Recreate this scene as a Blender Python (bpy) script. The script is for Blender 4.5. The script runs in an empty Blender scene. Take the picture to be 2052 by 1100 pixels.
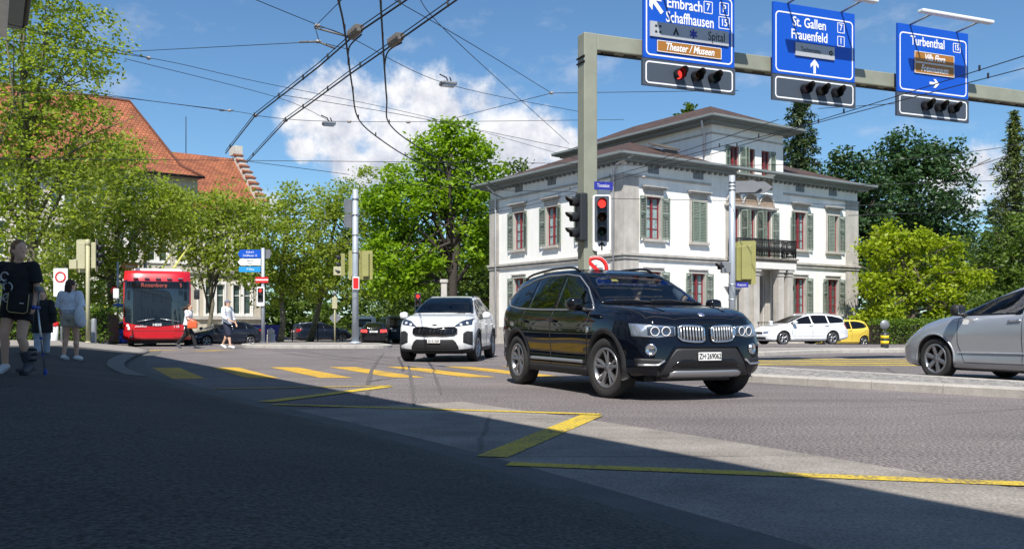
import bpy, bmesh, math, random
import numpy as np
from mathutils import Vector, Matrix
from mathutils.bvhtree import BVHTree
from mathutils.geometry import tessellate_polygon

R = math.radians
scene = bpy.context.scene
C = scene.collection

# ------------------------------------------------------------------ camera, sky, sun, exposure
FPX, HOR, HC = 1850.0, 650.0, 0.89          # focal length in photo pixels, horizon row, eye height (m)
cam_d = bpy.data.cameras.new('camera')
cam = bpy.data.objects.new('camera', cam_d); C.objects.link(cam)
cam.location = (0, 0, HC); cam.rotation_euler = (R(90), 0, 0)
cam_d.sensor_width = 36.0; cam_d.lens = 36.0 * FPX / 2052.0
cam_d.shift_y = (HOR - 550.0) / 2052.0
cam_d.clip_start = 0.05; cam_d.clip_end = 3000
scene.camera = cam

SUN_EL, SUN_AZ = 53.0, 186.0                # azimuth clockwise from +Y (the view direction)
world = bpy.data.worlds.new('World'); scene.world = world; world.use_nodes = True
def build_world():
    nt = world.node_tree; N = nt.nodes; L = nt.links
    N.clear()
    out = N.new('ShaderNodeOutputWorld'); bg = N.new('ShaderNodeBackground')
    sky = N.new('ShaderNodeTexSky'); sky.sky_type = 'NISHITA'; sky.sun_disc = False
    sky.sun_elevation = R(SUN_EL); sky.sun_rotation = R(SUN_AZ)
    sky.air_density = 1.0; sky.dust_density = 0.05; sky.ozone_density = 2.2; sky.altitude = 400
    def m(op, a, b=None, c=None, clamp=False):
        n = N.new('ShaderNodeMath'); n.operation = op; n.use_clamp = clamp
        for i, v in enumerate((a, b, c)):
            if v is None: continue
            if isinstance(v, (int, float)): n.inputs[i].default_value = v
            else: L.new(v, n.inputs[i])
        return n.outputs[0]
    tc = N.new('ShaderNodeTexCoord'); sep = N.new('ShaderNodeSeparateXYZ'); L.new(tc.outputs['Generated'], sep.inputs[0])
    az = m('ARCTAN2', sep.outputs[0], sep.outputs[1]); el = m('ARCSINE', sep.outputs[2])
    cmb = N.new('ShaderNodeCombineXYZ'); L.new(az, cmb.inputs[0]); L.new(m('MULTIPLY', el, 1.25), cmb.inputs[1])
    def noise(scale, detail, rough, off=0.0, vec=None):
        n = N.new('ShaderNodeTexNoise'); n.inputs['Scale'].default_value = scale; n.inputs['Detail'].default_value = detail
        n.inputs['Roughness'].default_value = rough
        mp = N.new('ShaderNodeMapping'); mp.inputs['Location'].default_value = (off, off * .7, off * .3)
        L.new(vec or tc.outputs['Generated'], mp.inputs[0]); L.new(mp.outputs[0], n.inputs['Vector'])
        return n.outputs['Fac']
    n1 = noise(15.0, 12, .64, 3.1); n2 = noise(6.0, 4, .5, 9.0)
    # the cumulus heaps of this sky: (azimuth, elevation, radius) in degrees
    heaps = []
    for (u, v, r) in [(618, 222, 62), (675, 205, 66), (730, 205, 74), (800, 188, 66), (850, 205, 70), (905, 235, 70), (960, 215, 64), (1010, 262, 72),
                      (1075, 268, 58), (1120, 290, 46), (880, 290, 92), (960, 315, 90), (1040, 320, 80), (780, 245, 80), (690, 250, 70),
                      (690, 300, 34), (605, 296, 26), (1960, 340, 75), (1900, 345, 60), (530, 410, 30), (700, 330, 44), (760, 345, 60), (2010, 350, 60),
                      (-700, 260, 130), (-560, 300, 110), (2900, 200, 150), (3050, 260, 120)]:
        a = math.atan((u - 1026) / FPX); e = math.atan((HOR - v) / FPX * math.cos(a))
        heaps.append((a, e * 1.25, r / FPX))
    dens = None
    for (a, e, r) in heaps:
        d = N.new('ShaderNodeVectorMath'); d.operation = 'DISTANCE'
        L.new(cmb.outputs[0], d.inputs[0]); d.inputs[1].default_value = (a, e, 0)
        k = m('SUBTRACT', 1.0, m('DIVIDE', d.outputs['Value'], r * 1.42))
        dens = k if dens is None else m('SMOOTH_MAX', dens, k, .12)
    d1 = m('ADD', dens, m('MULTIPLY', m('SUBTRACT', n1, .5), 2.5))
    # loose fair-weather puffs over the rest of the sky
    puff = m('MULTIPLY', m('SUBTRACT', m('ADD', m('MULTIPLY', n2, .8), m('MULTIPLY', n1, .35)), .80), 5.0)
    d1 = m('MAXIMUM', d1, puff)
    def sm(x, lo, hi):
        n = N.new('ShaderNodeMapRange'); n.interpolation_type = 'SMOOTHSTEP'
        L.new(x, n.inputs[0]); n.inputs[1].default_value = lo; n.inputs[2].default_value = hi
        return n.outputs[0]
    alpha = m('MULTIPLY', sm(d1, .0, .68), .97)
    wisp = noise(5.0, 6, .6, 21.0, None); ws = N.new('ShaderNodeMapping'); ws.inputs['Scale'].default_value = (3.2, 1.0, 6.0); ws.inputs['Rotation'].default_value = (0, .5, .2)
    L.new(tc.outputs['Generated'], ws.inputs[0]); wn = N.new('ShaderNodeTexNoise'); wn.inputs['Scale'].default_value = 2.6; wn.inputs['Detail'].default_value = 7; wn.inputs['Roughness'].default_value = .62
    L.new(ws.outputs[0], wn.inputs['Vector'])
    walpha = m('MULTIPLY', sm(wn.outputs['Fac'], .52, .74), .42)
    # cloud light: sunlit tops, grey-lilac bellies (thicker cloud = greyer), billow relief
    nb = N.new('ShaderNodeTexNoise'); nb.inputs['Scale'].default_value = 15.0; nb.inputs['Detail'].default_value = 12; nb.inputs['Roughness'].default_value = .64
    mpb = N.new('ShaderNodeMapping'); mpb.inputs['Location'].default_value = (3.1 - .006, 3.1 * .7, 3.1 * .3 + .014); L.new(tc.outputs['Generated'], mpb.inputs[0]); L.new(mpb.outputs[0], nb.inputs['Vector'])
    relief = m('MULTIPLY', m('SUBTRACT', nb.outputs['Fac'], n1), 4.0)
    low = m('MULTIPLY', m('SUBTRACT', 1.0, sm(el, .15, .27)), .45)
    belly = m('MULTIPLY', sm(d1, .25, 1.5), m('SUBTRACT', 1.0, sm(noise(9.0, 5, .55, 14.0), .38, .62)))
    shade = m('ADD', m('ADD', m('MULTIPLY', belly, .55), low), m('ADD', relief, .08), clamp=True)
    cm = N.new('ShaderNodeMix'); cm.data_type = 'RGBA'
    L.new(shade, cm.inputs[0]); cm.inputs[6].default_value = (9.0, 9.0, 9.2, 1); cm.inputs[7].default_value = (5.0, 5.3, 6.3, 1)
    tint = N.new('ShaderNodeMix'); tint.data_type = 'RGBA'; tint.blend_type = 'MULTIPLY'; tint.inputs[0].default_value = 1.0
    L.new(sky.outputs[0], tint.inputs[6]); tint.inputs[7].default_value = (.76, 1.01, 1.15, 1)
    mx = N.new('ShaderNodeMix'); mx.data_type = 'RGBA'; L.new(walpha, mx.inputs[0]); L.new(tint.outputs[2], mx.inputs[6]); mx.inputs[7].default_value = (6.6, 7.0, 7.8, 1)
    mx2 = N.new('ShaderNodeMix'); mx2.data_type = 'RGBA'; L.new(alpha, mx2.inputs[0]); L.new(mx.outputs[2], mx2.inputs[6]); L.new(cm.outputs[2], mx2.inputs[7])
    L.new(mx2.outputs[2], bg.inputs[0]); bg.inputs[1].default_value = 0.08
    L.new(bg.outputs[0], out.inputs[0])
build_world()
sun_d = bpy.data.lights.new('sun', 'SUN'); sun_d.energy = 5.0; sun_d.angle = R(.53); sun_d.color = (1.0, .955, .88)
sun = bpy.data.objects.new('sun', sun_d); C.objects.link(sun)
S = Vector((math.sin(R(SUN_AZ)) * math.cos(R(SUN_EL)), math.cos(R(SUN_AZ)) * math.cos(R(SUN_EL)), math.sin(R(SUN_EL))))
sun.rotation_euler = S.to_track_quat('Z', 'Y').to_euler(); sun.location = S * 60
vs = scene.view_settings
vs.view_transform = 'Standard'; vs.look = 'None'; vs.gamma = 1; vs.exposure = 0.5; vs.use_curve_mapping = False
scene.cycles.max_bounces = 6; scene.cycles.transparent_max_bounces = 12; scene.cycles.use_denoising = True

# ------------------------------------------------------------------ helpers
def ss(a, b, x):
    t = min(1, max(0, (x - a) / (b - a))); return t * t * (3 - 2 * t)
def gz(x, y):                                   # the road dips a little beyond the junction
    return -0.42 * ss(40, 57, y)
def at(u, v, Y): return Vector(((u - 1026) / FPX * Y, Y, HC + (HOR - v) / FPX * Y))
def gr(u, v, z=0.0):                            # where a sight line meets height z
    Y = FPX * (HC - z) / (v - HOR); return Vector(((u - 1026) / FPX * Y, Y, z))
def atz(u, v, z):                               # the same for things overhead
    Y = FPX * (z - HC) / (HOR - v); return Vector(((u - 1026) / FPX * Y, Y, z))
def ux(u, Y): return (u - 1026) / FPX * Y

class MB:
    def __init__(s): s.v = []; s.f = []; s.m = []; s.sm = []; s.xf = None
    def add(s, vs_, fs, mi=0, smooth=False):
        o = len(s.v)
        s.v += [tuple(s.xf @ Vector(p)) if s.xf else tuple(p) for p in vs_]
        s.f += [tuple(i + o for i in f) for f in fs]; s.m += [mi] * len(fs); s.sm += [smooth] * len(fs); return s
    def box(s, lo, hi, mi=0):
        x0, y0, z0 = lo; x1, y1, z1 = hi
        return s.add([(x0, y0, z0), (x1, y0, z0), (x1, y1, z0), (x0, y1, z0), (x0, y0, z1), (x1, y0, z1), (x1, y1, z1), (x0, y1, z1)],
                     [(0, 3, 2, 1), (4, 5, 6, 7), (0, 1, 5, 4), (1, 2, 6, 5), (2, 3, 7, 6), (3, 0, 4, 7)], mi)
    def cbox(s, c, d, mi=0): return s.box([c[i] - d[i] / 2 for i in range(3)], [c[i] + d[i] / 2 for i in range(3)], mi)
    def bbox(s, lo, hi, b=.01, mi=0):           # box with bevelled edges
        bm = bmesh.new(); bmesh.ops.create_cube(bm, size=1)
        for q in bm.verts: q.co = Vector([(lo[i] + hi[i]) / 2 + q.co[i] * (hi[i] - lo[i]) for i in range(3)])
        bmesh.ops.bevel(bm, geom=bm.edges[:], offset=b, segments=2, affect='EDGES', profile=.6)
        bm.verts.index_update()
        s.add([q.co[:] for q in bm.verts], [tuple(q.index for q in f.verts) for f in bm.faces], mi); bm.free(); return s
    def prism(s, poly, fn, d0, d1, mi=0, smooth=False):      # poly of 2-D points, fn(a,b,d)->xyz
        n = len(poly); vs_ = [fn(a, b, d0) for a, b in poly] + [fn(a, b, d1) for a, b in poly]
        tri = tessellate_polygon([[Vector((a, b, 0)) for a, b in poly]])
        fs = [tuple(t) for t in tri] + [tuple(i + n for i in reversed(t)) for t in tri]
        s.add(vs_, fs, mi)
        o = len(s.v) - 2 * n
        for i in range(n): s.f.append((o + i, o + (i + 1) % n, o + n + (i + 1) % n, o + n + i)); s.m.append(mi); s.sm.append(smooth)
        return s
    def tube(s, pts, rad, n=8, mi=0, cap=True, smooth=True):
        pts = [Vector(p) for p in pts]; k = len(pts)
        if not hasattr(rad, '__len__'): rad = [rad] * k
        rings = []; ref = None
        for i, p in enumerate(pts):
            d = (pts[min(i + 1, k - 1)] - pts[max(i - 1, 0)])
            d = d.normalized() if d.length > 1e-9 else Vector((0, 0, 1))
            if ref is None: ref = Vector((1, 0, 0)) if abs(d.x) < .8 else Vector((0, 1, 0))
            a = (ref - d * ref.dot(d)); a = a.normalized() if a.length > 1e-6 else d.orthogonal().normalized(); b = d.cross(a); ref = a
            rings.append([p + (a * math.cos(2 * math.pi * j / n) + b * math.sin(2 * math.pi * j / n)) * rad[i] for j in range(n)])
        vs_ = [q for r in rings for q in r]; fs = []
        for i in range(k - 1):
            for j in range(n): fs.append((i * n + j, i * n + (j + 1) % n, (i + 1) * n + (j + 1) % n, (i + 1) * n + j))
        s.add(vs_, fs, mi, smooth)
        if cap:
            o = len(s.v) - len(vs_)
            s.f += [tuple(o + j for j in reversed(range(n))), tuple(o + (k - 1) * n + j for j in range(n))]; s.m += [mi, mi]; s.sm += [False, False]
        return s
    def lathe(s, prof, c=(0, 0, 0), ax='z', n=24, mi=0, smooth=True, close=False, a0=0, a1=2 * math.pi):
        vs_ = []; fs = []; k = len(prof); full = abs(a1 - a0 - 2 * math.pi) < 1e-6; nn = n if full else n + 1
        for j in range(nn):
            t = a0 + (a1 - a0) * j / n; cx, sx = math.cos(t), math.sin(t)
            for r, h in prof:
                p = {'z': (r * cx, r * sx, h), 'y': (r * cx, h, r * sx), 'x': (h, r * cx, r * sx)}[ax]
                vs_.append((p[0] + c[0], p[1] + c[1], p[2] + c[2]))
        for j in range(n):
            j2 = (j + 1) % nn
            for i in range(k - 1 + (1 if close else 0)):
                i2 = (i + 1) % k; fs.append((j * k + i, j2 * k + i, j2 * k + i2, j * k + i2))
        return s.add(vs_, fs, mi, smooth)
    def ball(s, c, r, n=10, mi=0):
        r = r if hasattr(r, '__len__') else (r, r, r); vs_ = []; fs = []; h = n // 2
        for i in range(h + 1):
            for j in range(n):
                t = math.pi * i / h; q = 2 * math.pi * j / n
                vs_.append((c[0] + r[0] * math.sin(t) * math.cos(q), c[1] + r[1] * math.sin(t) * math.sin(q), c[2] + r[2] * math.cos(t)))
        for i in range(h):
            for j in range(n): fs.append((i * n + j, (i + 1) * n + j, (i + 1) * n + (j + 1) % n, i * n + (j + 1) % n))
        return s.add(vs_, fs, mi, True)
    def mesh(s, name, mats, uv=False):
        me = bpy.data.meshes.new(name); me.from_pydata([tuple(p) for p in s.v], [], s.f)
        for mt in (mats if isinstance(mats, (list, tuple)) else [mats]): me.materials.append(mt)
        me.polygons.foreach_set('material_index', s.m); me.polygons.foreach_set('use_smooth', s.sm)
        if uv: slope_uv(me)
        me.validate(); me.update(); return me
    def build(s, name, mats, parent=None, loc=None, rz=None, uv=False):
        return put(name, s.mesh(name, mats, uv), parent, loc, rz)
def slope_uv(me):
    lay = me.uv_layers.new(name='UVMap')
    for p in me.polygons:
        n = p.normal; t = Vector((0, 0, 1)).cross(n)
        t = t.normalized() if t.length > 1e-4 else Vector((1, 0, 0)); b = n.cross(t)
        for li in p.loop_indices:
            co = me.vertices[me.loops[li].vertex_index].co; lay.data[li].uv = (co.dot(t), co.dot(b))
def put(name, me, parent=None, loc=None, rz=None):
    o = bpy.data.objects.new(name, me); C.objects.link(o)
    if parent: o.parent = parent
    if loc is not None: o.location = loc
    if rz is not None: o.rotation_euler = (0, 0, rz)
    return o
def tag(o, label, cat, group=None):
    o['label'] = label; o['category'] = cat
    if group: o['group'] = group
    return o
def thing(name, label, cat, loc=(0, 0, 0), rz=0, group=None):
    o = bpy.data.objects.new(name, None); C.objects.link(o); o.location = loc; o.rotation_euler = (0, 0, rz)
    o.empty_display_size = .2
    return tag(o, label, cat, group)
def struct(o): o['kind'] = 'structure'; return o
def stuff(o): o['kind'] = 'stuff'; return o
def copy_tree(o, parent=None):
    c = o.copy(); C.objects.link(c)
    if parent: c.parent = parent
    for ch in [q for q in bpy.data.objects if q.parent == o]: copy_tree(ch, c)
    return c
def evaluated(o):
    dg = bpy.context.evaluated_depsgraph_get(); return bpy.data.meshes.new_from_object(o.evaluated_get(dg))
def text_mesh(body, size, mat, align='CENTER', sx=1.0, shear=0.0, ext=.002, bold=0.0):
    cu = bpy.data.curves.new('t', 'FONT'); cu.body = body; cu.size = size; cu.align_x = align; cu.align_y = 'CENTER'; cu.extrude = ext; cu.shear = shear; cu.offset = bold
    cu.resolution_u = 3
    o = bpy.data.objects.new('t', cu); C.objects.link(o); me = evaluated(o); bpy.data.objects.remove(o)
    for p in me.vertices: p.co.x *= sx
    me.materials.clear(); me.materials.append(mat); return me
def stand(me):                                  # text written in XY -> upright in XZ, facing -Y
    me.transform(Matrix.Rotation(R(90), 4, 'X')); return me

# ------------------------------------------------------------------ materials
M = {}
def mat(name, col, rough=.6, metal=0.0, var=0.0, vscale=4.0, bump=0.0, bscale=40.0, spec=.5, coat=0.0, emit=None, estr=0.0, col2=None, speck=None, trans=0.0, alpha=1.0, detail=5):
    m_ = bpy.data.materials.new(name); m_.use_nodes = True; nt = m_.node_tree; b = nt.nodes['Principled BSDF']; L = nt.links
    b.inputs['Base Color'].default_value = (*col, 1); b.inputs['Roughness'].default_value = rough; b.inputs['Metallic'].default_value = metal
    b.inputs['Specular IOR Level'].default_value = spec
    if coat: b.inputs['Coat Weight'].default_value = coat; b.inputs['Coat Roughness'].default_value = .03
    if emit: b.inputs['Emission Color'].default_value = (*emit, 1); b.inputs['Emission Strength'].default_value = estr
    if trans: b.inputs['Transmission Weight'].default_value = trans
    if alpha < 1: b.inputs['Alpha'].default_value = alpha
    tc = nt.nodes.new('ShaderNodeTexCoord')
    def ns(scale, det=detail, rg=.6):
        n = nt.nodes.new('ShaderNodeTexNoise'); n.inputs['Scale'].default_value = scale; n.inputs['Detail'].default_value = det; n.inputs['Roughness'].default_value = rg
        L.new(tc.outputs['Object'], n.inputs['Vector']); return n
    if var or col2:
        n = ns(vscale); rp = nt.nodes.new('ShaderNodeValToRGB'); L.new(n.outputs['Fac'], rp.inputs[0])
        c2 = col2 or tuple(min(1, c * (1 + var)) for c in col); c1 = col if col2 else tuple(c * (1 - var) for c in col)
        rp.color_ramp.elements[0].position = .32; rp.color_ramp.elements[1].position = .68
        rp.color_ramp.elements[0].color = (*c1, 1); rp.color_ramp.elements[1].color = (*c2, 1)
        src = rp.outputs[0]
        if speck:                                   # (scale, dark, light)
            n2 = ns(speck[0], 2, .7); r2 = nt.nodes.new('ShaderNodeValToRGB'); L.new(n2.outputs['Fac'], r2.inputs[0])
            r2.color_ramp.elements[0].position = .36; r2.color_ramp.elements[1].position = .66
            r2.color_ramp.elements[0].color = (speck[1],) * 3 + (1,); r2.color_ramp.elements[1].color = (speck[2],) * 3 + (1,)
            mx = nt.nodes.new('ShaderNodeMix'); mx.data_type = 'RGBA'; mx.blend_type = 'MULTIPLY'; mx.inputs[0].default_value = 1
            L.new(src, mx.inputs[6]); L.new(r2.outputs[0], mx.inputs[7]); src = mx.outputs[2]
        L.new(src, b.inputs['Base Color'])
    if bump:
        n = ns(bscale, 3, .6); bp = nt.nodes.new('ShaderNodeBump'); bp.inputs['Strength'].default_value = bump; bp.inputs['Distance'].default_value = .01
        L.new(n.outputs['Fac'], bp.inputs['Height']); L.new(bp.outputs[0], b.inputs['Normal'])
    M[name] = m_; return m_
def glass(name, tint, rough=.02, see=.5):           # a pane: mirror-like sheen over a tinted view through it
    m_ = bpy.data.materials.new(name); m_.use_nodes = True; nt = m_.node_tree; L = nt.links; nt.nodes.clear()
    o = nt.nodes.new('ShaderNodeOutputMaterial'); g = nt.nodes.new('ShaderNodeBsdfGlossy'); g.inputs['Roughness'].default_value = rough
    t = nt.nodes.new('ShaderNodeBsdfTransparent'); t.inputs[0].default_value = (*[c * see for c in tint], 1)
    fr = nt.nodes.new('ShaderNodeFresnel'); fr.inputs[0].default_value = 1.75
    mx = nt.nodes.new('ShaderNodeMixShader'); L.new(fr.outputs[0], mx.inputs[0]); L.new(t.outputs[0], mx.inputs[1]); L.new(g.outputs[0], mx.inputs[2]); L.new(mx.outputs[0], o.inputs[0])
    M[name] = m_; return m_
def tilemat(name, c1, c2, mortar, bw, rh, bumpd=.02, offs=.5):
    m_ = bpy.data.materials.new(name); m_.use_nodes = True; nt = m_.node_tree; b = nt.nodes['Principled BSDF']; L = nt.links
    uv = nt.nodes.new('ShaderNodeUVMap'); br = nt.nodes.new('ShaderNodeTexBrick'); L.new(uv.outputs[0], br.inputs['Vector'])
    br.inputs['Scale'].default_value = 1; br.inputs['Brick Width'].default_value = bw; br.inputs['Row Height'].default_value = rh; br.inputs['Mortar Size'].default_value = rh * .09
    br.inputs['Color1'].default_value = (*c1, 1); br.inputs['Color2'].default_value = (*c2, 1); br.inputs['Mortar'].default_value = (*mortar, 1); br.offset = offs
    n = nt.nodes.new('ShaderNodeTexNoise'); n.inputs['Scale'].default_value = .9; n.inputs['Detail'].default_value = 6; L.new(uv.outputs[0], n.inputs['Vector'])
    r2 = nt.nodes.new('ShaderNodeValToRGB'); L.new(n.outputs['Fac'], r2.inputs[0]); r2.color_ramp.elements[0].color = (.62, .6, .6, 1); r2.color_ramp.elements[1].color = (1.2, 1.15, 1.1, 1); r2.color_ramp.elements[0].position = .3; r2.color_ramp.elements[1].position = .7
    mx = nt.nodes.new('ShaderNodeMix'); mx.data_type = 'RGBA'; mx.blend_type = 'MULTIPLY'; mx.inputs[0].default_value = 1
    L.new(br.outputs[0], mx.inputs[6]); L.new(r2.outputs[0], mx.inputs[7]); L.new(mx.outputs[2], b.inputs['Base Color']); b.inputs['Roughness'].default_value = .8
    sep = nt.nodes.new('ShaderNodeSeparateXYZ'); L.new(uv.outputs[0], sep.inputs[0]); dv = nt.nodes.new('ShaderNodeMath'); dv.operation = 'DIVIDE'; dv.inputs[1].default_value = rh; L.new(sep.outputs[1], dv.inputs[0])
    fc = nt.nodes.new('ShaderNodeMath'); fc.operation = 'FRACT'; L.new(dv.outputs[0], fc.inputs[0]); iv = nt.nodes.new('ShaderNodeMath'); iv.operation = 'SUBTRACT'; iv.inputs[0].default_value = 1; L.new(fc.outputs[0], iv.inputs[1])
    bp = nt.nodes.new('ShaderNodeBump'); bp.inputs['Strength'].default_value = 1; bp.inputs['Distance'].default_value = bumpd; L.new(iv.outputs[0], bp.inputs['Height']); L.new(bp.outputs[0], b.inputs['Normal'])
    M[name] = m_; return m_
def worn_paint(name, col, under):
    m_ = mat(name, col, .75); nt = m_.node_tree; b = nt.nodes['Principled BSDF']; L = nt.links
    tc = nt.nodes.new('ShaderNodeTexCoord'); n = nt.nodes.new('ShaderNodeTexNoise'); n.inputs['Scale'].default_value = 55; n.inputs['Detail'].default_value = 3; L.new(tc.outputs['Object'], n.inputs['Vector'])
    n2 = nt.nodes.new('ShaderNodeTexNoise'); n2.inputs['Scale'].default_value = 1.6; n2.inputs['Detail'].default_value = 4; L.new(tc.outputs['Object'], n2.inputs['Vector'])
    ad = nt.nodes.new('ShaderNodeMath'); ad.operation = 'MULTIPLY_ADD'; L.new(n2.outputs['Fac'], ad.inputs[0]); ad.inputs[1].default_value = .55; L.new(n.outputs['Fac'], ad.inputs[2])
    rp = nt.nodes.new('ShaderNodeValToRGB'); L.new(ad.outputs[0], rp.inputs[0]); rp.color_ramp.elements[0].position = .60; rp.color_ramp.elements[1].position = .80
    rp.color_ramp.elements[0].color = (*under, 1); rp.color_ramp.elements[1].color = (*col, 1)
    L.new(rp.outputs[0], b.inputs['Base Color']); return m_

mat('asphalt', (.108, .094, .093), .85, col2=(.155, .135, .131), vscale=.45, speck=(42, .22, 2.3), bump=.5, bscale=110)
mat('asphalt_bay', (.185, .165, .148), .85, col2=(.300, .270, .238), vscale=1.3, speck=(60, .68, 1.35), bump=.3, bscale=120)
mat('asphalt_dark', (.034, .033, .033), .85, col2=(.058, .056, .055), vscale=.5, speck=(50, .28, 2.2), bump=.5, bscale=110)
mat('pave_light', (.26, .235, .21), .9, var=.15, vscale=1.5, speck=(60, .85, 1.12))
mat('gutter_stone', (.105, .100, .095), .85, var=.18, vscale=2.5, speck=(70, .8, 1.15))
mat('kerb', (.40, .375, .34), .85, var=.13, vscale=5, speck=(90, .8, 1.15), bump=.3, bscale=120)
mat('cobble', (.27, .26, .25), .8, var=.4, vscale=7, speck=(90, .8, 1.15), bump=.4, bscale=60)
mat('joint', (.14, .13, .12), .95, var=.2)
mat('earth', (.10, .085, .06), .95, var=.3, vscale=2)
mat('grass', (.06, .095, .022), .9, var=.4, vscale=6, bump=.8, bscale=30)
worn_paint('yellow_paint', (.60, .43, .03), (.15, .12, .07))
worn_paint('orange_paint', (.62, .37, .025), (.14, .11, .07))
def weather_road(name, streak=.16, crack=.38, patch=.10):
    nt = M[name].node_tree; L = nt.links; b = nt.nodes['Principled BSDF']; src = b.inputs['Base Color'].links[0].from_socket; tc = nt.nodes.new('ShaderNodeTexCoord')
    def node(t, **k):
        n = nt.nodes.new(t)
        for a, v in k.items(): setattr(n, a, v)
        return n
    def mr(x, a0, a1, b0, b1):
        n = node('ShaderNodeMapRange'); L.new(x, n.inputs[0])
        for i, v in enumerate((a0, a1, b0, b1)): n.inputs[i + 1].default_value = v
        return n.outputs[0]
    def mul(a, c):
        n = node('ShaderNodeMath', operation='MULTIPLY'); L.new(a, n.inputs[0]); L.new(c, n.inputs[1]); return n.outputs[0]
    mp = node('ShaderNodeMapping'); mp.inputs['Rotation'].default_value = (0, 0, R(60)); mp.inputs['Scale'].default_value = (.16, 1.7, 1); L.new(tc.outputs['Object'], mp.inputs[0])
    n1 = node('ShaderNodeTexNoise'); n1.inputs['Scale'].default_value = 1.0; n1.inputs['Detail'].default_value = 6; n1.inputs['Roughness'].default_value = .65; L.new(mp.outputs[0], n1.inputs['Vector'])
    f = mr(n1.outputs['Fac'], .3, .7, 1 - streak, 1 + streak)
    nd = node('ShaderNodeTexNoise'); nd.inputs['Scale'].default_value = 1.3; nd.inputs['Detail'].default_value = 5; L.new(tc.outputs['Object'], nd.inputs['Vector'])
    mv = node('ShaderNodeMix', data_type='VECTOR'); mv.inputs[0].default_value = .08; L.new(tc.outputs['Object'], mv.inputs[4]); L.new(nd.outputs['Color'], mv.inputs[5])
    vo = node('ShaderNodeTexVoronoi', feature='DISTANCE_TO_EDGE'); vo.inputs['Scale'].default_value = .30; L.new(mv.outputs[1], vo.inputs['Vector'])
    line = mr(vo.outputs['Distance'], .002, .007, 1 - crack, 1.0); nm = node('ShaderNodeTexNoise'); nm.inputs['Scale'].default_value = .22; L.new(tc.outputs['Object'], nm.inputs['Vector'])
    msk = mr(nm.outputs['Fac'], .47, .55, 0, 1); one = node('ShaderNodeMix', data_type='FLOAT'); L.new(msk, one.inputs[0]); one.inputs[2].default_value = 1.0; L.new(line, one.inputs[3])
    vp = node('ShaderNodeTexVoronoi', feature='F1', distance='CHEBYCHEV'); vp.inputs['Scale'].default_value = .16; mp2 = node('ShaderNodeMapping'); mp2.inputs['Rotation'].default_value = (0, 0, R(60)); L.new(tc.outputs['Object'], mp2.inputs[0]); L.new(mp2.outputs[0], vp.inputs['Vector'])
    sp = node('ShaderNodeSeparateColor'); L.new(vp.outputs['Color'], sp.inputs[0]); pt = mr(sp.outputs[0], 0, 1, 1 - patch, 1 + patch)
    st = node('ShaderNodeTexNoise'); st.inputs['Scale'].default_value = .9; st.inputs['Detail'].default_value = 3; L.new(tc.outputs['Object'], st.inputs['Vector']); stn = mr(st.outputs['Fac'], .60, .72, 1.0, .80)
    k = mul(mul(mul(f, one.outputs[0]), pt), stn)
    mx = node('ShaderNodeMix', data_type='RGBA', blend_type='MULTIPLY'); mx.inputs[0].default_value = 1; L.new(src, mx.inputs[6]); L.new(k, mx.inputs[7]); L.new(mx.outputs[2], b.inputs['Base Color'])
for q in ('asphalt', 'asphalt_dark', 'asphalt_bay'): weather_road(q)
mat('tyre_mark', (.085, .076, .074), .8, col2=(.150, .132, .126), vscale=5, speck=(58, .5, 1.5))
mat('render_white', (.84, .825, .785), .9, var=.035, vscale=.8, bump=.1, bscale=60)
def streaks(name, amt=.10):
    nt = M[name].node_tree; L = nt.links; b = nt.nodes['Principled BSDF']; src = b.inputs['Base Color'].links[0].from_socket; tc = nt.nodes.new('ShaderNodeTexCoord')
    mp = nt.nodes.new('ShaderNodeMapping'); mp.inputs['Scale'].default_value = (2.2, 2.2, .22); L.new(tc.outputs['Object'], mp.inputs[0]); n = nt.nodes.new('ShaderNodeTexNoise'); n.inputs['Scale'].default_value = 1.4; n.inputs['Detail'].default_value = 6; L.new(mp.outputs[0], n.inputs['Vector'])
    r = nt.nodes.new('ShaderNodeMapRange'); L.new(n.outputs['Fac'], r.inputs[0]); r.inputs[1].default_value = .35; r.inputs[2].default_value = .7; r.inputs[3].default_value = 1.03; r.inputs[4].default_value = 1 - amt
    mx = nt.nodes.new('ShaderNodeMix'); mx.data_type = 'RGBA'; mx.blend_type = 'MULTIPLY'; mx.inputs[0].default_value = 1; L.new(src, mx.inputs[6]); L.new(r.outputs[0], mx.inputs[7]); L.new(mx.outputs[2], b.inputs['Base Color'])
mat('stone_grey', (.47, .44, .40), .9, var=.14, vscale=1.6, bump=.25, bscale=30)
mat('stone_dark', (.20, .175, .15), .9, var=.2, vscale=3, bump=.4, bscale=30)
mat('stone_carved', (.30, .22, .16), .9, var=.3, vscale=14, bump=1.0, bscale=18)
mat('eave_grey', (.20, .225, .225), .6, var=.06)
mat('gutter_metal', (.33, .35, .36), .45, .5, var=.1)
mat('downpipe', (.62, .63, .65), .4, .2, var=.05)
mat('shutter_green', (.19, .235, .19), .6, var=.09, vscale=2)
mat('frame_red', (.22, .03, .036), .5, var=.1)
mat('pane', (.035, .055, .055), .05, spec=.8, col2=(.09, .13, .12), vscale=1.4)
mat('curtain', (.25, .36, .36), .9, var=.35, vscale=5)
mat('iron', (.018, .018, .02), .5, .5)
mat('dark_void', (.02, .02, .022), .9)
mat('door_wood', (.10, .085, .07), .6, var=.2)
tilemat('tile_brown', (.055, .036, .030), (.115, .062, .047), (.022, .016, .014), .22, .16)
tilemat('tile_orange', (.27, .085, .038), (.38, .135, .060), (.12, .038, .02), .3, .30, .05)
mat('render_cream', (.52, .47, .38), .9, var=.08, vscale=.6)
mat('trim_white', (.74, .72, .68), .8, var=.05)
mat('gable_stone', (.55, .52, .47), .9, var=.18, vscale=1.5)
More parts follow.
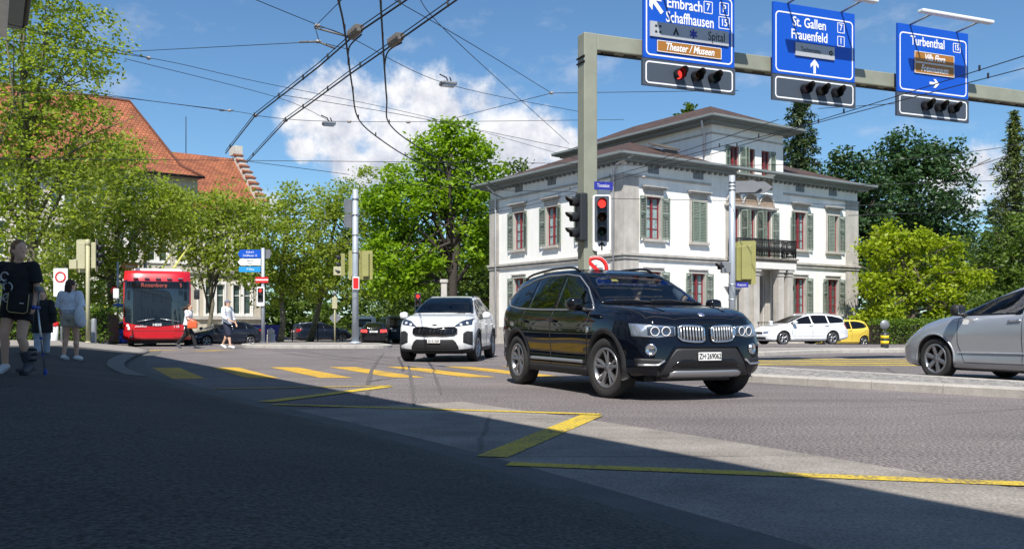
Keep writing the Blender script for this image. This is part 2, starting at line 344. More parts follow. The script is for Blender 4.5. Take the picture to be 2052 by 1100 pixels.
for q in (('render_white', .07), ('stone_grey', .22), ('render_cream', .16)): streaks(*q)
mat('steel_olive', (.28, .29, .225), .55, .1, var=.08, vscale=3)
mat('signal_olive', (.29, .28, .10), .55, var=.08, vscale=3)
mat('signal_olive_pale', (.42, .40, .25), .6, var=.06, vscale=3)
mat('pole_grey', (.42, .46, .51), .5, .3, var=.07, vscale=2)
mat('black_plastic', (.022, .024, .028), .5)
mat('signal_board', (.055, .07, .095), .55)
mat('white_paint', (.78, .78, .78), .5)
mat('sign_blue', (.008, .085, .50), .35, spec=.4)
mat('sign_cyan', (.02, .28, .62), .4)
mat('sign_brown', (.36, .15, .02), .4)
mat('sign_grey', (.40, .42, .45), .5)
mat('sign_white', (.80, .80, .80), .4)
mat('sign_back', (.20, .21, .225), .5, .3, var=.08)
mat('sign_red', (.60, .02, .02), .4)
mat('street_blue', (.025, .03, .30), .4)
mat('lens_red_on', (.5, .01, .01), .3, emit=(1, .05, .04), estr=1.1)
mat('lens_red_dim', (.10, .008, .008), .25)
mat('lens_amber', (.09, .035, .006), .25)
mat('lens_green', (.008, .045, .035), .25)
mat('lamp_white', (.72, .73, .74), .4)
mat('wire', (.018, .02, .024), .6, .3)
mat('insulator', (.13, .12, .11), .6)
mat('pale_ceramic', (.30, .27, .26), .5)
# ------------------------------------------------------------------ ground, road, pavements, islands
def sheet(name, xs, ys, fz, m_):
    mb = MB(); n = len(xs)
    mb.add([(x, y, fz(x, y)) for y in ys for x in xs], [(j * n + i, j * n + i + 1, (j + 1) * n + i + 1, (j + 1) * n + i) for j in range(len(ys) - 1) for i in range(n - 1)], 0, True)
    return struct(mb.build(name, m_))
YS = [-60, 0] + [40 + k for k in range(0, 19)] + [75, 100]
sheet('ground', [-900, -60, 60, 900], [-300] + YS[1:] + [400, 1500], lambda x, y: gz(x, y) - .05, M['grass'])
sheet('road', [-70, -30, 0, 30, 80], YS, gz, M['asphalt'])

mat('bend_stone', (.17, .16, .15), .85, var=.15, vscale=2, speck=(60, .8, 1.15))
KERB = [Vector(p) for p in [(6.2, -6.7), (.885, 3.45), (-.69, 6.48), (-2.6, 9.4), (-4.77, 12.95), (-6.06, 15.2), (-7.45, 17.8), (-8.75, 20.9), (-10.2, 25.1), (-11.8, 30.2), (-14.6, 35.5), (-22, 43.0), (-40, 55)]]
def kerb_pts(step=.5):
    out = []
    for i in range(len(KERB) - 1):
        a, b = KERB[i], KERB[i + 1]; n = max(1, int((b - a).length / step))
        out += [a.lerp(b, k / n) for k in range(n)]
    out.append(KERB[-1]); return out
def smooth2(p, it=6):
    for _ in range(it): p = [p[0]] + [(p[i - 1] + p[i] * 2 + p[i + 1]) / 4 for i in range(1, len(p) - 1)] + [p[-1]]
    return p
KP = smooth2(kerb_pts())
def knorm(i):
    d = (KP[min(i + 1, len(KP) - 1)] - KP[max(i - 1, 0)]).normalized(); return Vector((-d.y, d.x))
def lateral(name, offs, fz, m_, i0=0, i1=None):
    i1 = i1 or len(KP); mb = MB(); n = len(offs)
    vs_ = []
    for i in range(i0, i1):
        q = knorm(i)
        for d in offs: p = KP[i] + q * d; vs_.append((p.x, p.y, gz(p.x, p.y) + fz(d, p)))
    k = i1 - i0
    mb.add(vs_, [(i * n + j, i * n + j + 1, (i + 1) * n + j + 1, (i + 1) * n + j) for i in range(k - 1) for j in range(n - 1)], 0, True)
    return struct(mb.build(name, m_))
# distance d is measured leftwards from the kerb line
def pz(d, p=None): return .05 + .115 * min(max(d, 0), 2.1)
sgn = 1 if knorm(10).x < 0 else -1
iS = next(i for i, p in enumerate(KP) if p.y > 27.4)
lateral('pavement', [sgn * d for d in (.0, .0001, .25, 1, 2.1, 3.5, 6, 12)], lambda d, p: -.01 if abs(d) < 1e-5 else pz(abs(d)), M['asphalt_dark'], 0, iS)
lateral('plaza', [sgn * d for d in (.0, .0001, .25, 1, 2.1, 3.5, 6, 20)], lambda d, p: -.01 if abs(d) < 1e-5 else pz(abs(d)), M['pave_light'], iS - 1)
lateral('gutter_strip', [-sgn * d for d in (.02, .38)], lambda d, p: .004, M['gutter_stone'])
lateral('bus_bay', [-sgn * d for d in (.38, 1.0, 2.35)], lambda d, p: .004, M['asphalt_bay'], 0, next(i for i, p in enumerate(KP) if p.y > 9.6))
iA, iB = next(i for i, p in enumerate(KP) if p.y > 14.6), next(i for i, p in enumerate(KP) if p.y > 26)
for k in range(iA, iB - 2, 2):                    # the pale kerb stones of the bend
    mb = MB(); q0, q1 = knorm(k), knorm(k + 2); a, b = KP[k], KP[k + 2]; e = (b - a) * .012
    P4 = [a + e + q0 * sgn * .03, b - e + q1 * sgn * .03, b - e + q1 * sgn * .36, a + e + q0 * sgn * .36]
    top = [(p.x, p.y, pz(.03 if n < 2 else .36) + .014) for n, p in enumerate(P4)]
    mb.add([(x, y, z - .08) for x, y, z in top] + top, [(4, 5, 6, 7), (0, 1, 5, 4), (1, 2, 6, 5), (2, 3, 7, 6), (3, 0, 4, 7)])
    o = mb.build('kerb_stone', M['bend_stone']); o.parent = bpy.data.objects['pavement']

def flat(name, polys, m_, z=.004, parent=None):
    mb = MB()
    for poly in polys:
        # densify against the dip
        mb.add([(p[0], p[1], gz(p[0], p[1]) + z) for p in poly], [tuple(range(len(poly)))])
    me = mb.mesh(name, m_)
    o = put(name, me, parent); return o
def line_poly(a, b, w):
    a, b = Vector(a[:2]), Vector(b[:2]); d = (b - a).normalized(); n = Vector((-d.y, d.x)) * w / 2
    return [a - n, b - n, b + n, a + n]
ROAD = bpy.data.objects['road']
for k in range(8):                                # zebra crossing, one object per bar
    x, y = -7.39 + 1.19 * k, 18.95 + .10 * k
    flat('crossing_bar', [[(x + 1.82, y - 3.8), (x + 2.36, y - 3.8), (x + .56, y), (x, y)]], M['orange_paint'], .005, ROAD)
for (a, b, w) in [((428, 780), (783, 773.5), .12), ((776, 775), (533, 806), .22), ((549, 811), (1203, 831), .14), ((1186, 833), (985, 917), .22), ((1018, 931), (2300, 981), .15)]:
    flat('bus_stop_line', [line_poly(gr(*a), gr(*b), w)], M['yellow_paint'], .009, ROAD)
for (y0, x0, x1) in [(20.2, 4.3, 9.2), (21.1, 5.2, 10.3), (22.1, 6.0, 11.2), (23.2, 6.8, 12)]:
    flat('crossing_bar', [[(x0, y0 + .25), (x1, y0 - .45), (x1, y0 + .05), (x0, y0 + .72)]], M['yellow_paint'], .005, ROAD)
flat('crossing_bar', [[(-13.2, 31.2), (-12.2, 31.0), (-11.4, 31.9), (-12.4, 32.1)]], M['orange_paint'], .005, ROAD)
flat('crossing_bar', [[(-10.9, 31.0), (-10.1, 30.9), (-9.5, 31.8), (-10.3, 31.9)]], M['orange_paint'], .005, ROAD)
def strip(name, pts, w, m_, z):
    mb = MB(); pts = [Vector(p[:2]) for p in pts]; vs_ = []
    for i, p in enumerate(pts):
        d = (pts[min(i + 1, len(pts) - 1)] - pts[max(0, i - 1)]).normalized(); n = Vector((-d.y, d.x)); ww = w * (.5 if i in (0, len(pts) - 1) else 1) / 2
        vs_ += [(*(p - n * ww), z), (*(p + n * ww), z)]
    mb.add(vs_, [(2 * i, 2 * i + 1, 2 * i + 3, 2 * i + 2) for i in range(len(pts) - 1)])
    return mb.build(name, m_, ROAD)
strip('tyre_mark', [gr(769, 708), gr(757, 722), gr(745, 742), gr(738, 765), gr(735, 800)], .07, M['tyre_mark'], .0075)
strip('tyre_mark', [gr(818, 730), gr(822, 750), gr(826, 775), gr(830, 815)], .06, M['tyre_mark'], .0075)
strip('tyre_mark', [gr(735, 766), gr(760, 761), gr(800, 757)], .05, M['tyre_mark'], .0075)
strip('tyre_mark', [gr(868, 745), gr(876, 765), gr(884, 790)], .06, M['tyre_mark'], .0075)
mb = MB(); mb.lathe([(.0, .006), (.40, .006), (.42, .0)], (ux(570, 31), 31.0, 0), n=24); mb.build('manhole_cover', M['tyre_mark'], ROAD)

def island(name, outline, zt=.12, kw=.30, stone=1.0, fill=None):
    """raised island: kerb stones one by one round a filled top"""
    pts = [Vector(p) for p in outline]
    cw = sum((pts[(i + 1) % len(pts)].x - pts[i].x) * (pts[(i + 1) % len(pts)].y + pts[i].y) for i in range(len(pts))) > 0
    if cw: pts.reverse()
    den = []
    for i in range(len(pts)):
        a, b = pts[i], pts[(i + 1) % len(pts)]; n = max(1, round((b - a).length / .25)); den += [a.lerp(b, k / n) for k in range(n)]
    for _ in range(5): den = [(den[i - 1] + den[i] * 2 + den[(i + 1) % len(den)]) / 4 for i in range(len(den))]
    nrm = []
    for i in range(len(den)):
        d = (den[(i + 1) % len(den)] - den[i - 1]).normalized(); nrm.append(Vector((-d.y, d.x)))
    inn = [p + n * kw for p, n in zip(den, nrm)]
    mb = MB(); mb.add([(p.x, p.y, gz(p.x, p.y) + zt - .02) for p in inn], [tuple(range(len(inn)))])
    isl = struct(mb.build(name, fill or M['joint']))
    per = max(1, round(stone / .25)); i = 0
    while i < len(den):
        j = min(len(den), i + per); ks = list(range(i, j + 1)); mb = MB(); vs_ = []
        for n_, k in enumerate(ks):
            kk = k % len(den); a, b = den[kk], inn[kk]
            if n_ == 0: nx = (kk + 1) % len(den); a, b = a.lerp(den[nx], .035), b.lerp(inn[nx], .035)
            g = gz(a.x, a.y); ch = a.lerp(b, .08)
            vs_ += [(a.x, a.y, g - .05), (a.x, a.y, g + zt - .02), (ch.x, ch.y, g + zt), (b.x, b.y, g + zt), (b.x, b.y, g - .02)]
        fs = [(5 * q + r, 5 * q + r + 1, 5 * q + r + 6, 5 * q + r + 5) for q in range(len(ks) - 1) for r in range(4)]
        fs += [(0, 4, 3, 2, 1), tuple(5 * (len(ks) - 1) + r for r in range(5))]
        mb.add(vs_, fs); mb.build('kerb_stone', M['kerb'], isl); i = j
    return isl, inn
def inside(p, poly):
    c = False
    for i in range(len(poly)):
        a, b = poly[i], poly[i - 1]
        if (a[1] > p[1]) != (b[1] > p[1]) and p[0] < (b[0] - a[0]) * (p[1] - a[1]) / (b[1] - a[1]) + a[0]: c = not c
    return c
near_isl, inn = island('traffic_island', [(.9, 18.3), (1.55, 16.95), (2.5, 15.7), (3.68, 14.22), (6.16, 11.1), (8.6, 8.0), (9.2, 8.3), (8.0, 10.6), (6.95, 12.8), (6.1, 14.5), (4.6, 17.0), (2.4, 19.0), (1.3, 19.1)])
random.seed(3); mb = MB()
dx, dy = Vector((.625, -.78)), Vector((.78, .625))
for i in range(-160, 160):
    for j in range(-90, 90):
        c = Vector((5, 14)) + dx * (i * .105 + (.05 if j % 2 else 0)) + dy * (j * .105)
        if c.x > 9.0 or not inside(c, inn): continue
        h = .10 + random.uniform(0, .018); a = random.uniform(.040, .047); b = random.uniform(.040, .047); r_ = random.uniform(-.15, .15)
        e1 = (dx * math.cos(r_) + dy * math.sin(r_)); e2 = Vector((-e1.y, e1.x))
        lo = [c + e1 * sx * a + e2 * sy * b for sx, sy in ((-1, -1), (1, -1), (1, 1), (-1, 1))]; hi = [c + (p - c) * .72 for p in lo]
        mb.add([(p.x, p.y, h - .018) for p in lo] + [(p.x, p.y, h + .012) for p in hi], [(4, 5, 6, 7), (0, 1, 5, 4), (1, 2, 6, 5), (2, 3, 7, 6), (3, 0, 4, 7)])
o = mb.build('cobbles', M['cobble'], near_isl); stuff(o)
far_isl, _ = island('traffic_island', [(-10.9, 37.0), (-10.3, 35.4), (-7.6, 34.2), (-4.9, 34.4), (-4.5, 35.4), (-5.6, 38.6), (-8.6, 40.4), (-10.6, 39.2)], fill=M['pave_light'])
side_isl, _ = island('traffic_island', [(4.6, 28.4), (5.4, 26.2), (7.0, 26.0), (10, 28.7), (13.6, 29.6), (19, 30.3), (19, 31.4), (13, 31.2), (8, 30.3)], fill=M['pave_light'])
# pavements in front of the villa and behind the far island
mb = MB()
def slab(name, poly, z, m_):
    mb = MB(); n = len(poly)
    vs_ = [(p[0], p[1], gz(*p) + z) for p in poly] + [(p[0], p[1], gz(*p) - .2) for p in poly]
    mb.add(vs_, [tuple(range(n))] + [(i, (i + 1) % n, n + (i + 1) % n, n + i) for i in range(n)]); return struct(mb.build(name, m_))
slab('pavement', [(3.6, 43.2), (5.5, 42.2), (8, 43.9), (24, 54.8), (60, 80), (40, 95), (-4, 60), (-3.4, 52.3)], .10, M['pave_light'])
slab('pavement', [(-40, 62), (-18, 57.6), (-12, 60.2), (3, 66), (3, 72), (-40, 72)], .10, M['pave_light'])

# ------------------------------------------------------------------ building helpers
def facade(mb, L, z0, z1, ops, fn, depth=.25, mi=0, mir=0):
    ts = sorted({0, L} | {o[0] for o in ops} | {o[1] for o in ops}); zs = sorted({z0, z1} | {o[2] for o in ops} | {o[3] for o in ops})
    for a, b in zip(ts, ts[1:]):
        for c, d in zip(zs, zs[1:]):
            if any(o[0] <= a + 1e-6 and b <= o[1] + 1e-6 and o[2] <= c + 1e-6 and d <= o[3] + 1e-6 for o in ops): continue
            mb.add([fn(a, 0, c), fn(b, 0, c), fn(b, 0, d), fn(a, 0, d)], [(0, 1, 2, 3)], mi)
    for a, b, c, d in ops:
        e = depth
        mb.add([fn(a, 0, c), fn(a, e, c), fn(a, e, d), fn(a, 0, d)], [(0, 1, 2, 3)], mir); mb.add([fn(b, 0, c), fn(b, 0, d), fn(b, e, d), fn(b, e, c)], [(0, 1, 2, 3)], mir)
        mb.add([fn(a, 0, d), fn(a, e, d), fn(b, e, d), fn(b, 0, d)], [(0, 1, 2, 3)], mir); mb.add([fn(a, 0, c), fn(b, 0, c), fn(b, e, c), fn(a, e, c)], [(0, 1, 2, 3)], mir)
def hip_roof(x0, x1, y0, y1, ze, pitch, th=.16, ridge='x'):
    """closed hip roof solid over a rectangle"""
    mb = MB(); w = (y1 - y0) / 2 if ridge == 'x' else (x1 - x0) / 2; h = w * math.tan(R(pitch))
    if ridge == 'x': A, B = (x0 + w, (y0 + y1) / 2, ze + th + h), (x1 - w, (y0 + y1) / 2, ze + th + h)
    else: A, B = ((x0 + x1) / 2, y0 + w, ze + th + h), ((x0 + x1) / 2, y1 - w, ze + th + h)
    b = [(x0, y0, ze), (x1, y0, ze), (x1, y1, ze), (x0, y1, ze)]; t = [(x, y, z + th) for x, y, z in b]
    if ridge == 'x': sl = [(4, 5, 9, 8), (5, 6, 9), (6, 7, 8, 9), (7, 4, 8)]
    else: sl = [(4, 5, 8), (5, 6, 9, 8), (6, 7, 9), (7, 4, 8, 9)]
    mb.add(b + t + [A, B], sl, 0); mb.add(b + t, [(3, 2, 1, 0), (0, 1, 5, 4), (1, 2, 6, 5), (2, 3, 7, 6), (3, 0, 4, 7)], 1)
    return mb

# ------------------------------------------------------------------ the house whose shade fills the foreground
G0 = gr(292, 706, .1); E0 = G0 + S * ((7.45 - .1) / S.z)
hd = Vector((.4945, -.8692)).normalized()
def shade_house():
    t = thing('corner_house', 'pale house with brown tiled eave at the upper left corner', 'house', (E0.x, E0.y, 0), math.atan2(hd.y, hd.x))
    L, W, ov, h = 40, 11, .85, E0.z
    mb = MB(); ops = []
    for k in range(12):
        for z in (.9, 4.2): ops.append((1.2 + k * 3.2, 2.4 + k * 3.2, z + .2, z + 2.0))
    facade(mb, L - 2 * ov, -.3, h, ops, lambda a, d, z: (L - ov - a, -ov - d, z), .2)
    mb.box((ov, -W + ov, -.3), (L - ov, -ov - .3, h - .01))
    mb.build('wall', M['render_white'], t)
    mb = hip_roof(0, L, -W, 0, h, 32, .16); mb.build('roof', [M['tile_brown'], M['eave_grey']], t, uv=True)
    for a, b, c, d in ops:
        w = MB(); x0, x1 = L - ov - b, L - ov - a
        for lo, hi in (((x0, c), (x1, c + .07)), ((x0, d - .07), (x1, d)), ((x0, c + .07), (x0 + .07, d - .07)), ((x1 - .07, c + .07), (x1, d - .07)), (((x0 + x1) / 2 - .04, c + .07), ((x0 + x1) / 2 + .04, d - .07))):
            w.box((lo[0], -ov - .2, lo[1]), (hi[0], -ov - .12, hi[1]))
        f = w.build('window', M['trim_white'], t); p = MB(); p.box((x0, -ov - .19, c), (x1, -ov - .17, d)); p.build('pane', M['pane'], f)
    g = MB(); g.box((.30, -W + .3, h - .30), (L - .3, -.30, h - .01)); g.box((.45, -W + .45, h - .55), (L - .45, -.45, h - .301)); g.build('cornice', M['render_white'], t)
    g = MB(); g.tube([(-.06, -W, h + .13), (-.06, .06, h + .13)], .07); g.build('gutter', M['iron'], t)
    g = MB(); g.tube([(0, .06, h + .16), (L, .06, h + .16)], .07); g.build('gutter', M['iron'], t)
shade_house()

# ------------------------------------------------------------------ the villa
VRZ = math.atan2(.562, .827)
V0 = Vector((5.46, 45.1, 0))
villa = thing('villa', 'white two storey villa with grey green shutters, red window frames and brown roof', 'villa', V0, VRZ)
VL, VD = 18.5, 12.0
def villa_build():
    axR = [1.95, 5.09, 13.2, 16.15]; axL = [2.78, 5.87, 9.0]; W = .96; ctr = [7.78, 9.06, 10.34]
    FZ, GZ = (5.15, 7.25), (1.5, 3.52)
    opR = [(a - W / 2, a + W / 2, *z) for a in axR for z in (FZ, GZ)] + [(a - .40, a + .40, 4.46, 7.1) for a in ctr] + [(8.55, 10.1, -.1, 3.55)]
    opL = [(VD - a - W / 2, VD - a + W / 2, *z) for a in axL for z in (FZ, GZ)]
    mb = MB(); top = 8.98
    facade(mb, VL, -.5, top, opR, lambda a, d, z: (a, d, z), .26, 0, 1)
    facade(mb, VD, -.5, top, opL, lambda a, d, z: (d, VD - a, z), .26, 0, 1)
    mb.add([(VL, 0, -.5), (VL, VD, -.5), (VL, VD, top), (VL, 0, top)], [(0, 1, 2, 3)]); mb.add([(0, VD, -.5), (VL, VD, -.5), (VL, VD, top), (0, VD, top)], [(3, 2, 1, 0)])
    mb.build('wall', [M['render_white'], M['stone_grey']], villa)
    # inner rooms stay dark: a core box behind the panes
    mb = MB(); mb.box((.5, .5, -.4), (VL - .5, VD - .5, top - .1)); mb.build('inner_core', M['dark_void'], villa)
    # stone dressings
    for nm, boxes, m_ in (('plinth', [((-.05, -.05, -.5), (8.5, .0, .75)), ((10.15, -.05, -.5), (VL + .05, 0, .75)), ((-.05, 0, -.5), (0, VD, .75)), ((VL, 0, -.5), (VL + .05, VD, .75))], 'stone_grey'),
                          ('belt_course', [((-.10, -.10, 4.12), (VL + .1, -.001, 4.22)), ((-.16, -.16, 4.28), (VL + .16, -.002, 4.40)), ((-.07, -.07, 4.22), (VL + .07, -.003, 4.28)),
                                           ((-.10, 0, 4.12), (-.001, VD + .1, 4.22)), ((-.16, 0, 4.28), (-.002, VD + .16, 4.40)), ((-.07, 0, 4.22), (-.003, VD + .07, 4.28)), ((VL + .001, 0, 4.12), (VL + .12, VD, 4.40))], 'stone_grey'),
                          ('frieze_band', [((-.08, -.08, 8.16), (6.0, -.001, 8.26)), ((-.08, -.02, 8.16), (-.001, VD + .08, 8.26))], 'stone_grey'), ('frieze_band', [((11.75, -.08, 8.16), (VL + .08, -.001, 8.26))], 'stone_grey')):
        mb = MB()
        for lo, hi in boxes: mb.box(lo, hi)
        mb.build(nm, M[m_], villa)
    for lo, hi in [((-.045, -.045, .75), (.95, -.004, 4.11)), ((-.045, -.045, 4.41), (.95, -.004, 8.15)), ((-.045, -.003, .75), (-.004, .95, 4.11)), ((-.045, -.003, 4.41), (-.004, .95, 8.15)),
                   ((VL - 1.15, -.045, .75), (VL + .045, -.004, 4.11)), ((VL - 1.15, -.045, 4.41), (VL + .045, -.004, 8.15)), ((-.045, VD - .95, .75), (-.004, VD + .045, 4.11)), ((-.045, VD - .95, 4.41), (-.004, VD + .045, 8.15))]:
        mb = MB(); mb.box(lo, hi); mb.build('corner_pilaster', M['stone_grey'], villa)
    # windows
    def frame_mesh(w, h, bars):
        mb = MB(); b = .075; y0, y1 = .14, .22
        mb.box((-w / 2, y0, 0), (w / 2, y1, b)); mb.box((-w / 2, y0, h - b), (w / 2, y1, h)); mb.box((-w / 2, y0, b), (-w / 2 + b, y1, h - b)); mb.box((w / 2 - b, y0, b), (w / 2, y1, h - b))
        mb.box((-.06, y0 - .02, b), (.06, y1, h - b))
        for k in range(1, bars):
            z = h * k / bars
            for s in (-1, 1): mb.box((min(s * .06, s * (w / 2 - b)), y0 + .02, z - .018), (max(s * .06, s * (w / 2 - b)), y1, z + .018))
        return mb.mesh('window', M['frame_red'])
    def pane_mesh(w, h, s):
        mb = MB(); mb.box((min(0, s * w / 2), .19, .0), (max(0, s * w / 2), .2, h)); return mb.mesh('pane', M['pane'])
    def surround_mesh(w, h, cornice):
        mb = MB(); e = .17; t = .05
        mb.box((-w / 2 - e, -t, 0), (-w / 2, -.001, h)); mb.box((w / 2, -t, 0), (w / 2 + e, -.001, h)); mb.box((-w / 2 - e, -t - .003, h), (w / 2 + e, -.001, h + e))
        mb.box((-w / 2 - .22, -.17, -.14), (w / 2 + .22, .14, -.002))
        if cornice: mb.box((-w / 2 - e, -.05, h + e), (w / 2 + e, -.001, h + .38)); mb.box((-w / 2 - .26, -.20, h + .38), (w / 2 + .26, -.001, h + .46)); mb.box((-w / 2 - .31, -.26, h + .46), (w / 2 + .31, -.001, h + .52))
        else: mb.box((-w / 2 - .22, -.11, h + e), (w / 2 + .22, -.001, h + e + .06))
        return mb.mesh('surround', M['stone_grey'])
    def shutter_mesh(w, h):                     # hinge at x=0, leaf runs to +x, front -y
        mb = MB(); b = .055; y0, y1 = -.045, -.005
        mb.box((0, y0, 0), (b, y1, h)); mb.box((w - b, y0, 0), (w, y1, h))
        for z in (0, h * .60, h - .08): mb.box((b, y0, z), (w - b, y1, z + .08))
        n = int(h / .085)
        for k in range(n):
            z = .1 + k * (h - .2) / n
            mb.add([(b, y0 + .004, z), (w - b, y0 + .004, z), (w - b, y1 - .004, z + .062), (b, y1 - .004, z + .062)], [(0, 1, 2, 3)])
            mb.add([(b, y0 + .010, z), (w - b, y0 + .010, z), (w - b, y1 - .002, z + .055), (b, y1 - .002, z + .055)], [(3, 2, 1, 0)])
        return mb.mesh('shutter', M['shutter_green'])
    cache = {}; rc = random.Random(8)
    def mk(key, f, *a):
        if key not in cache: cache[key] = f(*a)
        return cache[key]
    def spot(face, t, z):
        return ((t, 0, z), 0) if face == 'R' else ((0, t, z), R(-90))
    def window(face, t, z0, h, w, cornice, bars=4, surr=True, curtain=False):
        loc, rz = spot(face, t, z0)
        f = put('window', mk(('f', w, h, bars), frame_mesh, w, h, bars), villa, loc, rz)
        for s in (-1, 1): put('pane', mk(('p', w, h, s), pane_mesh, w, h, s), f)
        if rc.random() < .55:
            cu = MB(); cw = w * rc.uniform(.18, .42)
            for sd in (-1, 1): cu.box((min(sd * w / 2, sd * (w / 2 - cw)), .183, .06), (max(sd * w / 2, sd * (w / 2 - cw)), .189, h - .06))
            put('curtain', cu.mesh('curtain', M['curtain']), f)
        if surr: put('surround', mk(('s', w, h, cornice), surround_mesh, w, h, cornice), f)
        return loc, rz
    def shutters(face, t, z0, h, w, la=172, ra=172):   # opening angles of the left and right leaf
        loc, rz = spot(face, t, z0); me = mk(('sh', w, h), shutter_mesh, w / 2, h)
        for side, ang in ((-1, la), (1, ra)):
            if ang is None: continue
            # closed leaf: from jamb to the middle; opens outward (-y)
            a = -R(ang) if side < 0 else math.pi + R(ang)
            e = .03 if ang > 90 else 0
            lx, ly = side * (w / 2 + e), -.075
            c, s_ = math.cos(rz), math.sin(rz)
            put('shutter', me if side < 0 else mk(('sh2', w, h), lambda w_, h_: flip(shutter_mesh(w_, h_)), w / 2, h), villa, (loc[0] + c * lx - s_ * ly, loc[1] + s_ * lx + c * ly, z0), rz + (a if side < 0 else -a + 2 * math.pi - math.pi * 0))
    def flip(me):
        me.transform(Matrix.Scale(-1, 4, (1, 0, 0))); me.flip_normals(); return me
    # right-leaf meshes run to -x and turn the other way
    def shutters(face, t, z0, h, w, la=172, ra=172):
        loc, rz = spot(face, t, z0); c, s_ = math.cos(rz), math.sin(rz)
        for side, ang in ((-1, la), (1, ra)):
            if ang is None: continue
            me = mk(('sh', w, h, side), (lambda w_, h_: shutter_mesh(w_, h_)) if side < 0 else (lambda w_, h_: flip(shutter_mesh(w_, h_))), w / 2, h)
            lx, ly = side * (w / 2 + (.04 if ang > 90 else 0)), -.085
            put('shutter', me, villa, (loc[0] + c * lx - s_ * ly, loc[1] + s_ * lx + c * ly, z0), rz + (-R(ang) if side < 0 else R(ang)))
    fh, gh = FZ[1] - FZ[0], GZ[1] - GZ[0]
    for a, la, ra in ((axR[0], 170, 168), (axR[1], 2, 2), (axR[2], 160, 170), (axR[3], 4, 170)):
        window('R', a, FZ[0], fh, W, True); shutters('R', a, FZ[0], fh, W, la, ra)
    for a, la, ra in ((axR[0], 170, 170), (axR[1], 168, 170), (axR[2], 150, 170), (axR[3], 171, 170)):
        window('R', a, GZ[0], gh, W, False); shutters('R', a, GZ[0], gh, W, la, ra)
    for a in axL:
        window('L', a, FZ[0], fh, W, True); shutters('L', a, FZ[0], fh, W, 172, 166)
        window('L', a, GZ[0], gh, W, False); shutters('L', a, GZ[0], gh, W, 172, 168)
    for a, la, ra in zip(ctr, (100, 95, 95), (110, 100, 150)):
        window('R', a, 4.46, 2.64, .8, False, 4, False); shutters('R', a, 4.46, 2.6, .8, la, ra)
    # carved arches over the balcony doors
    for a in ctr:
        mb = MB(); mb.prism([(a + .56 * math.cos(R(q)), 7.34 + .62 * math.sin(R(q))) for q in range(0, 181, 12)], lambda p, q, d: (p, d, q), -.03, .0)
        tm = mb.build('tympanum', M['stone_carved'], villa)
        mb = MB(); mb.tube([(a + .60 * math.cos(R(q)), -.06, 7.34 + .66 * math.sin(R(q))) for q in range(0, 181, 10)], .055, 6); mb.build('arch_moulding', M['stone_grey'], tm)
    mb = MB(); mb.box((7.0, -.22, 7.20), (11.15, -.001, 7.32)); mb.box((7.08, -.14, 7.11), (11.07, -.001, 7.2)); mb.build('cornice', M['stone_grey'], villa)
    for x0, x1 in ((7.1, 7.36), (8.22, 8.62), (9.5, 9.9), (10.78, 11.02)):
        mb = MB(); mb.box((x0, -.06, 4.46), (x1, -.001, 7.1)); mb.build('door_pier', M['stone_grey'], villa)
    mb = MB(); mb.box((7.35, -.05, 8.3), (8.9, -.001, 8.78)); mb.box((9.3, -.05, 8.3), (10.8, -.001, 8.78)); mb.build('relief_panel', M['stone_carved'], villa)
    # frieze vents
    for a in (1.95, 5.09, 13.2, 16.15):
        for s in (-1, 1): mb = MB(); mb.box((a + s * .19 - .17, -.03, 8.42), (a + s * .19 + .17, -.001, 8.86)); mb.build('attic_shutter', M['sign_back'], villa)
    for a in axL:
        for s in (-1, 1): mb = MB(); mb.box((-.03, a + s * .19 - .17, 8.42), (-.001, a + s * .19 + .17, 8.86)); mb.build('attic_shutter', M['sign_back'], villa)
    # balcony
    b0, b1, dp = 7.15, 11.5, 1.15
    mb = MB(); mb.box((b0, -dp, 4.20), (b1, -.17, 4.36)); mb.box((b0 - .07, -dp - .07, 4.36), (b1 + .07, -.17, 4.46)); bal = mb.build('balcony', M['stone_dark'], villa)
    mb = MB(); zr = 5.42
    path = [(b0 + .05, -.2), (b0 + .05, -dp + .05), (b1 - .05, -dp + .05), (b1 - .05, -.2)]
    for p, q in zip(path, path[1:]):
        p, q = Vector(p), Vector(q); n = max(2, int((q - p).length / .13))
        for z, r_ in ((zr, .035), (zr - .20, .02), (4.58, .028), (4.9, .012)): mb.tube([(*p, z), (*q, z)], r_, 6)
        for k in range(n + 1):
            c = p.lerp(q, k / n); mb.tube([(*c, 4.5), (*c, zr)], .05 if k % 8 == 0 else .022, 5)
            if k < n:
                d = p.lerp(q, (k + 1) / n); m2 = (c + d) / 2
                mb.tube([(*c, 4.62), (*m2, 4.9), (*d, 5.2)], .017, 4); mb.tube([(*d, 4.62), (*m2, 4.9), (*c, 5.2)], .017, 4)
                mb.lathe([(.055, -.015), (.055, .015), (.035, .015), (.035, -.015)], (m2.x, m2.y, zr - .1), 'y' if abs((q - p).x) > abs((q - p).y) else 'x', 8, close=True)
    mb.build('railing', M['iron'], bal)
    # portico
    for x in (7.62, 8.36, 10.32, 11.05):
        mb = MB(); y = -.88
        mb.bbox((x - .21, y - .21, .5), (x + .21, y + .21, 3.75), .03); mb.box((x - .27, y - .27, .0), (x + .27, y + .27, .5)); mb.box((x - .27, y - .27, 3.7), (x + .27, y + .27, 3.86)); mb.box((x - .24, y - .24, 3.5), (x + .24, y + .24, 3.56))
        mb.build('portico_pillar', M['stone_grey'], villa)
        mb = MB(); mb.box((x - .2, -.14, .76), (x + .2, -.005, 3.86)); mb.build('wall_pilaster', M['stone_grey'], villa)
    mb = MB(); mb.box((7.25, -1.18, 3.862), (11.42, -.17, 4.19)); mb.build('entablature', M['trim_white'], villa)
    mb = MB(); mb.box((8.62, .28, .0), (10.05, .36, 3.4)); dr = mb.build('entrance_door', M['door_wood'], villa)
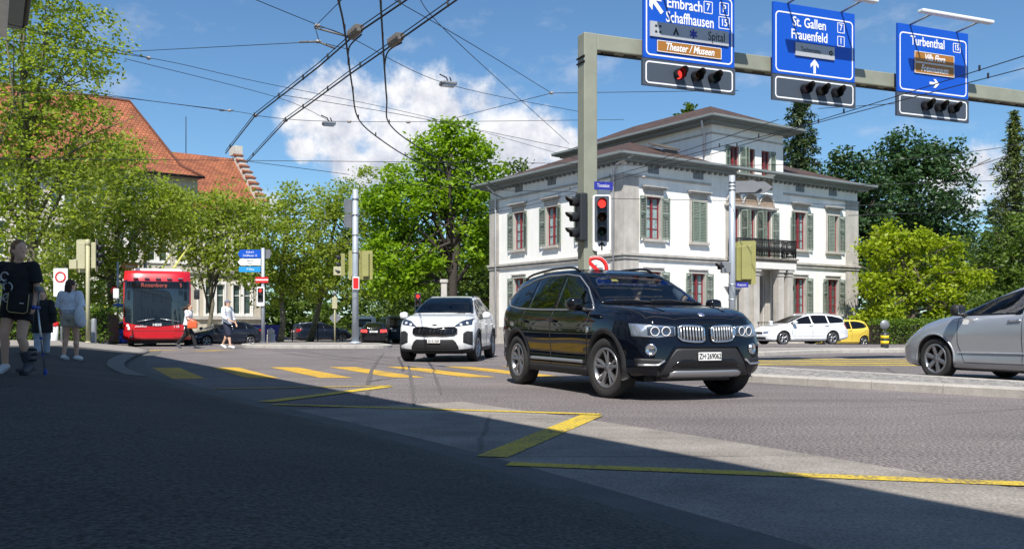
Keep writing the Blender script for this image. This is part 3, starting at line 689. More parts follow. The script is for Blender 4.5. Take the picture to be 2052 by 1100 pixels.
    mb = MB(); mb.box((9.1, .24, .2), (9.6, .279, 3.2)); mb.build('door_leaf', M['stone_grey'], dr)
    mb = MB(); mb.box((7.2, -1.5, -.45), (11.5, -.06, -.1)); mb.box((7.4, -1.3, -.1), (11.3, -.06, .0)); mb.build('entrance_step', M['stone_grey'], villa)
    mb = MB()
    for k in range(9): mb.tube([(8.45 + k * .22, -1.1, .0), (8.45 + k * .22, -1.1, 1.0)], .014, 5)
    mb.tube([(8.35, -1.1, 1.0), (10.3, -1.1, 1.0)], .02, 5); mb.build('handrail', M['iron'], villa)
    # eaves and roofs
    ov = .68
    rf = hip_roof(-ov, 7.4, -ov, VD + ov, 8.98, 21, ridge='y').build('roof', [M['tile_brown'], M['eave_grey']], villa, uv=True)
    hip_roof(10.4, VL + ov, -ov, VD + ov, 8.98, 21, ridge='y').build('roof', [M['tile_brown'], M['eave_grey']], villa, uv=True)
    def gutter(par, x0, x1, y0, y1, z):
        mb = MB(); pts = [(x0, y0), (x1, y0), (x1, y1), (x0, y1), (x0, y0)]
        for p, q in zip(pts, pts[1:]):
            p, q = Vector(p), Vector(q); n = Vector(((q - p).y, -(q - p).x)).normalized()
            prof = [(0, 0), (.0, -.10), (.05, -.15), (.12, -.15), (.17, -.09), (.17, .02)]
            vs_ = [(*(e + n * a), z + b) for e in (p - (q - p).normalized() * .13, q + (q - p).normalized() * .13) for a, b in prof]; k = len(prof)
            mb.add(vs_, [(i, i + 1, k + i + 1, k + i) for i in range(k - 1)])
        mb.build('gutter', M['eave_grey'], par)
    gutter(rf, -ov, VL + ov, -ov, VD + ov, 9.17)
    mb = MB(); mb.box((-.45, -.45, 8.86), (VL + .45, VD + .45, 8.979)); mb.build('eave_moulding', M['eave_grey'], rf)
    mb = MB()
    for k in range(46): mb.box((.2 + k * .4, -.20, 8.74), (.3 + k * .4, -.01, 8.858))
    for k in range(30): mb.box((-.20, .2 + k * .4, 8.74), (-.01, .3 + k * .4, 8.858))
    stuff(mb.build('dentils', M['eave_grey'], rf))
    # raised middle block
    t0, t1, tz = 6.05, 11.72, 11.52; ct = [7.79, 9.05, 10.27]
    mb = MB(); op = [(a - t0 - .34, a - t0 + .34, 8.86, 10.42) for a in ct]
    facade(mb, t1 - t0, 8.0, tz, op, lambda a, d, z: (t0 + a, -.035 + d, z), .2, 0, 1)
    for x in (t0, t1): mb.add([(x, -.035, 8.0), (x, VD, 8.0), (x, VD, tz), (x, -.035, tz)], [(0, 1, 2, 3)])
    mb.add([(t0, VD, 8), (t1, VD, 8), (t1, VD, tz), (t0, VD, tz)], [(0, 1, 2, 3)])
    tw = mb.build('belvedere', [M['render_white'], M['stone_grey']], villa)
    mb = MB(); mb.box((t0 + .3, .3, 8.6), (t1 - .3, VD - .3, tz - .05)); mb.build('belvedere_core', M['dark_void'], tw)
    mb = MB(); mb.box((t0 - .05, -.09, tz - .62), (t1 + .05, -.036, tz - .54)); mb.box((t0 - .05, -.036, tz - .62), (t0 - .001, VD, tz - .54)); mb.build('belvedere_band', M['stone_grey'], tw)
    for a in ct:
        f = put('window', mk(('f', .68, 1.56, 4), frame_mesh, .68, 1.56, 4), villa, (a, -.04, 8.86), 0)
        for s in (-1, 1): put('pane', mk(('p', .68, 1.56, s), pane_mesh, .68, 1.56, s), f)
        mb = MB(); mb.box((a - .45, -.14, 8.78), (a + .45, -.04, 8.855)); mb.build('sill', M['stone_grey'], f, (-a, .04, -8.86))
    for a, la, ra in ((ct[0], 170, 140), (ct[1], 110, None), (ct[2], None, 168)): shutters_at = shutters('R', a, 8.86, 1.56, .68, la, ra)
    r2 = hip_roof(t0 - .70, t1 + .70, -.78, VD + .78, tz, 24, ridge='y').build('belvedere_roof', [M['tile_brown'], M['eave_grey']], villa, uv=True)
    gutter(r2, t0 - .70, t1 + .70, -.78, VD + .78, tz + .19)
    mb = MB(); mb.box((t0 - .5, -.5, tz - .12), (t1 + .5, VD + .5, tz - .001)); mb.build('eave_moulding', M['eave_grey'], r2)
    # roof hatch, chimney
    mb = MB(); mb.box((3.7, 1.0, 9.7), (4.6, 2.1, 10.0)); mb.add([(3.6, .9, 10.0), (4.7, .9, 10.0), (4.7, 2.2, 10.45), (3.6, 2.2, 10.45), (3.6, .9, 10.08), (4.7, .9, 10.08), (4.7, 2.2, 10.53), (3.6, 2.2, 10.53)], [(0, 3, 2, 1), (4, 5, 6, 7), (0, 1, 5, 4), (1, 2, 6, 5), (2, 3, 7, 6), (3, 0, 4, 7)])
    mb.build('roof_hatch', M['door_wood'], rf)
    # downpipes
    for pts in ([(-.05, .45 - ov - .5, 9.05), (-.2, .3, 8.75), (-.13, .62, 8.5), (-.13, .62, .3)], [(-ov, VD - .6, 9.05), (-.3, VD - .7, 8.7), (-.13, VD - .75, 8.45), (-.13, VD - .75, .3)],
                [(t0 - .70, .0, tz), (t0 - .25, .35, tz - .45), (t0 - .1, .4, tz - .6), (t0 - .1, .4, 9.9)]):
        mb = MB(); mb.tube(pts, .055, 8); mb.build('downpipe', M['downpipe'], villa)
villa_build()

# ------------------------------------------------------------------ the school behind the trees
school = thing('school_building', 'large cream building with steep orange tiled roofs behind the plane trees', 'building', (-29.5, 66, -.42), math.atan2(.6, .8))
def school_build():
    mb = MB(); ops = []
    for k in range(14):
        x = -18.2 + k * 2.15
        for z, h in ((2.1, 2.3), (6.0, 2.3), (9.4, 1.6)):
            if x > 6.6 and z > 9: continue
            if 6.2 < x < 7.3: continue
            ops += [(x + 20, x + .62 + 20, z, z + h), (x + .86 + 20, x + 1.48 + 20, z, z + h)]
    facade(mb, 27.0, -.3, 12.4, [o for o in ops if o[1] < 26.9], lambda a, d, z: (a - 20, d, z), .25)
    facade(mb, 5.0, -.3, 10.4, [(o[0] - 27, o[1] - 27, o[2], o[3]) for o in ops if o[0] > 27], lambda a, d, z: (a + 7, .05 + d, z), .25)
    mb.add([(12, .05, -.3), (12, 12, -.3), (12, 12, 10.4), (12, .05, 10.4)], [(0, 1, 2, 3)]); mb.add([(7, 0, 10), (7, 12, 10), (7, 12, 12.4), (7, 0, 12.4)], [(0, 1, 2, 3)])
    mb.add([(-20, 0, -.3), (-20, 12, -.3), (-20, 12, 12.4), (-20, 0, 12.4)], [(3, 2, 1, 0)])
    mb.build('wall', M['render_cream'], school)
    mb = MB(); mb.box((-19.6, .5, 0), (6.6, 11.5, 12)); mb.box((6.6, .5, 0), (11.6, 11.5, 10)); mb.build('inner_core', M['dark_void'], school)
    w = MB(); b = .07
    for (lo, hi) in (((0, 0), (.62, b)), ((0, 1), (.62, 1 + b)), ((0, 0), (b, 1)), ((.62 - b, 0), (.62, 1))): pass
    meshes = {}
    for o in ops:
        h = o[3] - o[2]; key = round(h, 2)
        if key not in meshes:
            w = MB(); w.box((0, 0, 0), (.62, .06, b)); w.box((0, 0, h - b), (.62, .06, h)); w.box((0, 0, b), (b, .06, h - b)); w.box((.62 - b, 0, b), (.62, .06, h - b)); w.box((b, 0, h * .62), (.62 - b, .06, h * .62 + .06))
            p = MB(); p.box((.02, .04, .02), (.6, .05, h - .02)); meshes[key] = (w.mesh('window', M['trim_white']), p.mesh('pane', M['pane']))
        f = put('window', meshes[key][0], school, (o[0] - 20, .15, o[2])); put('pane', meshes[key][1], f)
        if o[0] in [q[0] for q in ops[::2]]:
            s = MB(); s.box((-.12, -.24, -.16), (1.6, .0, -.002)); s.box((.62, -.18, 0), (.86, -.02, h)); s.box((-.12, -.2, h), (1.6, -.02, h + .2)); s.box((-.12, -.2, 0), (-.002, -.02, h)); s.box((1.482, -.2, 0), (1.6, -.02, h)); s.build('surround', M['trim_white'], f)
    for z in (1.7, 5.2): mb = MB(); mb.box((-20, -.15, z), (12.1, -.001, z + .22)); mb.build('string_course', M['stone_grey'], school)
    # main steep hip roof
    mb = MB(); e = .8; ze, zr = 12.35, 18.9
    b = [(-21, -e, ze), (7.2, -e, ze), (7.2, 12 + e, ze), (-21, 12 + e, ze)]; m_ = [(-20.2, .9, ze + 1.0), (6.0, .9, ze + 1.0), (6.0, 11.1, ze + 1.0), (-20.2, 11.1, ze + 1.0)]; r_ = [(-15, 6, zr), (3.6, 6, zr)]
    mb.add(b + m_ + r_, [(0, 1, 5, 4), (1, 2, 6, 5), (2, 3, 7, 6), (3, 0, 4, 7), (4, 5, 9, 8), (5, 6, 9), (6, 7, 8, 9), (7, 4, 8)], 0); mb.add(b, [(3, 2, 1, 0)], 1)
    rf = mb.build('roof', [M['tile_orange'], M['eave_grey']], school, uv=True)
    mb = MB(); mb.tube([(7.2, -e, ze + .06), (6.0, .9, ze + 1.04), (3.6, 6, zr + .04), (-15, 6, zr + .04)], .11, 6); mb.build('ridge_tiles', M['tile_orange'], rf)
    mb = MB(); mb.tube([(-21, -e - .05, ze + .02), (7.25, -e - .05, ze + .02)], .09, 8); mb.build('gutter', M['iron'], rf)
    # wing roof with stepped gable
    mb = MB(); mb.add([(4, -.5, 10.1), (11.9, -.5, 10.1), (11.9, 6, 15.3), (4, 6, 15.3), (11.9, 12.5, 10.1), (4, 12.5, 10.1)], [(0, 1, 2, 3), (3, 2, 4, 5), (0, 5, 4, 1)], 0)
    r2 = mb.build('wing_roof', M['tile_orange'], school, uv=True)
    mb = MB(); n = 9
    for k in range(n):
        y0 = -.5 + k * 6.2 / n; z = 10.1 + (y0 + .5) * .8 + .9
        for ya, yb in ((y0, y0 + 6.2 / n + .02), (12 - y0 - 6.2 / n - .02, 12 - y0)):
            mb.box((11.9, ya, 9.0), (12.45, yb, z))
    mb.build('stepped_gable', M['gable_stone'], school)
    for k in range(n):
        y0 = -.5 + k * 6.2 / n; z = 10.1 + (y0 + .5) * .8 + .9; d = 6.2 / n
        c = MB(); c.add([(11.82, y0 - .08, z + .02), (12.53, y0 - .08, z + .02), (12.53, y0 + d, z + .3), (11.82, y0 + d, z + .3), (11.82, y0 + d, z + .02), (12.53, y0 + d, z + .02)], [(0, 1, 2, 3), (0, 3, 4), (1, 5, 2), (0, 4, 5, 1), (4, 3, 2, 5)])
        c.build('gable_cap', M['tile_orange'], school, uv=True)
    mb = MB(); mb.box((11.85, 5.3, 15.6), (12.5, 6.7, 16.3)); mb.build('gable_head', M['gable_stone'], school)
    mb = MB(); mb.tube([(8.0, 6, 15.2), (8.0, 6, 18.3)], .035, 6); mb.build('antenna', M['wire'], school)
school_build()
# ------------------------------------------------------------------ vehicles
mat('paint_black', (.003, .004, .008), .3, coat=1.0, spec=.0)
mat('paint_white', (.74, .75, .76), .3, coat=1.0)
mat('paint_silver', (.42, .44, .47), .32, .55, coat=1.0)
mat('paint_navy', (.012, .018, .035), .3, coat=1.0, spec=.05)
mat('paint_blue', (.01, .05, .36), .28, coat=1.0)
mat('paint_yellow', (.75, .55, .09), .35, coat=1.0)
mat('paint_dark', (.006, .006, .008), .3, coat=1.0, spec=.05)
mat('paint_slate', (.05, .065, .085), .3, coat=1.0)
mat('bus_red', (.50, .010, .018), .3, coat=.8)
mat('trim_black', (.016, .016, .018), .6)
mat('gloss_black', (.006, .006, .007), .12)
mat('tyre', (.022, .021, .021), .85, var=.2, vscale=20)
mat('rim', (.36, .36, .37), .3, .85)
mat('rim_dark', (.015, .015, .016), .5, .3)
mat('chrome', (.75, .76, .78), .18, 1.0)
mat('satin', (.50, .51, .53), .35, .8)
mat('lamp_clear', (.36, .42, .50), .15, .8, spec=.9, col2=(.62, .66, .72), vscale=9)
mat('lamp_dark', (.05, .07, .11), .06, .3, spec=.9)
mat('lamp_core', (.85, .88, .92), .1, .2, emit=(1, 1, 1), estr=.35)
mat('lamp_red', (.22, .006, .008), .15, emit=(1, .02, .02), estr=.12)
mat('lamp_red_lit', (.5, .01, .01), .2, emit=(1, .06, .05), estr=1.6)
mat('lamp_amber', (.5, .2, .02), .2)
mat('plate_white', (.82, .82, .80), .4)
mat('ink', (.015, .015, .015), .6)
mat('seat', (.035, .034, .035), .8)
mat('dash', (.015, .015, .017), .7)
mat('skin', (.70, .42, .29), .55, var=.05)
mat('hair_brown', (.05, .022, .012), .6, var=.35, vscale=30)
mat('hair_blond', (.22, .12, .055), .6, var=.3, vscale=30)
glass('glass_clear', (.75, .9, .95), see=.78)
glass('glass_tint', (.35, .5, .55), see=.5)
glass('glass_dark', (.18, .22, .24), see=.28)

def pchip(xs, ys):
    o = np.argsort(xs); x = np.array(xs, float)[o]; y = np.array(ys, float)[o]; h = np.diff(x); d = np.diff(y) / h; n = len(x); s = np.zeros(n)
    for i in range(1, n - 1):
        if d[i - 1] * d[i] > 0: w1 = 2 * h[i] + h[i - 1]; w2 = h[i] + 2 * h[i - 1]; s[i] = (w1 + w2) / (w1 / d[i - 1] + w2 / d[i])
    s[0], s[-1] = d[0], d[-1]
    def f(q):
        q = min(max(q, x[0]), x[-1]); i = min(max(int(np.searchsorted(x, q)) - 1, 0), n - 2); t = (q - x[i]) / h[i]
        return float((1 + 2 * t) * (1 - t) ** 2 * y[i] + t * (1 - t) ** 2 * h[i] * s[i] + t * t * (3 - 2 * t) * y[i + 1] + t * t * (t - 1) * h[i] * s[i + 1])
    return f
def lin(pts):
    xs = [p[0] for p in pts]; ys = [p[1] for p in pts]
    if xs[0] > xs[-1]: xs = xs[::-1]; ys = ys[::-1]
    return lambda q: float(np.interp(q, xs, ys))

class Car:
    def __init__(s, name, label, cat, loc, heading, P, paint, group=None, res=1.0):
        s.P = P; s.res = res; s.paint = M[paint]
        s.root = thing(name, label, cat, loc, math.atan2(heading[1], heading[0]), group)
        s.shell()
    def shell(s):
        P = s.P; xF, xR = P['xF'], P['xR']; f = {k: pchip(*zip(*P[k])) for k in ('zt', 'zs', 'zb', 'w', 'wt')}
        s.f = f; n = int(96 * s.res); t = np.linspace(0, 1, n); base = xR + (xF - xR) * (.5 - .5 * np.cos(np.pi * t)) * .35 + (xR + (xF - xR) * t) * .65 - xR * .35 * 0
        xs = xR + (xF - xR) * (.35 * (.5 - .5 * np.cos(np.pi * t)) + .65 * t)
        nose = pchip(*zip(*P.get('nose', [(0, 0), (2, 0)]))); tail = pchip(*zip(*P.get('tail', [(0, 0), (2, 0)])))
        bowF, bowR = P.get('bowF', .16), P.get('bowR', .10); zf = P.get('nz', .75)
        secs = []
        for x in xs:
            zb, zs, zt, w, wt = (f[k](x) for k in ('zb', 'zs', 'zt', 'w', 'wt')); zs = min(zs, zt - .015); d = zs - zb; g = max(0.0, zt - .06 - zs); rd = min(.055, .3 * (zt - zs)); sh = P.get('shoulder', .95)
            pts = [(0, zb), (.55 * w, zb), (.88 * w, zb + .0), (.965 * w, zb + .05), (.985 * w, zb + .16 * d), (.975 * w, zb + .34 * d), (.99 * w, zb + .52 * d), (1.0 * w, zb + .68 * d), (.992 * w, zb + .82 * d), (.975 * w, zb + .93 * d), (sh * w, zs)]
            y0, z0 = sh * w - .006, zs; y1, z1 = wt, zt - rd
            for k in (.06, .3, .55, .8, .96): pts.append((y0 + (y1 - y0) * (k + .10 * k * (k - 1)), z0 + (z1 - z0) * k))
            pts += [(wt * .955, zt - rd * .42), (wt * .86, zt - rd * .15), (wt * .55, zt - rd * .05), (wt * .25, zt), (0, zt)]
            secs.append(pts)
        # resample each section
        def rs(p):
            p = np.array(p); out = []
            k = len(p)
            for i in range(k - 1):
                a, b = p[i], p[i + 1]; L = max(1, int(math.ceil(np.hypot(*(b - a)) / (.075 / s.res)))) if s.rsn is None else s.rsn[i]
                p0, p3 = p[max(i - 1, 0)], p[min(i + 2, k - 1)]
                for q in range(L):
                    tt = q / L; c = .5 * (2 * a + (b - p0) * tt + (2 * p0 - 5 * a + 4 * b - p3) * tt ** 2 + (3 * a - 3 * b + p3 - p0) * tt ** 3) * .6 + (a + (b - a) * tt) * .4
                    out.append(c)
            out.append(p[-1]); return np.array(out)
        mid = secs[len(secs) // 2]; s.rsn = [max(1, int(round(math.hypot(b[0] - a[0], b[1] - a[1]) / (.07 / s.res)))) for a, b in zip(mid, mid[1:])]
        secs = [rs(p) for p in secs]; k = len(secs[0])
        cf, cr = P.get('cf', .9), P.get('cr', .7)
        def warp(x, y, z):
            tf = max(0, (x - (xF - cf)) / cf); tr = max(0, ((xR + cr) - x) / cr); wm = P['wmax']
            return x - bowF * tf * tf * (abs(y) / wm) ** 2.2 - nose(z) * tf * tf + bowR * tr * tr * (abs(y) / wm) ** 2.2 + tail(z) * tr * tr
        V = []; F = []; ring = 2 * k - 2
        for x, p in zip(xs, secs):
            for y, z in p: V.append((warp(x, y, z), y, z))
            for y, z in p[-2:0:-1]: V.append((warp(x, -y, z), -y, z))
        for i in range(n - 1):
            for j in range(ring): a = i * ring + j; b = i * ring + (j + 1) % ring; F.append((a, b, b + ring, a + ring))
        m_ = 14
        for end, x, p in ((0, xs[0], secs[0]), (n - 1, xs[-1], secs[-1])):
            o = end * ring; prev = None
            rows = []
            for j in range(k):
                y, z = p[j]
                if j in (0, k - 1): rows.append([o + j] * (m_ + 1)); continue
                row = [o + j]
                for q in range(1, m_): yy = y * (1 - 2 * q / m_); V.append((warp(x, yy, z), yy, z)); row.append(len(V) - 1)
                row.append(o + ring - j); rows.append(row)
            for a, b in zip(rows, rows[1:]):
                for q in range(m_):
                    fc = []
                    for v_ in (a[q], a[q + 1], b[q + 1], b[q]):
                        if v_ not in fc: fc.append(v_)
                    if len(fc) >= 3: F.append(tuple(fc) if end else tuple(reversed(fc)))
        me = bpy.data.meshes.new('body'); me.from_pydata(V, [], F); me.materials.append(s.paint); me.materials.append(M['trim_black'])
        bm = bmesh.new(); bm.from_mesh(me); bmesh.ops.recalc_face_normals(bm, faces=bm.faces[:]); bm.to_mesh(me); bm.free()
        o = bpy.data.objects.new('body', me); C.objects.link(o); cut = MB(); wb = P['wb']; ra = P['ra']
        for x in (wb / 2, -wb / 2):
            for sd in (-1, 1):
                cut.lathe([(0, sd * .45), (ra, sd * .45), (ra, sd * 1.3), (0, sd * 1.3)][::sd], (x, 0, P['r'] + P.get('arch_up', .0)), 'y', 40, 0, True)
        cm = cut.mesh('cut', M['trim_black']); b2 = bmesh.new(); b2.from_mesh(cm); bmesh.ops.remove_doubles(b2, verts=b2.verts[:], dist=1e-5); bmesh.ops.recalc_face_normals(b2, faces=b2.faces[:]); b2.to_mesh(cm); b2.free()
        co = bpy.data.objects.new('cut', cm); C.objects.link(co)
        md = o.modifiers.new('b', 'BOOLEAN'); md.operation = 'DIFFERENCE'; md.object = co; md.solver = 'EXACT'
        try: md.material_mode = 'TRANSFER'
        except Exception: pass
        new = evaluated(o)
        if len(new.polygons) < 500: md.solver = 'FAST'; new = evaluated(o)
        if len(new.polygons) < 500: o.modifiers.clear(); new = evaluated(o); print('NO BOOLEAN', s.root.name)
        bpy.data.objects.remove(o); bpy.data.objects.remove(co)
        new.validate(); new.name = 'body'; s.body_me = new; new.polygons.foreach_set('use_smooth', [True] * len(new.polygons))
        bm = bmesh.new(); bm.from_mesh(new); s.bvh = BVHTree.FromBMesh(bm); bm.free()
        if len(new.polygons) < 500: print('BOOL FAIL', s.root.name, len(new.polygons))
        s.body = put('body', new, s.root); s.holes = []
    # ---- projecting features on the shell
    def hit(s, ax, a, b):
        # ax: 'L','R' side -> (x,z); 'F','B' ends -> (y,z); 'T' top -> (x,y)
        o, d = {'L': ((a, 4, b), (0, -1, 0)), 'R': ((a, -4, b), (0, 1, 0)), 'F': ((6, a, b), (-1, 0, 0)), 'B': ((-6, a, b), (1, 0, 0)), 'T': ((a, b, 5), (0, 0, -1))}[ax]
        o = Vector(o) + Vector((1.7e-4, 2.3e-4, 1.1e-4)); loc, n, _, _ = s.bvh.ray_cast(o, Vector(d))
        if loc is None: return None, None
        if n.dot(Vector(d)) > 0: n = -n
        return loc, n
    def patch(s, name, ax, u0, u1, lo, hi, m_, nu=16, nv=8, off=.004, border=0.0, bm_=None, parent=None, hole=False, skirt=.02, label=None):
        lo = lin(lo) if isinstance(lo, list) else lo; hi = lin(hi) if isinstance(hi, list) else hi
        us = list(np.linspace(u0, u1, nu + 1)); ts = list(np.linspace(0, 1, nv + 1))
        if border:
            us = [u0] + list(np.linspace(u0 + math.copysign(border, u1 - u0), u1 - math.copysign(border, u1 - u0), nu - 1)) + [u1]
        grid = []
        for u in us:
            l, h = lo(u), hi(u)
            tt = ts if not border or abs(h - l) < 1e-6 else [0] + list(np.linspace(min(.45, border / abs(h - l)), 1 - min(.45, border / abs(h - l)), nv - 1)) + [1]
            grid.append([(u, l + (h - l) * t_) for t_ in tt])
        vs_ = []; ns = []
        last = None
        for row in grid:
            for a, b in row:
                p, n = s.hit(ax, a, b)
                if p is None:
                    q = {'L': Vector((a, 0, b)), 'R': Vector((a, 0, b)), 'F': Vector((s.P['xF'] - .3, a, b)), 'B': Vector((s.P['xR'] + .3, a, b)), 'T': Vector((a, b, .8))}[ax]
                    p, n, _, _ = s.bvh.find_nearest(last if last is not None else q)
                last = p
                vs_.append(p + n * off); ns.append(n)
        N_, K = len(grid), len(grid[0]); mb = MB()
        fs = []; ms = []
        for i in range(N_ - 1):
            for j in range(K - 1):
                fs.append((i * K + j, (i + 1) * K + j, (i + 1) * K + j + 1, i * K + j)) if False else fs.append((i * K + j, (i + 1) * K + j, (i + 1) * K + j + 1, i * K + j + 1))
                ms.append(1 if border and (i in (0, N_ - 2) or j in (0, K - 2)) else 0)
        mb.add(vs_, fs, 0, True); mb.m = ms
        bd = [i * K for i in range(N_)] + [(N_ - 1) * K + j for j in range(1, K)] + [i * K + K - 1 for i in range(N_ - 2, -1, -1)] + [j for j in range(K - 2, 0, -1)]
        sk = [vs_[i] - ns[i] * skirt for i in bd]; o0 = len(mb.v); B = len(bd)
        mb.v += [tuple(p) for p in sk]
        for i in range(B): mb.f.append((bd[i], bd[(i + 1) % B], o0 + (i + 1) % B, o0 + i)); mb.m.append(1 if border else 0); mb.sm.append(False)
        me = mb.mesh(name, [M[m_], M[bm_ or 'gloss_black']])
        bmx = bmesh.new(); bmx.from_mesh(me); bmesh.ops.recalc_face_normals(bmx, faces=bmx.faces[:])
        if len(bmx.faces):
            f0 = bmx.faces[:][(N_ - 1) * (K - 1) // 2]; ref = ns[min(len(ns) - 1, len(ns) // 2)]
            if f0.normal.dot(ref) < 0: bmesh.ops.reverse_faces(bmx, faces=bmx.faces[:])
        bmx.to_mesh(me); bmx.free()
        if hole: s.holes.append((ax, u0, u1, lo, hi, border))
        ob = put(name, me, parent or s.root)
        if label: ob['label'] = label
        return ob
    def seam(s, name, ax, pts, m_='trim_black', r=.005, off=0.0, parent=None, n=6):
        den = []
        for (a, b), (c, d) in zip(pts, pts[1:]):
            k = max(1, int(math.hypot(c - a, d - b) / .05)); den += [(a + (c - a) * q / k, b + (d - b) * q / k) for q in range(k)]
        den.append(pts[-1]); P3 = []
        for a, b in den:
            p, nn = s.hit(ax, a, b)
            if p is not None: P3.append(p + nn * off)
        mb = MB(); mb.tube(P3, r, n); return mb.build(name, M[m_], parent or s.body)
    def cut_holes(s):
        bm = bmesh.new(); bm.from_mesh(s.body_me); dead = []
        for f in bm.faces:
            c = f.calc_center_median(); n = f.normal
            for ax, u0, u1, lo, hi, b in s.holes:
                if ax in 'LR':
                    if (c.y > 0) != (ax == 'L') or abs(n.y) < .25: continue
                    a, q = c.x, c.z
                elif ax == 'T':
                    if n.z < .15: continue
                    a, q = c.x, c.y
                else:
                    if (c.x > 0) != (ax == 'F') or abs(n.x) < .2: continue
                    a, q = c.y, c.z
                e = b * .55
                if min(u0, u1) + e < a < max(u0, u1) - e and min(lo(a), hi(a)) + e < q < max(lo(a), hi(a)) - e: dead.append(f); break
        bmesh.ops.delete(bm, geom=dead, context='FACES'); bm.to_mesh(s.body_me); bm.free()
    def wheels(s, style='five', steer=0, rimm='rim'):
        P = s.P; r = P['r']; w = P.get('tw', .235); yo = P['track'] / 2
        ty, rm = wheel_mesh(r, P.get('rr', r * .64), w, style, rimm)
        for x in (P['wb'] / 2, -P['wb'] / 2):
            for sd in (-1, 1):
                a = put('wheel', ty, s.root, (x, sd * yo, r), (0 if sd > 0 else math.pi) + (steer if x > 0 else 0)); put('rim', rm, a)
        mb = MB()
        for x in (P['wb'] / 2, -P['wb'] / 2):
            mb.box((x - P['ra'] - .02, -.46, .22), (x + P['ra'] + .02, .46, .6))
        mb.box((P['xR'] + .4, -.6, P['zbm'] - .03), (P['xF'] - .45, .6, P['zbm'] + .1))
        mb.build('underbody', M['trim_black'], s.root)
    def mirror(s, x, z, m_='paint', wy=.0, body=None):
        for sd in (-1, 1):
            p, n = s.hit('L' if sd > 0 else 'R', x, z); y = abs(p.y)
            mb = MB()
            prof = [(-.0, 0), (.02, .055), (.06, .085), (.11, .095), (.15, .075), (.165, .0)]
            ring = 14; vs_ = []; K = len(prof)
            # a rounded shell: lofted superellipse sections along y
            for k, (yy, sc) in enumerate([(.10, .50), (.12, .86), (.16, 1.0), (.22, 1.0), (.27, .86), (.295, .5), (.30, .1)]):
                for j in range(ring):
                    a = 2 * math.pi * j / ring; cx, cz = math.cos(a), math.sin(a)
                    ex = math.copysign(abs(cx) ** .6, cx) * .085 * sc; ez = math.copysign(abs(cz) ** .6, cz) * .085 * sc
                    vs_.append((x + ex + .02, sd * (y - .02 + yy), z + .085 + ez))
            fs = [(k * ring + j, k * ring + (j + 1) % ring, (k + 1) * ring + (j + 1) % ring, (k + 1) * ring + j) for k in range(6) for j in range(ring)] + [tuple(range(ring))[::-1]]
            mb.add(vs_, fs, 0, True)
            mo = mb.build('mirror', body or s.paint, s.root)
            q = MB(); q.tube([(x + .02, sd * (y - .05), z - .005), (x + .02, sd * (y + .10), z + .03)], [.035, .028], 8); q.build('mirror_arm', M['trim_black'], mo)
            q = MB(); q.box((x - .071, sd * (y + .19) - .075, z + .03), (x - .064, sd * (y + .19) + .075, z + .14)); q.build('mirror_glass', M['chrome'], mo)
    def plate(s, end, z, text, y=0, w=.30, h=.085, lift=.012):
        x, n = s.hit('F' if end > 0 else 'B', y, z)
        if x is None: x = Vector((s.P['xF'] if end > 0 else s.P['xR'], y, z))
        mb = MB(); mb.bbox((-.008, -w / 2, -h / 2), (.008, w / 2, h / 2), .006)
        pl = mb.build('number_plate', M['plate_white'], s.root, (x.x + end * (lift + .006), y, z)); pl.rotation_euler = (0, 0, 0 if end > 0 else math.pi)
        me = text_mesh(text, h * .95, M['ink'], sx=.72, ext=.001, bold=.002); me.transform(Matrix.Rotation(R(90), 4, 'Z') @ Matrix.Rotation(R(90), 4, 'X'))
        put('plate_lettering', me, pl, (.0095, 0, 0)); return pl
    def interior(s, driver=False, roofz=1.4, belt=1.0, fx=.3, helm=1):
        P = s.P; g = MB(); yw = P['wmax'] * .78; wb = P['wb']
        g.box((P['xR'] + .35, -yw, P['zbm'] + .1), (wb / 2 - .25, yw, P['zbm'] + .2))
        g.bbox((fx + .55, -yw, belt - .25), (fx + .95, yw, belt - .02), .06)
        it = g.build('interior', M['dash'], s.root)
        for x in (fx - .28, fx - 1.12):
            for y in (-.37, .37):
                q = MB(); q.bbox((x - .25, y - .24, .45), (x + .28, y + .24, .62), .05)
                q.xf = Matrix.Translation((x - .22, y, .6)) @ Matrix.Rotation(R(-14), 4, 'Y'); q.bbox((-.09, -.23, -.05), (.08, .23, roofz - .6 - .33), .06); q.bbox((-.07, -.12, roofz - .6 - .30), (.05, .12, roofz - .6 - .10), .045); q.xf = None
                q.build('seat', M['seat'], it)
        q = MB(); q.xf = Matrix.Translation((fx + .42, .37 * helm, belt - .03)) @ Matrix.Rotation(R(-62), 4, 'Y')
        q.lathe([(.185 + .018 * math.cos(a), .018 * math.sin(a)) for a in np.linspace(0, 2 * math.pi, 9)[:-1]], (0, 0, 0), 'z', 24, close=True); q.tube([(0, -.18, 0), (0, .18, 0)], .018, 6); q.tube([(0, 0, 0), (-.17, 0, 0)], .018, 6); q.xf = None
        q.build('steering_wheel', M['trim_black'], it)

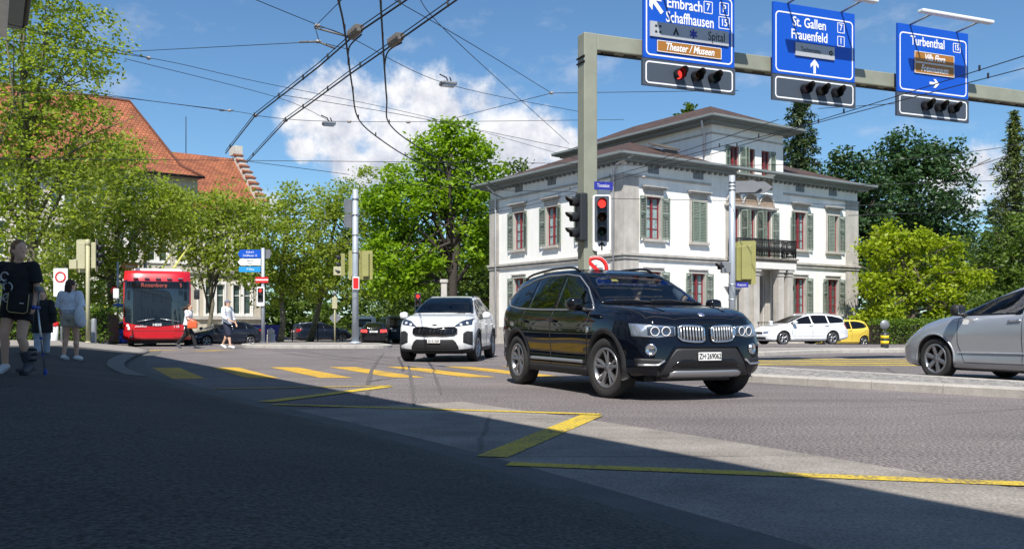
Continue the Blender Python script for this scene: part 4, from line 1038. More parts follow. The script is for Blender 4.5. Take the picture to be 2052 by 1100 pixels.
def wheel_mesh(r, rr, w, style, rimm):
    mb = MB(); h = w / 2
    mb.lathe([(rr, -h * .8), (rr + .02, -h * .92), (r * .90, -h), (r * .975, -h * .86), (r, -h * .62), (r, h * .62), (r * .975, h * .86), (r * .90, h), (rr + .02, h * .92), (rr, h * .80)], (0, 0, 0), 'y', 48)
    for k in range(4): mb.lathe([(r + .0015, -h * .55 + k * h * .37 - .006), (r + .0015, -h * .55 + k * h * .37 + .006)], (0, 0, 0), 'y', 48)
    ty = mb.mesh('wheel', M['tyre'])
    mb = MB()
    mb.lathe([(rr + .004, -h * .8), (rr + .004, h * .86), (rr - .012, h * .92), (rr - .026, h * .86), (rr - .03, h * .3), (rr - .05, -h * .7)], (0, 0, 0), 'y', 40, 0)
    mb.lathe([(0, -h * .1), (rr * .97, -h * .1)], (0, 0, 0), 'y', 32, 1)
    mb.lathe([(rr * .62, -h * .02), (rr * .62, h * .03), (.03, h * .05)], (0, 0, 0), 'y', 28, 2)
    def spoke(a, r0, r1, w0, w1, y0, y1, twist=0.0):
        c, s_ = math.cos(a), math.sin(a); ct, st = math.cos(a + twist), math.sin(a + twist)
        def p(rad, lat, y, cc, sn): return (cc * rad - sn * lat, y, sn * rad + cc * lat)
        lo = [p(r0, -w0, y0, c, s_), p(r0, w0, y0, c, s_), p(r1, w1, y1, ct, st), p(r1, -w1, y1, ct, st)]; bk = [(x, y - .035, z) for x, y, z in lo]
        mid0 = p(r0, 0, y0 + .012, c, s_); mid1 = p(r1, 0, y1 + .010, ct, st)
        mb.add(lo + bk + [mid0, mid1], [(0, 8, 9, 3), (8, 1, 2, 9), (0, 3, 7, 4), (1, 5, 6, 2), (4, 7, 6, 5), (3, 9, 2, 6, 7), (1, 8, 0, 4, 5)], 0)
    y0, y1 = h * .58, h * .80
    if style == 'twin':            # five twin spokes
        for k in range(5):
            a = 2 * math.pi * k / 5 + .3
            for d in (-.17, .17): spoke(a + d * .5, .045, rr - .018, .020, .020, y0, y1, d * .62)
    elif style == 'five':
        for k in range(5): spoke(2 * math.pi * k / 5 + math.pi / 2, .04, rr - .018, .030, .036, y0, y1)
    elif style == 'six':
        for k in range(6): spoke(2 * math.pi * k / 6 + .3, .05, rr - .015, .030, .034, y0, y1)
    else:
        for k in range(10): spoke(2 * math.pi * k / 10, .04, rr - .018, .013, .018, y0, y1, .05)
    mb.lathe([(0, y0 + .012), (.03, y0 + .014), (.034, y0 + .004), (.065, y0 + .006), (.075, y0 - .03)], (0, 0, 0), 'y', 20, 0)
    return ty, mb.mesh('rim', [M[rimm], M['rim_dark'], M['rim_dark']])

def heading_car(front_axle, head, wb):
    h = Vector(head).normalized(); c = Vector(front_axle) - h * wb / 2; return (c.x, c.y, 0), h

# --- the black sports utility car in front
def suv_black():
    wb = 2.81; loc, h = heading_car((1.972, 11.53), (math.sin(.3795), -math.cos(.3795)), wb)
    P = dict(xF=2.26, xR=-2.38, wb=wb, r=.365, rr=.245, ra=.425, track=1.62, tw=.245, wmax=.94, zbm=.24,
        zt=[(2.26, .90), (2.20, .985), (2.05, 1.04), (1.7, 1.10), (1.3, 1.135), (1.02, 1.155), (.94, 1.19), (.5, 1.43), (.08, 1.605), (-.25, 1.655), (-.8, 1.665), (-1.5, 1.635), (-2.0, 1.57), (-2.12, 1.53), (-2.22, 1.34), (-2.32, 1.05), (-2.38, .80)],
        zs=[(2.26, .80), (2.05, .93), (1.6, .985), (1.0, 1.03), (.2, 1.035), (-.8, 1.055), (-1.6, 1.09), (-2.1, 1.13), (-2.38, .74)],
        zb=[(2.26, .30), (1.8, .25), (1.2, .23), (-1.2, .23), (-2.0, .28), (-2.38, .36)],
        w=[(2.26, .83), (2.0, .895), (1.6, .93), (1.2, .935), (0, .92), (-1.2, .935), (-1.8, .925), (-2.2, .87), (-2.38, .80)],
        wt=[(2.26, .66), (2.05, .74), (1.5, .80), (1.02, .80), (.9, .775), (.1, .635), (-.8, .62), (-1.7, .60), (-2.1, .60), (-2.38, .68)],
        nose=[(.2, .12), (.32, .03), (.45, .0), (.62, .01), (.75, .035), (.95, .06), (1.05, .10)], bowF=.23, bowR=.2, cf=.95, tail=[(0, .05), (.5, .0), (.8, 0), (1.2, .02), (1.6, 0)])
    c = Car('suv', 'glossy black sport utility car turning in the foreground', 'car', loc, h, P, 'paint_black', res=1.6)
    top = [(.96, 1.085), (.55, 1.355), (.16, 1.535), (-.2, 1.578), (-.8, 1.585), (-1.3, 1.558), (-1.75, 1.47), (-1.98, 1.36), (-2.06, 1.26)]
    bot = [(.96, 1.075), (.2, 1.083), (-.8, 1.10), (-1.5, 1.13), (-1.85, 1.17), (-2.06, 1.25)]
    lt, lb = lin(top), lin(bot)
    for sd in 'LR':
        for (a, b, g) in ((.86, -.18, 'glass_clear'), (-.25, -1.10, 'glass_dark'), (-1.17, -2.03, 'glass_dark')):
            c.patch('side_window', sd, a, b, lb, lt, g, 18, 10, .004, .025, hole=True)
        c.seam('window_trim', sd, [(.97, 1.075)] + bot[1:] + top[::-1], 'satin', .011, .006, parent=c.root)
        # doors
        for pts in ([(.93, 1.07), (.95, .75), (.86, .38), (.75, .33), (-.22, .33), (-.22, 1.08)], [(-.22, .33), (-1.0, .34), (-1.08, .55), (-1.22, .80), (-1.2, 1.1)]):
            c.seam('door_seam', sd, pts, 'trim_black', .006)
        for x in (-.05, -1.02):
            c.seam('door_handle', sd, [(x, .935), (x - .22, .945)], 'paint_black', .018, .018, c.root, 8)
        c.patch('sill_trim', sd, .94, -.94, [(.94, .25), (-.94, .25)], [(.94, .345), (-.94, .345)], 'trim_black', 16, 3, .012)
        c.seam('sill_strip', sd, [(.80, .42), (-.85, .42)], 'satin', .022, .010, c.root, 8)
        # black wheel-arch cladding
        for x in (wb / 2, -wb / 2):
            mb = MB(); N_ = 30; vs_ = []
            for k in range(N_ + 1):
                a = R(-18 + 216 * k / N_)
                for rad in (.418, .455, .485):
                    px, pz_ = x + rad * math.cos(a), .365 + rad * math.sin(a); pz_ = max(pz_, .24)
                    p, n = c.hit(sd, px, pz_)
                    if p is None or abs(p.y) < .6: p = Vector((px, .90 * (1 if sd == 'L' else -1), pz_))
                    p = Vector((p.x, p.y, p.z)); vs_.append(p + Vector((0, (1 if sd == 'L' else -1) * (.004 if rad > .48 else .022), 0)))
            for k in range(N_ + 1): q = vs_[3 * k]; vs_.append(Vector((q.x, q.y - (1 if sd == 'L' else -1) * .08, q.z)))
            o3 = 3 * (N_ + 1)
            fs = [(3 * k + j, 3 * k + j + 1, 3 * k + j + 4, 3 * k + j + 3) for k in range(N_) for j in range(2)] + [(o3 + k, 3 * k, 3 * k + 3, o3 + k + 1) for k in range(N_)]
            mb.add(vs_, fs, 0, True); mb.build('arch_trim', M['trim_black'], c.root)
        c.patch('side_vent', sd, 1.02, .93, [(1.02, .80), (.93, .78)], [(1.02, .86), (.93, .87)], 'chrome', 4, 4, .006)
    c.patch('windscreen', 'T', .98, .12, lambda x: -lin([(.98, .74), (.5, .66), (.12, .575)])(x), lin([(.98, .74), (.5, .66), (.12, .575)]), 'glass_clear', 34, 40, .009, .045, hole=True)
    c.patch('rear_window', 'B', -.55, .55, [(-.55, 1.20), (.55, 1.20)], [(-.55, 1.48), (.55, 1.48)], 'glass_dark', 14, 8, .004, .03, hole=False)
    c.patch('sunroof', 'T', -.15, -1.2, lambda x: -.42, lambda x: .42, 'gloss_black', 12, 10, .004)
    # front: lights, kidneys, bumper
    for sd in (-1, 1):
        hl = c.patch('headlight', 'F', sd * .40, sd * .86, [(-.86, .755), (-.62, .735), (-.40, .76), (.40, .76), (.62, .735), (.86, .755)], [(-.86, .90), (-.40, .865), (.40, .865), (.86, .90)], 'lamp_clear', 18, 8, .008)
        for y in (.52, .645):
            p, n = c.hit('F', sd * y, .81); mb = MB(); mb.lathe([(.0, .0), (.040, .004)], (0, 0, 0), 'x', 20, 1); mb.lathe([(.050 + .006 * math.cos(a), .006 * math.sin(a)) for a in np.linspace(0, 2 * math.pi, 7)[:-1]], (0, 0, 0), 'x', 20, 0, close=True)
            mb.build('lamp_ring', [M['white_paint'], M['lamp_dark']], hl, (p.x + .020, sd * y, .81), sd * .25)
        c.patch('headlight_mask', 'F', sd * .42, sd * .72, [(-.72, .765), (.72, .765)], [(-.72, .86), (-.42, .855), (.42, .855), (.72, .86)], 'lamp_dark', 8, 4, .011, parent=hl)
        # kidney grille: rim, black back, nine slats
        y0, y1 = sd * .05, sd * .375
        klo = [(abs(v_), w_) for v_, w_ in [(.05, .70), (.10, .685), (.25, .69), (.34, .705), (.375, .74)]]; khi = [(.05, .84), (.08, .865), (.25, .875), (.33, .872), (.375, .85)]
        kl = lambda y, f_=lin(klo): f_(abs(y)); kh = lambda y, f_=lin(khi): f_(abs(y))
        kd = c.patch('kidney_grille', 'F', y0, y1, kl, kh, 'gloss_black', 12, 8, .006)
        ring = [(y, kl(y)) for y in np.linspace(y0, y1, 9)] + [(y, kh(y)) for y in np.linspace(y1, y0, 9)]; ring.append(ring[0])
        c.seam('grille_rim', 'F', ring, 'chrome', .014, .016, kd, 8)
        for k in range(8):
            y = y0 + (y1 - y0) * (k + .8) / 8.6
            c.seam('grille_slat', 'F', [(y, kl(y) + .01), (y, kh(y) - .01)], 'satin', .0115, .022, kd, 6)
        # fog lamp, lower side intake, blade
        p, n = c.hit('F', sd * .70, .60); mb = MB(); mb.lathe([(0, .012), (.048, .010), (.055, .018), (.068, .012), (.07, -.03)], (0, 0, 0), 'x', 20)
        mb.build('fog_lamp', M['chrome'], c.root, (p.x + .004, sd * .70, .60), sd * .55)
        it = c.patch('side_intake', 'F', sd * .55, sd * .84, [(-.84, .40), (-.55, .37), (.55, .37), (.84, .40)], [(-.84, .50), (-.55, .49), (.55, .49), (.84, .50)], 'trim_black', 10, 5, .006)
        c.seam('intake_blade', 'F', [(sd * .82, .425), (sd * .62, .425), (sd * .55, .475)], 'satin', .014, .018, it, 6)
        c.patch('hood_crease', 'T', 1.95, 1.1, lambda x, s_=sd: s_ * lin([(1.95, .40), (1.1, .56)])(x), lambda x, s_=sd: s_ * lin([(1.95, .43), (1.1, .58)])(x), 'paint_black', 14, 2, .006)
    lo = c.patch('lower_bumper', 'F', -.62, .62, [(-.62, .29), (.62, .29)], [(-.62, .34), (-.40, .62), (.40, .62), (.62, .34)], 'trim_black', 24, 10, .010)
    c.patch('lower_intake', 'F', -.46, .46, [(-.46, .395), (.46, .395)], [(-.46, .41), (-.36, .485), (.36, .485), (.46, .41)], 'gloss_black', 16, 5, .014, parent=lo)
    c.patch('skid_plate', 'F', -.48, .48, [(-.48, .275), (-.4, .265), (.4, .265), (.48, .275)], [(-.48, .335), (-.42, .36), (.42, .36), (.48, .335)], 'satin', 18, 6, .022, parent=lo)
    c.seam('bumper_line', 'F', [(-.60, .36), (-.42, .63), (.42, .63), (.60, .36)], 'paint_black', .012, .012, lo)
    c.plate(1, .52, 'ZH·269062', w=.31, h=.095, lift=.02)
    p, n = c.hit('T', 2.10, 0); mb = MB(); mb.lathe([(0, .010), (.036, .008), (.042, 0)], (0, 0, 0), 'z', 20); em = mb.build('bonnet_badge', M['satin'], c.root, (p.x, 0, p.z)); em.rotation_euler = (0, R(28), 0)
    for q0 in (0, 2):
        mb = MB(); mb.add([(0, 0, .011)] + [(.026 * math.cos(R(90 * q0 + 9 * k)), .026 * math.sin(R(90 * q0 + 9 * k)), .010) for k in range(11)], [(0, k, k + 1) for k in range(1, 11)]); mb.build('badge_field', M['street_blue'], em)
    c.seam('bonnet_shut', 'T', [(1.06, -.80), (1.6, -.80), (2.02, -.70), (2.14, -.4), (2.16, 0), (2.14, .4), (2.02, .70), (1.6, .80), (1.06, .80)], 'trim_black', .005)
    c.mirror(.80, 1.06, body=M['gloss_black'])
    for sd in (-1, 1):
        pts = []
        for x in np.linspace(.0, -1.9, 14):
            p, n = c.hit('T', x, sd * .565); e = min(1, (0 - x) / .2 + .05, (x + 1.9) / .2 + .05); pts.append((x, sd * .565, p.z + .012 + .03 * e))
        mb = MB(); mb.tube(pts, .018, 8); mb.build('roof_rail', M['gloss_black'], c.root)
    for y0, y1 in ((.60, .0), (-.02, -.55)): c.seam('wiper', 'T', [(1.0, y0), (.93, (y0 + y1) / 2), (.94, y1)], 'trim_black', .010, .014, c.root)
    p, n = c.hit('T', .36, -.18); mb = MB(); mb.box((-.035, -.045, -.002), (.035, .045, .002)); st = mb.build('toll_sticker', M['paint_yellow'], c.root, (p.x, -.22, p.z - .015)); st.rotation_euler = (0, R(26), 0)
    c.wheels('twin', steer=R(9)); c.interior(roofz=1.60, belt=1.08, fx=.12)
    c.cut_holes()
    return c
suv = suv_black()

# --- the white sports utility car behind it
def suv_white():
    wb = 2.67; loc, h = heading_car((-1.72, 22.45), (-.115, -.993), wb)
    P = dict(xF=2.24, xR=-2.24, wb=wb, r=.345, rr=.23, ra=.40, track=1.61, tw=.235, wmax=.93, zbm=.22,
        zt=[(2.24, .93), (2.17, 1.0), (1.95, 1.065), (1.5, 1.12), (1.15, 1.15), (1.0, 1.20), (.5, 1.44), (.05, 1.58), (-.3, 1.625), (-.9, 1.63), (-1.5, 1.57), (-1.95, 1.48), (-2.1, 1.25), (-2.2, .95), (-2.24, .8)],
        zs=[(2.24, .84), (2.0, .96), (1.5, 1.0), (1.0, 1.02), (0, 1.03), (-1, 1.06), (-1.8, 1.13), (-2.24, .72)],
        zb=[(2.24, .28), (1.5, .22), (-1.5, .22), (-2.24, .34)],
        w=[(2.24, .84), (2.0, .90), (1.5, .925), (0, .91), (-1.3, .925), (-1.9, .88), (-2.24, .78)],
        wt=[(2.24, .68), (1.9, .74), (1.3, .78), (1.1, .77), (.1, .61), (-1.0, .59), (-2.0, .55), (-2.24, .65)],
        nose=[(.2, .12), (.3, .04), (.45, 0), (.7, .03), (.9, .12), (1.0, .2)], bowF=.34, bowR=.2)
    c = Car('suv', 'white sport utility car with black grille waiting behind the black one', 'car', loc, h, P, 'paint_white', res=1.3)
    top = [(.98, 1.06), (.5, 1.35), (.12, 1.50), (-.3, 1.545), (-.9, 1.54), (-1.4, 1.47), (-1.8, 1.32)]; bot = [(.98, 1.05), (0, 1.07), (-1.2, 1.12), (-1.8, 1.27)]
    lt, lb = lin(top), lin(bot)
    for sd in 'LR':
        for a, b, g in ((.9, -.12, 'glass_clear'), (-.19, -1.02, 'glass_dark'), (-1.09, -1.78, 'glass_dark')): c.patch('side_window', sd, a, b, lb, lt, g, 14, 8, .004, .025, hole=True)
        for pts in ([(.93, 1.03), (.92, .6), (.8, .34), (-.15, .34), (-.15, 1.06)], [(-.15, .34), (-.9, .36), (-1.1, .75), (-1.05, 1.1)]): c.seam('door_seam', sd, pts, r=.006)
        for x in (.02, -.9): c.seam('door_handle', sd, [(x, .90), (x - .2, .91)], 'paint_white', .018, .018, c.root, 8)
        c.patch('sill_trim', sd, .95, -.95, [(.95, .235), (-.95, .235)], [(.95, .33), (-.95, .33)], 'trim_black', 12, 3, .012)
        c.seam('sill_strip', sd, [(.75, .40), (-.8, .40)], 'satin', .014, .012, c.root)
        for x in (wb / 2, -wb / 2):
            pts = []
            for k in range(25):
                a = R(-16 + 212 * k / 24); px, pz_ = x + .425 * math.cos(a), max(.24, .345 + .425 * math.sin(a)); p, n = c.hit(sd, px, pz_)
                if p is not None and abs(p.y) > .6: pts.append(p)
            mb = MB(); mb.tube(pts, .034, 6); mb.build('arch_trim', M['trim_black'], c.root)
    c.patch('windscreen', 'T', 1.06, .1, lambda x: -lin([(1.06, .745), (.5, .65), (.1, .555)])(x), lin([(1.06, .745), (.5, .65), (.1, .555)]), 'glass_clear', 30, 34, .009, .045, hole=True)
    for sd in (-1, 1):
        hl = c.patch('headlight', 'F', sd * .46, sd * .84, [(-.84, .88), (-.46, .835), (.46, .835), (.84, .88)], [(-.84, 1.03), (-.62, .975), (-.46, .855), (.46, .855), (.62, .975), (.84, 1.03)], 'lamp_dark', 14, 8, .008)
        for y, z in ((.60, .885), (.73, .92)):
            p, n = c.hit('F', sd * y, z); mb = MB(); mb.ball((0, 0, 0), (.02, .035, .032), 10); mb.build('lamp_core', M['lamp_core'], hl, (p.x + .008, sd * y, z))
        c.patch('fog_vent', 'F', sd * .66, sd * .86, [(-.86, .40), (-.66, .47), (.66, .47), (.86, .40)], [(-.86, .72), (-.74, .74), (-.66, .68), (.66, .68), (.74, .74), (.86, .72)], 'trim_black', 8, 8, .008)
    gl = [(-.53, .69), (-.46, .635), (-.2, .615), (0, .625), (.2, .615), (.46, .635), (.53, .69)]; gh = [(-.53, .77), (-.47, .82), (-.2, .82), (-.08, .80), (0, .795), (.08, .80), (.2, .82), (.47, .82), (.53, .77)]
    g = c.patch('grille', 'F', -.52, .52, gl, gh, 'gloss_black', 22, 6, .008)
    ring = [(y, lin(gl)(y)) for y in np.linspace(-.52, .52, 17)] + [(y, lin(gh)(y)) for y in np.linspace(.52, -.52, 17)]; ring.append(ring[0])
    c.seam('grille_rim', 'F', ring, 'trim_black', .014, .012, g, 6)
    for k in range(7):
        y = -.39 + k * .13 + .02 * (-1) ** k; c.seam('grille_bar', 'F', [(y, lin(gl)(y) + .02), (y + .03, lin(gh)(y) - .02)], 'trim_black', .010, .010, g, 5)
    lo = c.patch('lower_intake', 'F', -.56, .56, [(-.58, .295), (.58, .295)], [(-.58, .32), (-.47, .54), (.47, .54), (.58, .32)], 'trim_black', 18, 8, .008)
    c.patch('bumper_skirt', 'F', -.86, .86, [(-.86, .255), (.86, .255)], [(-.86, .33), (-.5, .30), (.5, .30), (.86, .33)], 'trim_black', 20, 4, .012)
    c.plate(1, .50, 'ZH·514209', lift=.02)
    p, n = c.hit('F', 0, .87); mb = MB(); mb.ball((0, 0, 0), (.012, .065, .022), 12); mb.build('bonnet_badge', M['gloss_black'], c.root, (p.x + .006, 0, .87))
    c.seam('bonnet_shut', 'T', [(1.15, -.76), (1.8, -.74), (2.02, -.5), (2.08, 0), (2.02, .5), (1.8, .74), (1.15, .76)], 'trim_black', .004)
    c.mirror(.82, 1.03)
    for sd in (-1, 1):
        pts = [(x, sd * .55, c.hit('T', x, sd * .55)[0].z + (.018 if -.15 > x > -1.5 else .0)) for x in (0, -.15, -.2, -.8, -1.4, -1.5, -1.65)]; mb = MB(); mb.tube(pts, .016, 6); mb.build('roof_rail', M['gloss_black'], c.root)
    c.seam('wiper', 'T', [(1.1, .55), (1.03, .0)], 'trim_black', .010, .014, c.root)
    c.wheels('twin', steer=R(-6)); c.interior(roofz=1.56, belt=1.06, fx=.15); c.cut_holes()
    return c
suv_white()

# --- generic estate / hatchback / saloon
def car_generic(name, label, front_axle, head, kind, paint, z=0, group=None, res=1.0, steer=0, style='five', see=False, plate=None, tail_lit=False, extras=None):
    wb = {'estate': 2.65, 'saloon': 2.75, 'hatch': 2.42, 'van': 3.0}[kind]
    loc, h = heading_car(front_axle, head, wb); loc = (loc[0], loc[1], z)
    if kind in ('estate', 'saloon'):
        P = dict(xF=2.24, xR=-2.36, wb=wb, r=.318, rr=.225, ra=.365, track=1.54, tw=.205, wmax=.91, zbm=.18,
            zt=[(2.24, .60), (2.16, .70), (1.9, .81), (1.4, .92), (1.08, .98), (.95, 1.02), (.3, 1.275), (-.05, 1.39), (-.4, 1.445), (-.9, 1.455)] + ([(-1.5, 1.42), (-2.0, 1.36), (-2.12, 1.28), (-2.25, 1.0), (-2.36, .78)] if kind == 'estate' else [(-1.25, 1.40), (-1.7, 1.2), (-1.95, 1.07), (-2.2, 1.05), (-2.32, 1.0), (-2.36, .75)]),
            zs=[(2.24, .56), (1.9, .70), (1.3, .84), (1.0, .91), (0, .94), (-1, .965), (-1.8, 1.0), (-2.36, .70)], zb=[(2.24, .22), (1.5, .18), (-1.5, .18), (-2.36, .30)],
            w=[(2.24, .74), (1.95, .84), (1.4, .895), (0, .895), (-1.4, .90), (-2.0, .86), (-2.36, .76)], wt=[(2.24, .58), (1.9, .66), (1.2, .74), (1.0, .73), (.0, .575), (-1, .56), (-2, .54 if kind == 'estate' else .66), (-2.36, .62)],
            nose=[(.15, .10), (.3, .02), (.45, 0), (.65, .06), (.8, .14)], bowF=.30, bowR=.16)
        top = [(.98, .965), (.35, 1.225), (-.02, 1.325), (-.4, 1.375), (-.9, 1.38)] + ([(-1.5, 1.34), (-1.95, 1.24), (-2.1, 1.12)] if kind == 'estate' else [(-1.15, 1.33), (-1.55, 1.14), (-1.72, 1.02)])
        bot = [(.98, .955), (0, .975), (-1.2, 1.0), (-1.72, 1.02), (-2.1, 1.07)]
        wins = [(.86, -.20), (-.27, -1.10)] + ([(-1.17, -2.05)] if kind == 'estate' else [(-1.17, -1.68)])
    elif kind == 'hatch':
        P = dict(xF=1.68, xR=-1.86, wb=wb, r=.30, rr=.20, ra=.345, track=1.44, tw=.175, wmax=.83, zbm=.18,
            zt=[(1.68, .62), (1.6, .76), (1.4, .86), (1.15, .94), (1.0, 1.0), (.45, 1.32), (.2, 1.42), (-.2, 1.475), (-.9, 1.475), (-1.4, 1.42), (-1.6, 1.33), (-1.75, 1.05), (-1.86, .75)],
            zs=[(1.68, .58), (1.3, .8), (.8, .9), (0, .93), (-1, .97), (-1.6, 1.0), (-1.86, .68)], zb=[(1.68, .22), (1, .18), (-1.3, .18), (-1.86, .30)],
            w=[(1.68, .68), (1.4, .77), (1, .81), (0, .815), (-1.2, .82), (-1.6, .78), (-1.86, .70)], wt=[(1.68, .52), (1.3, .64), (1.0, .68), (.2, .56), (-.9, .54), (-1.6, .52), (-1.86, .58)], nose=[(.15, .08), (.35, 0), (.6, .05), (.85, .12)], bowF=.26, bowR=.16)
        top = [(.95, .98), (.4, 1.26), (.15, 1.35), (-.3, 1.39), (-.9, 1.38), (-1.3, 1.30), (-1.48, 1.15)]; bot = [(.95, .965), (-.6, .985), (-1.2, 1.02), (-1.48, 1.10)]; wins = [(.85, -.35), (-.42, -1.46)]
    else:
        P = dict(xF=2.4, xR=-2.5, wb=wb, r=.33, rr=.22, ra=.375, track=1.64, tw=.215, wmax=.97, zbm=.22,
            zt=[(2.4, .80), (2.3, .98), (2.0, 1.08), (1.75, 1.16), (1.6, 1.25), (1.0, 1.72), (.7, 1.86), (.3, 1.92), (-1.5, 1.93), (-2.3, 1.90), (-2.42, 1.80), (-2.5, 1.0)],
            zs=[(2.4, .72), (2.0, .92), (1.4, 1.0), (0, 1.04), (-2, 1.06), (-2.5, .8)], zb=[(2.4, .26), (1.5, .22), (-1.5, .22), (-2.5, .34)],
            w=[(2.4, .80), (2.1, .90), (1.5, .955), (-2.0, .96), (-2.5, .90)], wt=[(2.4, .66), (1.9, .78), (1.5, .80), (.6, .76), (-2.3, .78), (-2.5, .84)], nose=[(.15, .1), (.4, 0), (.8, .08), (1.1, .15)], bowF=.28, bowR=.06)
        top = [(1.45, 1.24), (1.0, 1.58), (.75, 1.70), (.4, 1.76), (-2.3, 1.77)]; bot = [(1.45, 1.10), (-2.3, 1.14)]; wins = [(1.35, .35), (.25, -1.0), (-1.1, -2.28)]
    c = Car(name, label, 'van' if kind == 'van' else 'car', loc, h, P, paint, group, res); lt, lb = lin(top), lin(bot)
    for sd in 'LR':
        for i, (a, b) in enumerate(wins): c.patch('side_window', sd, a, b, lb, lt, ('glass_tint' if i == 0 else 'glass_dark') if see else 'gloss_black', 12, 7, .004, .022, hole=see)
        xb, zl = wins[0][1] - .03, P['zbm'] + .10
        zb_ = lb(xb)
        for pts in ([(wins[0][0] + .02, zb_ - .02), (wins[0][0] + .02, .55), (wins[0][0] - .1, zl), (xb, zl), (xb, zb_)], [(xb, zl), (-wb / 2 + .42, zl), (-wb / 2 + .30, .62), (wins[1][1] - .03, zb_)]): c.seam('door_seam', sd, pts, r=.005)
        for x in (xb + .22, wins[1][1] + .22):
            if kind == 'hatch' and x < -.6: continue
            c.seam('door_handle', sd, [(x, zb_ - .10), (x - .20, zb_ - .09)], 'chrome' if kind == 'estate' else paint, .015, .016, c.root, 8)
        c.seam('side_moulding', sd, [(wb / 2 - .45, .42), (-wb / 2 + .42, .44)], paint, .014, .004, c.root, 6)
        for x in (wb / 2, -wb / 2):
            pts = []
            for k in range(25):
                a = R(-10 + 200 * k / 24); p, n = c.hit(sd, x + (P['ra'] + .012) * math.cos(a), max(.2, P['r'] + (P['ra'] + .012) * math.sin(a)))
                if p is not None and abs(p.y) > P['wmax'] * .7: pts.append(p)
            if len(pts) > 3: mb = MB(); mb.tube(pts, .016, 6); mb.build('arch_lip', M[paint], c.root)
    x0, x1 = (1.0, .02) if kind in ('estate', 'saloon') else ((1.0, .25) if kind == 'hatch' else (1.62, .82))
    y0, y1 = P['wt'][3][1] * .92, {'estate': .515, 'saloon': .515, 'hatch': .50, 'van': .68}[kind]
    c.patch('windscreen', 'T', x0, x1, lambda x: -lin([(x0, y0), (x1, y1)])(x), lin([(x0, y0), (x1, y1)]), 'glass_clear' if see else 'gloss_black', 12, 14, .004, .03, hole=see)
    zr = {'estate': (1.02, 1.26), 'saloon': (1.08, 1.32), 'hatch': (1.03, 1.34), 'van': (1.12, 1.72)}[kind]
    c.patch('rear_window', 'B', -.5, .5, [(-.5, zr[0]), (.5, zr[0])], [(-.45, zr[1]), (.45, zr[1])], 'gloss_black', 10, 6, .004)
    zl = {'estate': (.52, .66), 'saloon': (.52, .66), 'hatch': (.55, .74), 'van': (.66, .88)}[kind]; yw = P['wmax']
    for sd in (-1, 1):
        hl = c.patch('headlight', 'F', sd * yw * .50, sd * yw * .84, [(-yw, zl[0] + .04), (-yw * .5, zl[0]), (yw * .5, zl[0]), (yw, zl[0] + .04)], [(-yw, zl[1] + .03), (-yw * .5, zl[1] - .05), (yw * .5, zl[1] - .05), (yw, zl[1] + .03)], 'lamp_clear', 8, 5, .007)
        tz = {'estate': (.72, .98), 'saloon': (.80, .98), 'hatch': (.70, 1.0), 'van': (.75, 1.15)}[kind]; ty = (.45, .88) if kind in ('estate', 'saloon') else (.70, .90)
        c.patch('tail_light', 'B', sd * yw * ty[0], sd * yw * ty[1], [(-yw, tz[0] + .03), (-.4, tz[0]), (.4, tz[0]), (yw, tz[0] + .03)], [(-yw, tz[1]), (yw, tz[1])], 'lamp_red_lit' if tail_lit else 'lamp_red', 8, 5, .007)
    c.patch('grille', 'F', -.42, .42, [(-.42, zl[0] - .02), (.42, zl[0] - .02)], [(-.42, zl[1] - .06), (.42, zl[1] - .06)], 'gloss_black', 10, 4, .006)
    c.patch('lower_intake', 'F', -.6, .6, [(-.6, .26), (.6, .26)], [(-.6, .38), (.6, .38)], 'trim_black', 10, 4, .006)
    c.plate(-1, {'estate': .80, 'saloon': .86, 'hatch': .5, 'van': .9}[kind], plate or 'ZH·38417', w=.5, h=.11); c.plate(1, .42, plate or 'ZH·38417')
    c.mirror(wins[0][0] - .08, lb(wins[0][0]) + .0, body=M['trim_black'] if kind == 'estate' and paint == 'paint_silver' else None)
    if kind == 'estate':
        for sd in (-1, 1):
            pts = [(x, sd * .52, c.hit('T', x, sd * .52)[0].z + e) for x, e in ((-.05, .0), (-.3, .04), (-.8, .045), (-1.4, .04), (-1.8, .0))]; mb = MB(); mb.tube(pts, .016, 6); mb.build('roof_rail', M['satin'], c.root)
    c.wheels(style, steer)
    if see: c.interior(roofz=1.38 if kind != 'van' else 1.7, belt=.94, fx=.1); c.cut_holes()
    return c
gy = car_generic('car', 'silver grey estate car cut off by the right edge of the picture', (7.62, 15.26), (-.407, .914), 'estate', 'paint_silver', 0, res=1.3, steer=R(-3), style='six', see=True)
gy.root.scale = (1.0, 1.0, 1.065)
p, n = gy.hit('L', .74, .86); mb = MB(); mb.prism([(-.055, .05), (.055, .05), (.06, 0), (.03, -.05), (0, -.07), (-.03, -.05), (-.06, 0)], lambda a, b, d: (a, d, b), 0, .003); mb.build('town_crest', M['sign_white'], gy.root, (p.x, p.y + .002, p.z))
car_generic('car', 'white estate car parked in front of the villa entrance', (ux(1549, 43.2), 43.2), (-.955, -.30), 'estate', 'paint_white', gz(0, 44), style='twin')
car_generic('car', 'small yellow hatchback half hidden behind the white estate car', (ux(1640, 50.0), 50.0), (-.93, -.37), 'hatch', 'paint_yellow', gz(0, 52), style='ten')
car_generic('car', 'dark navy estate car seen from its rear quarter beyond the far traffic island', (ux(672, 72) + .2, 72.2), (.83, .56), 'estate', 'paint_navy', gz(0, 72), group=None)
car_generic('car', 'black saloon with red tail lights queuing beyond the far island', (ux(752, 61), 61.5), (-.10, .995), 'saloon', 'paint_dark', gz(0, 60), tail_lit=True)
car_generic('van', 'white van with pale blue rear lettering in front of the black saloon', (ux(722, 70), 73), (-.12, .99), 'van', 'paint_white', gz(0, 70))
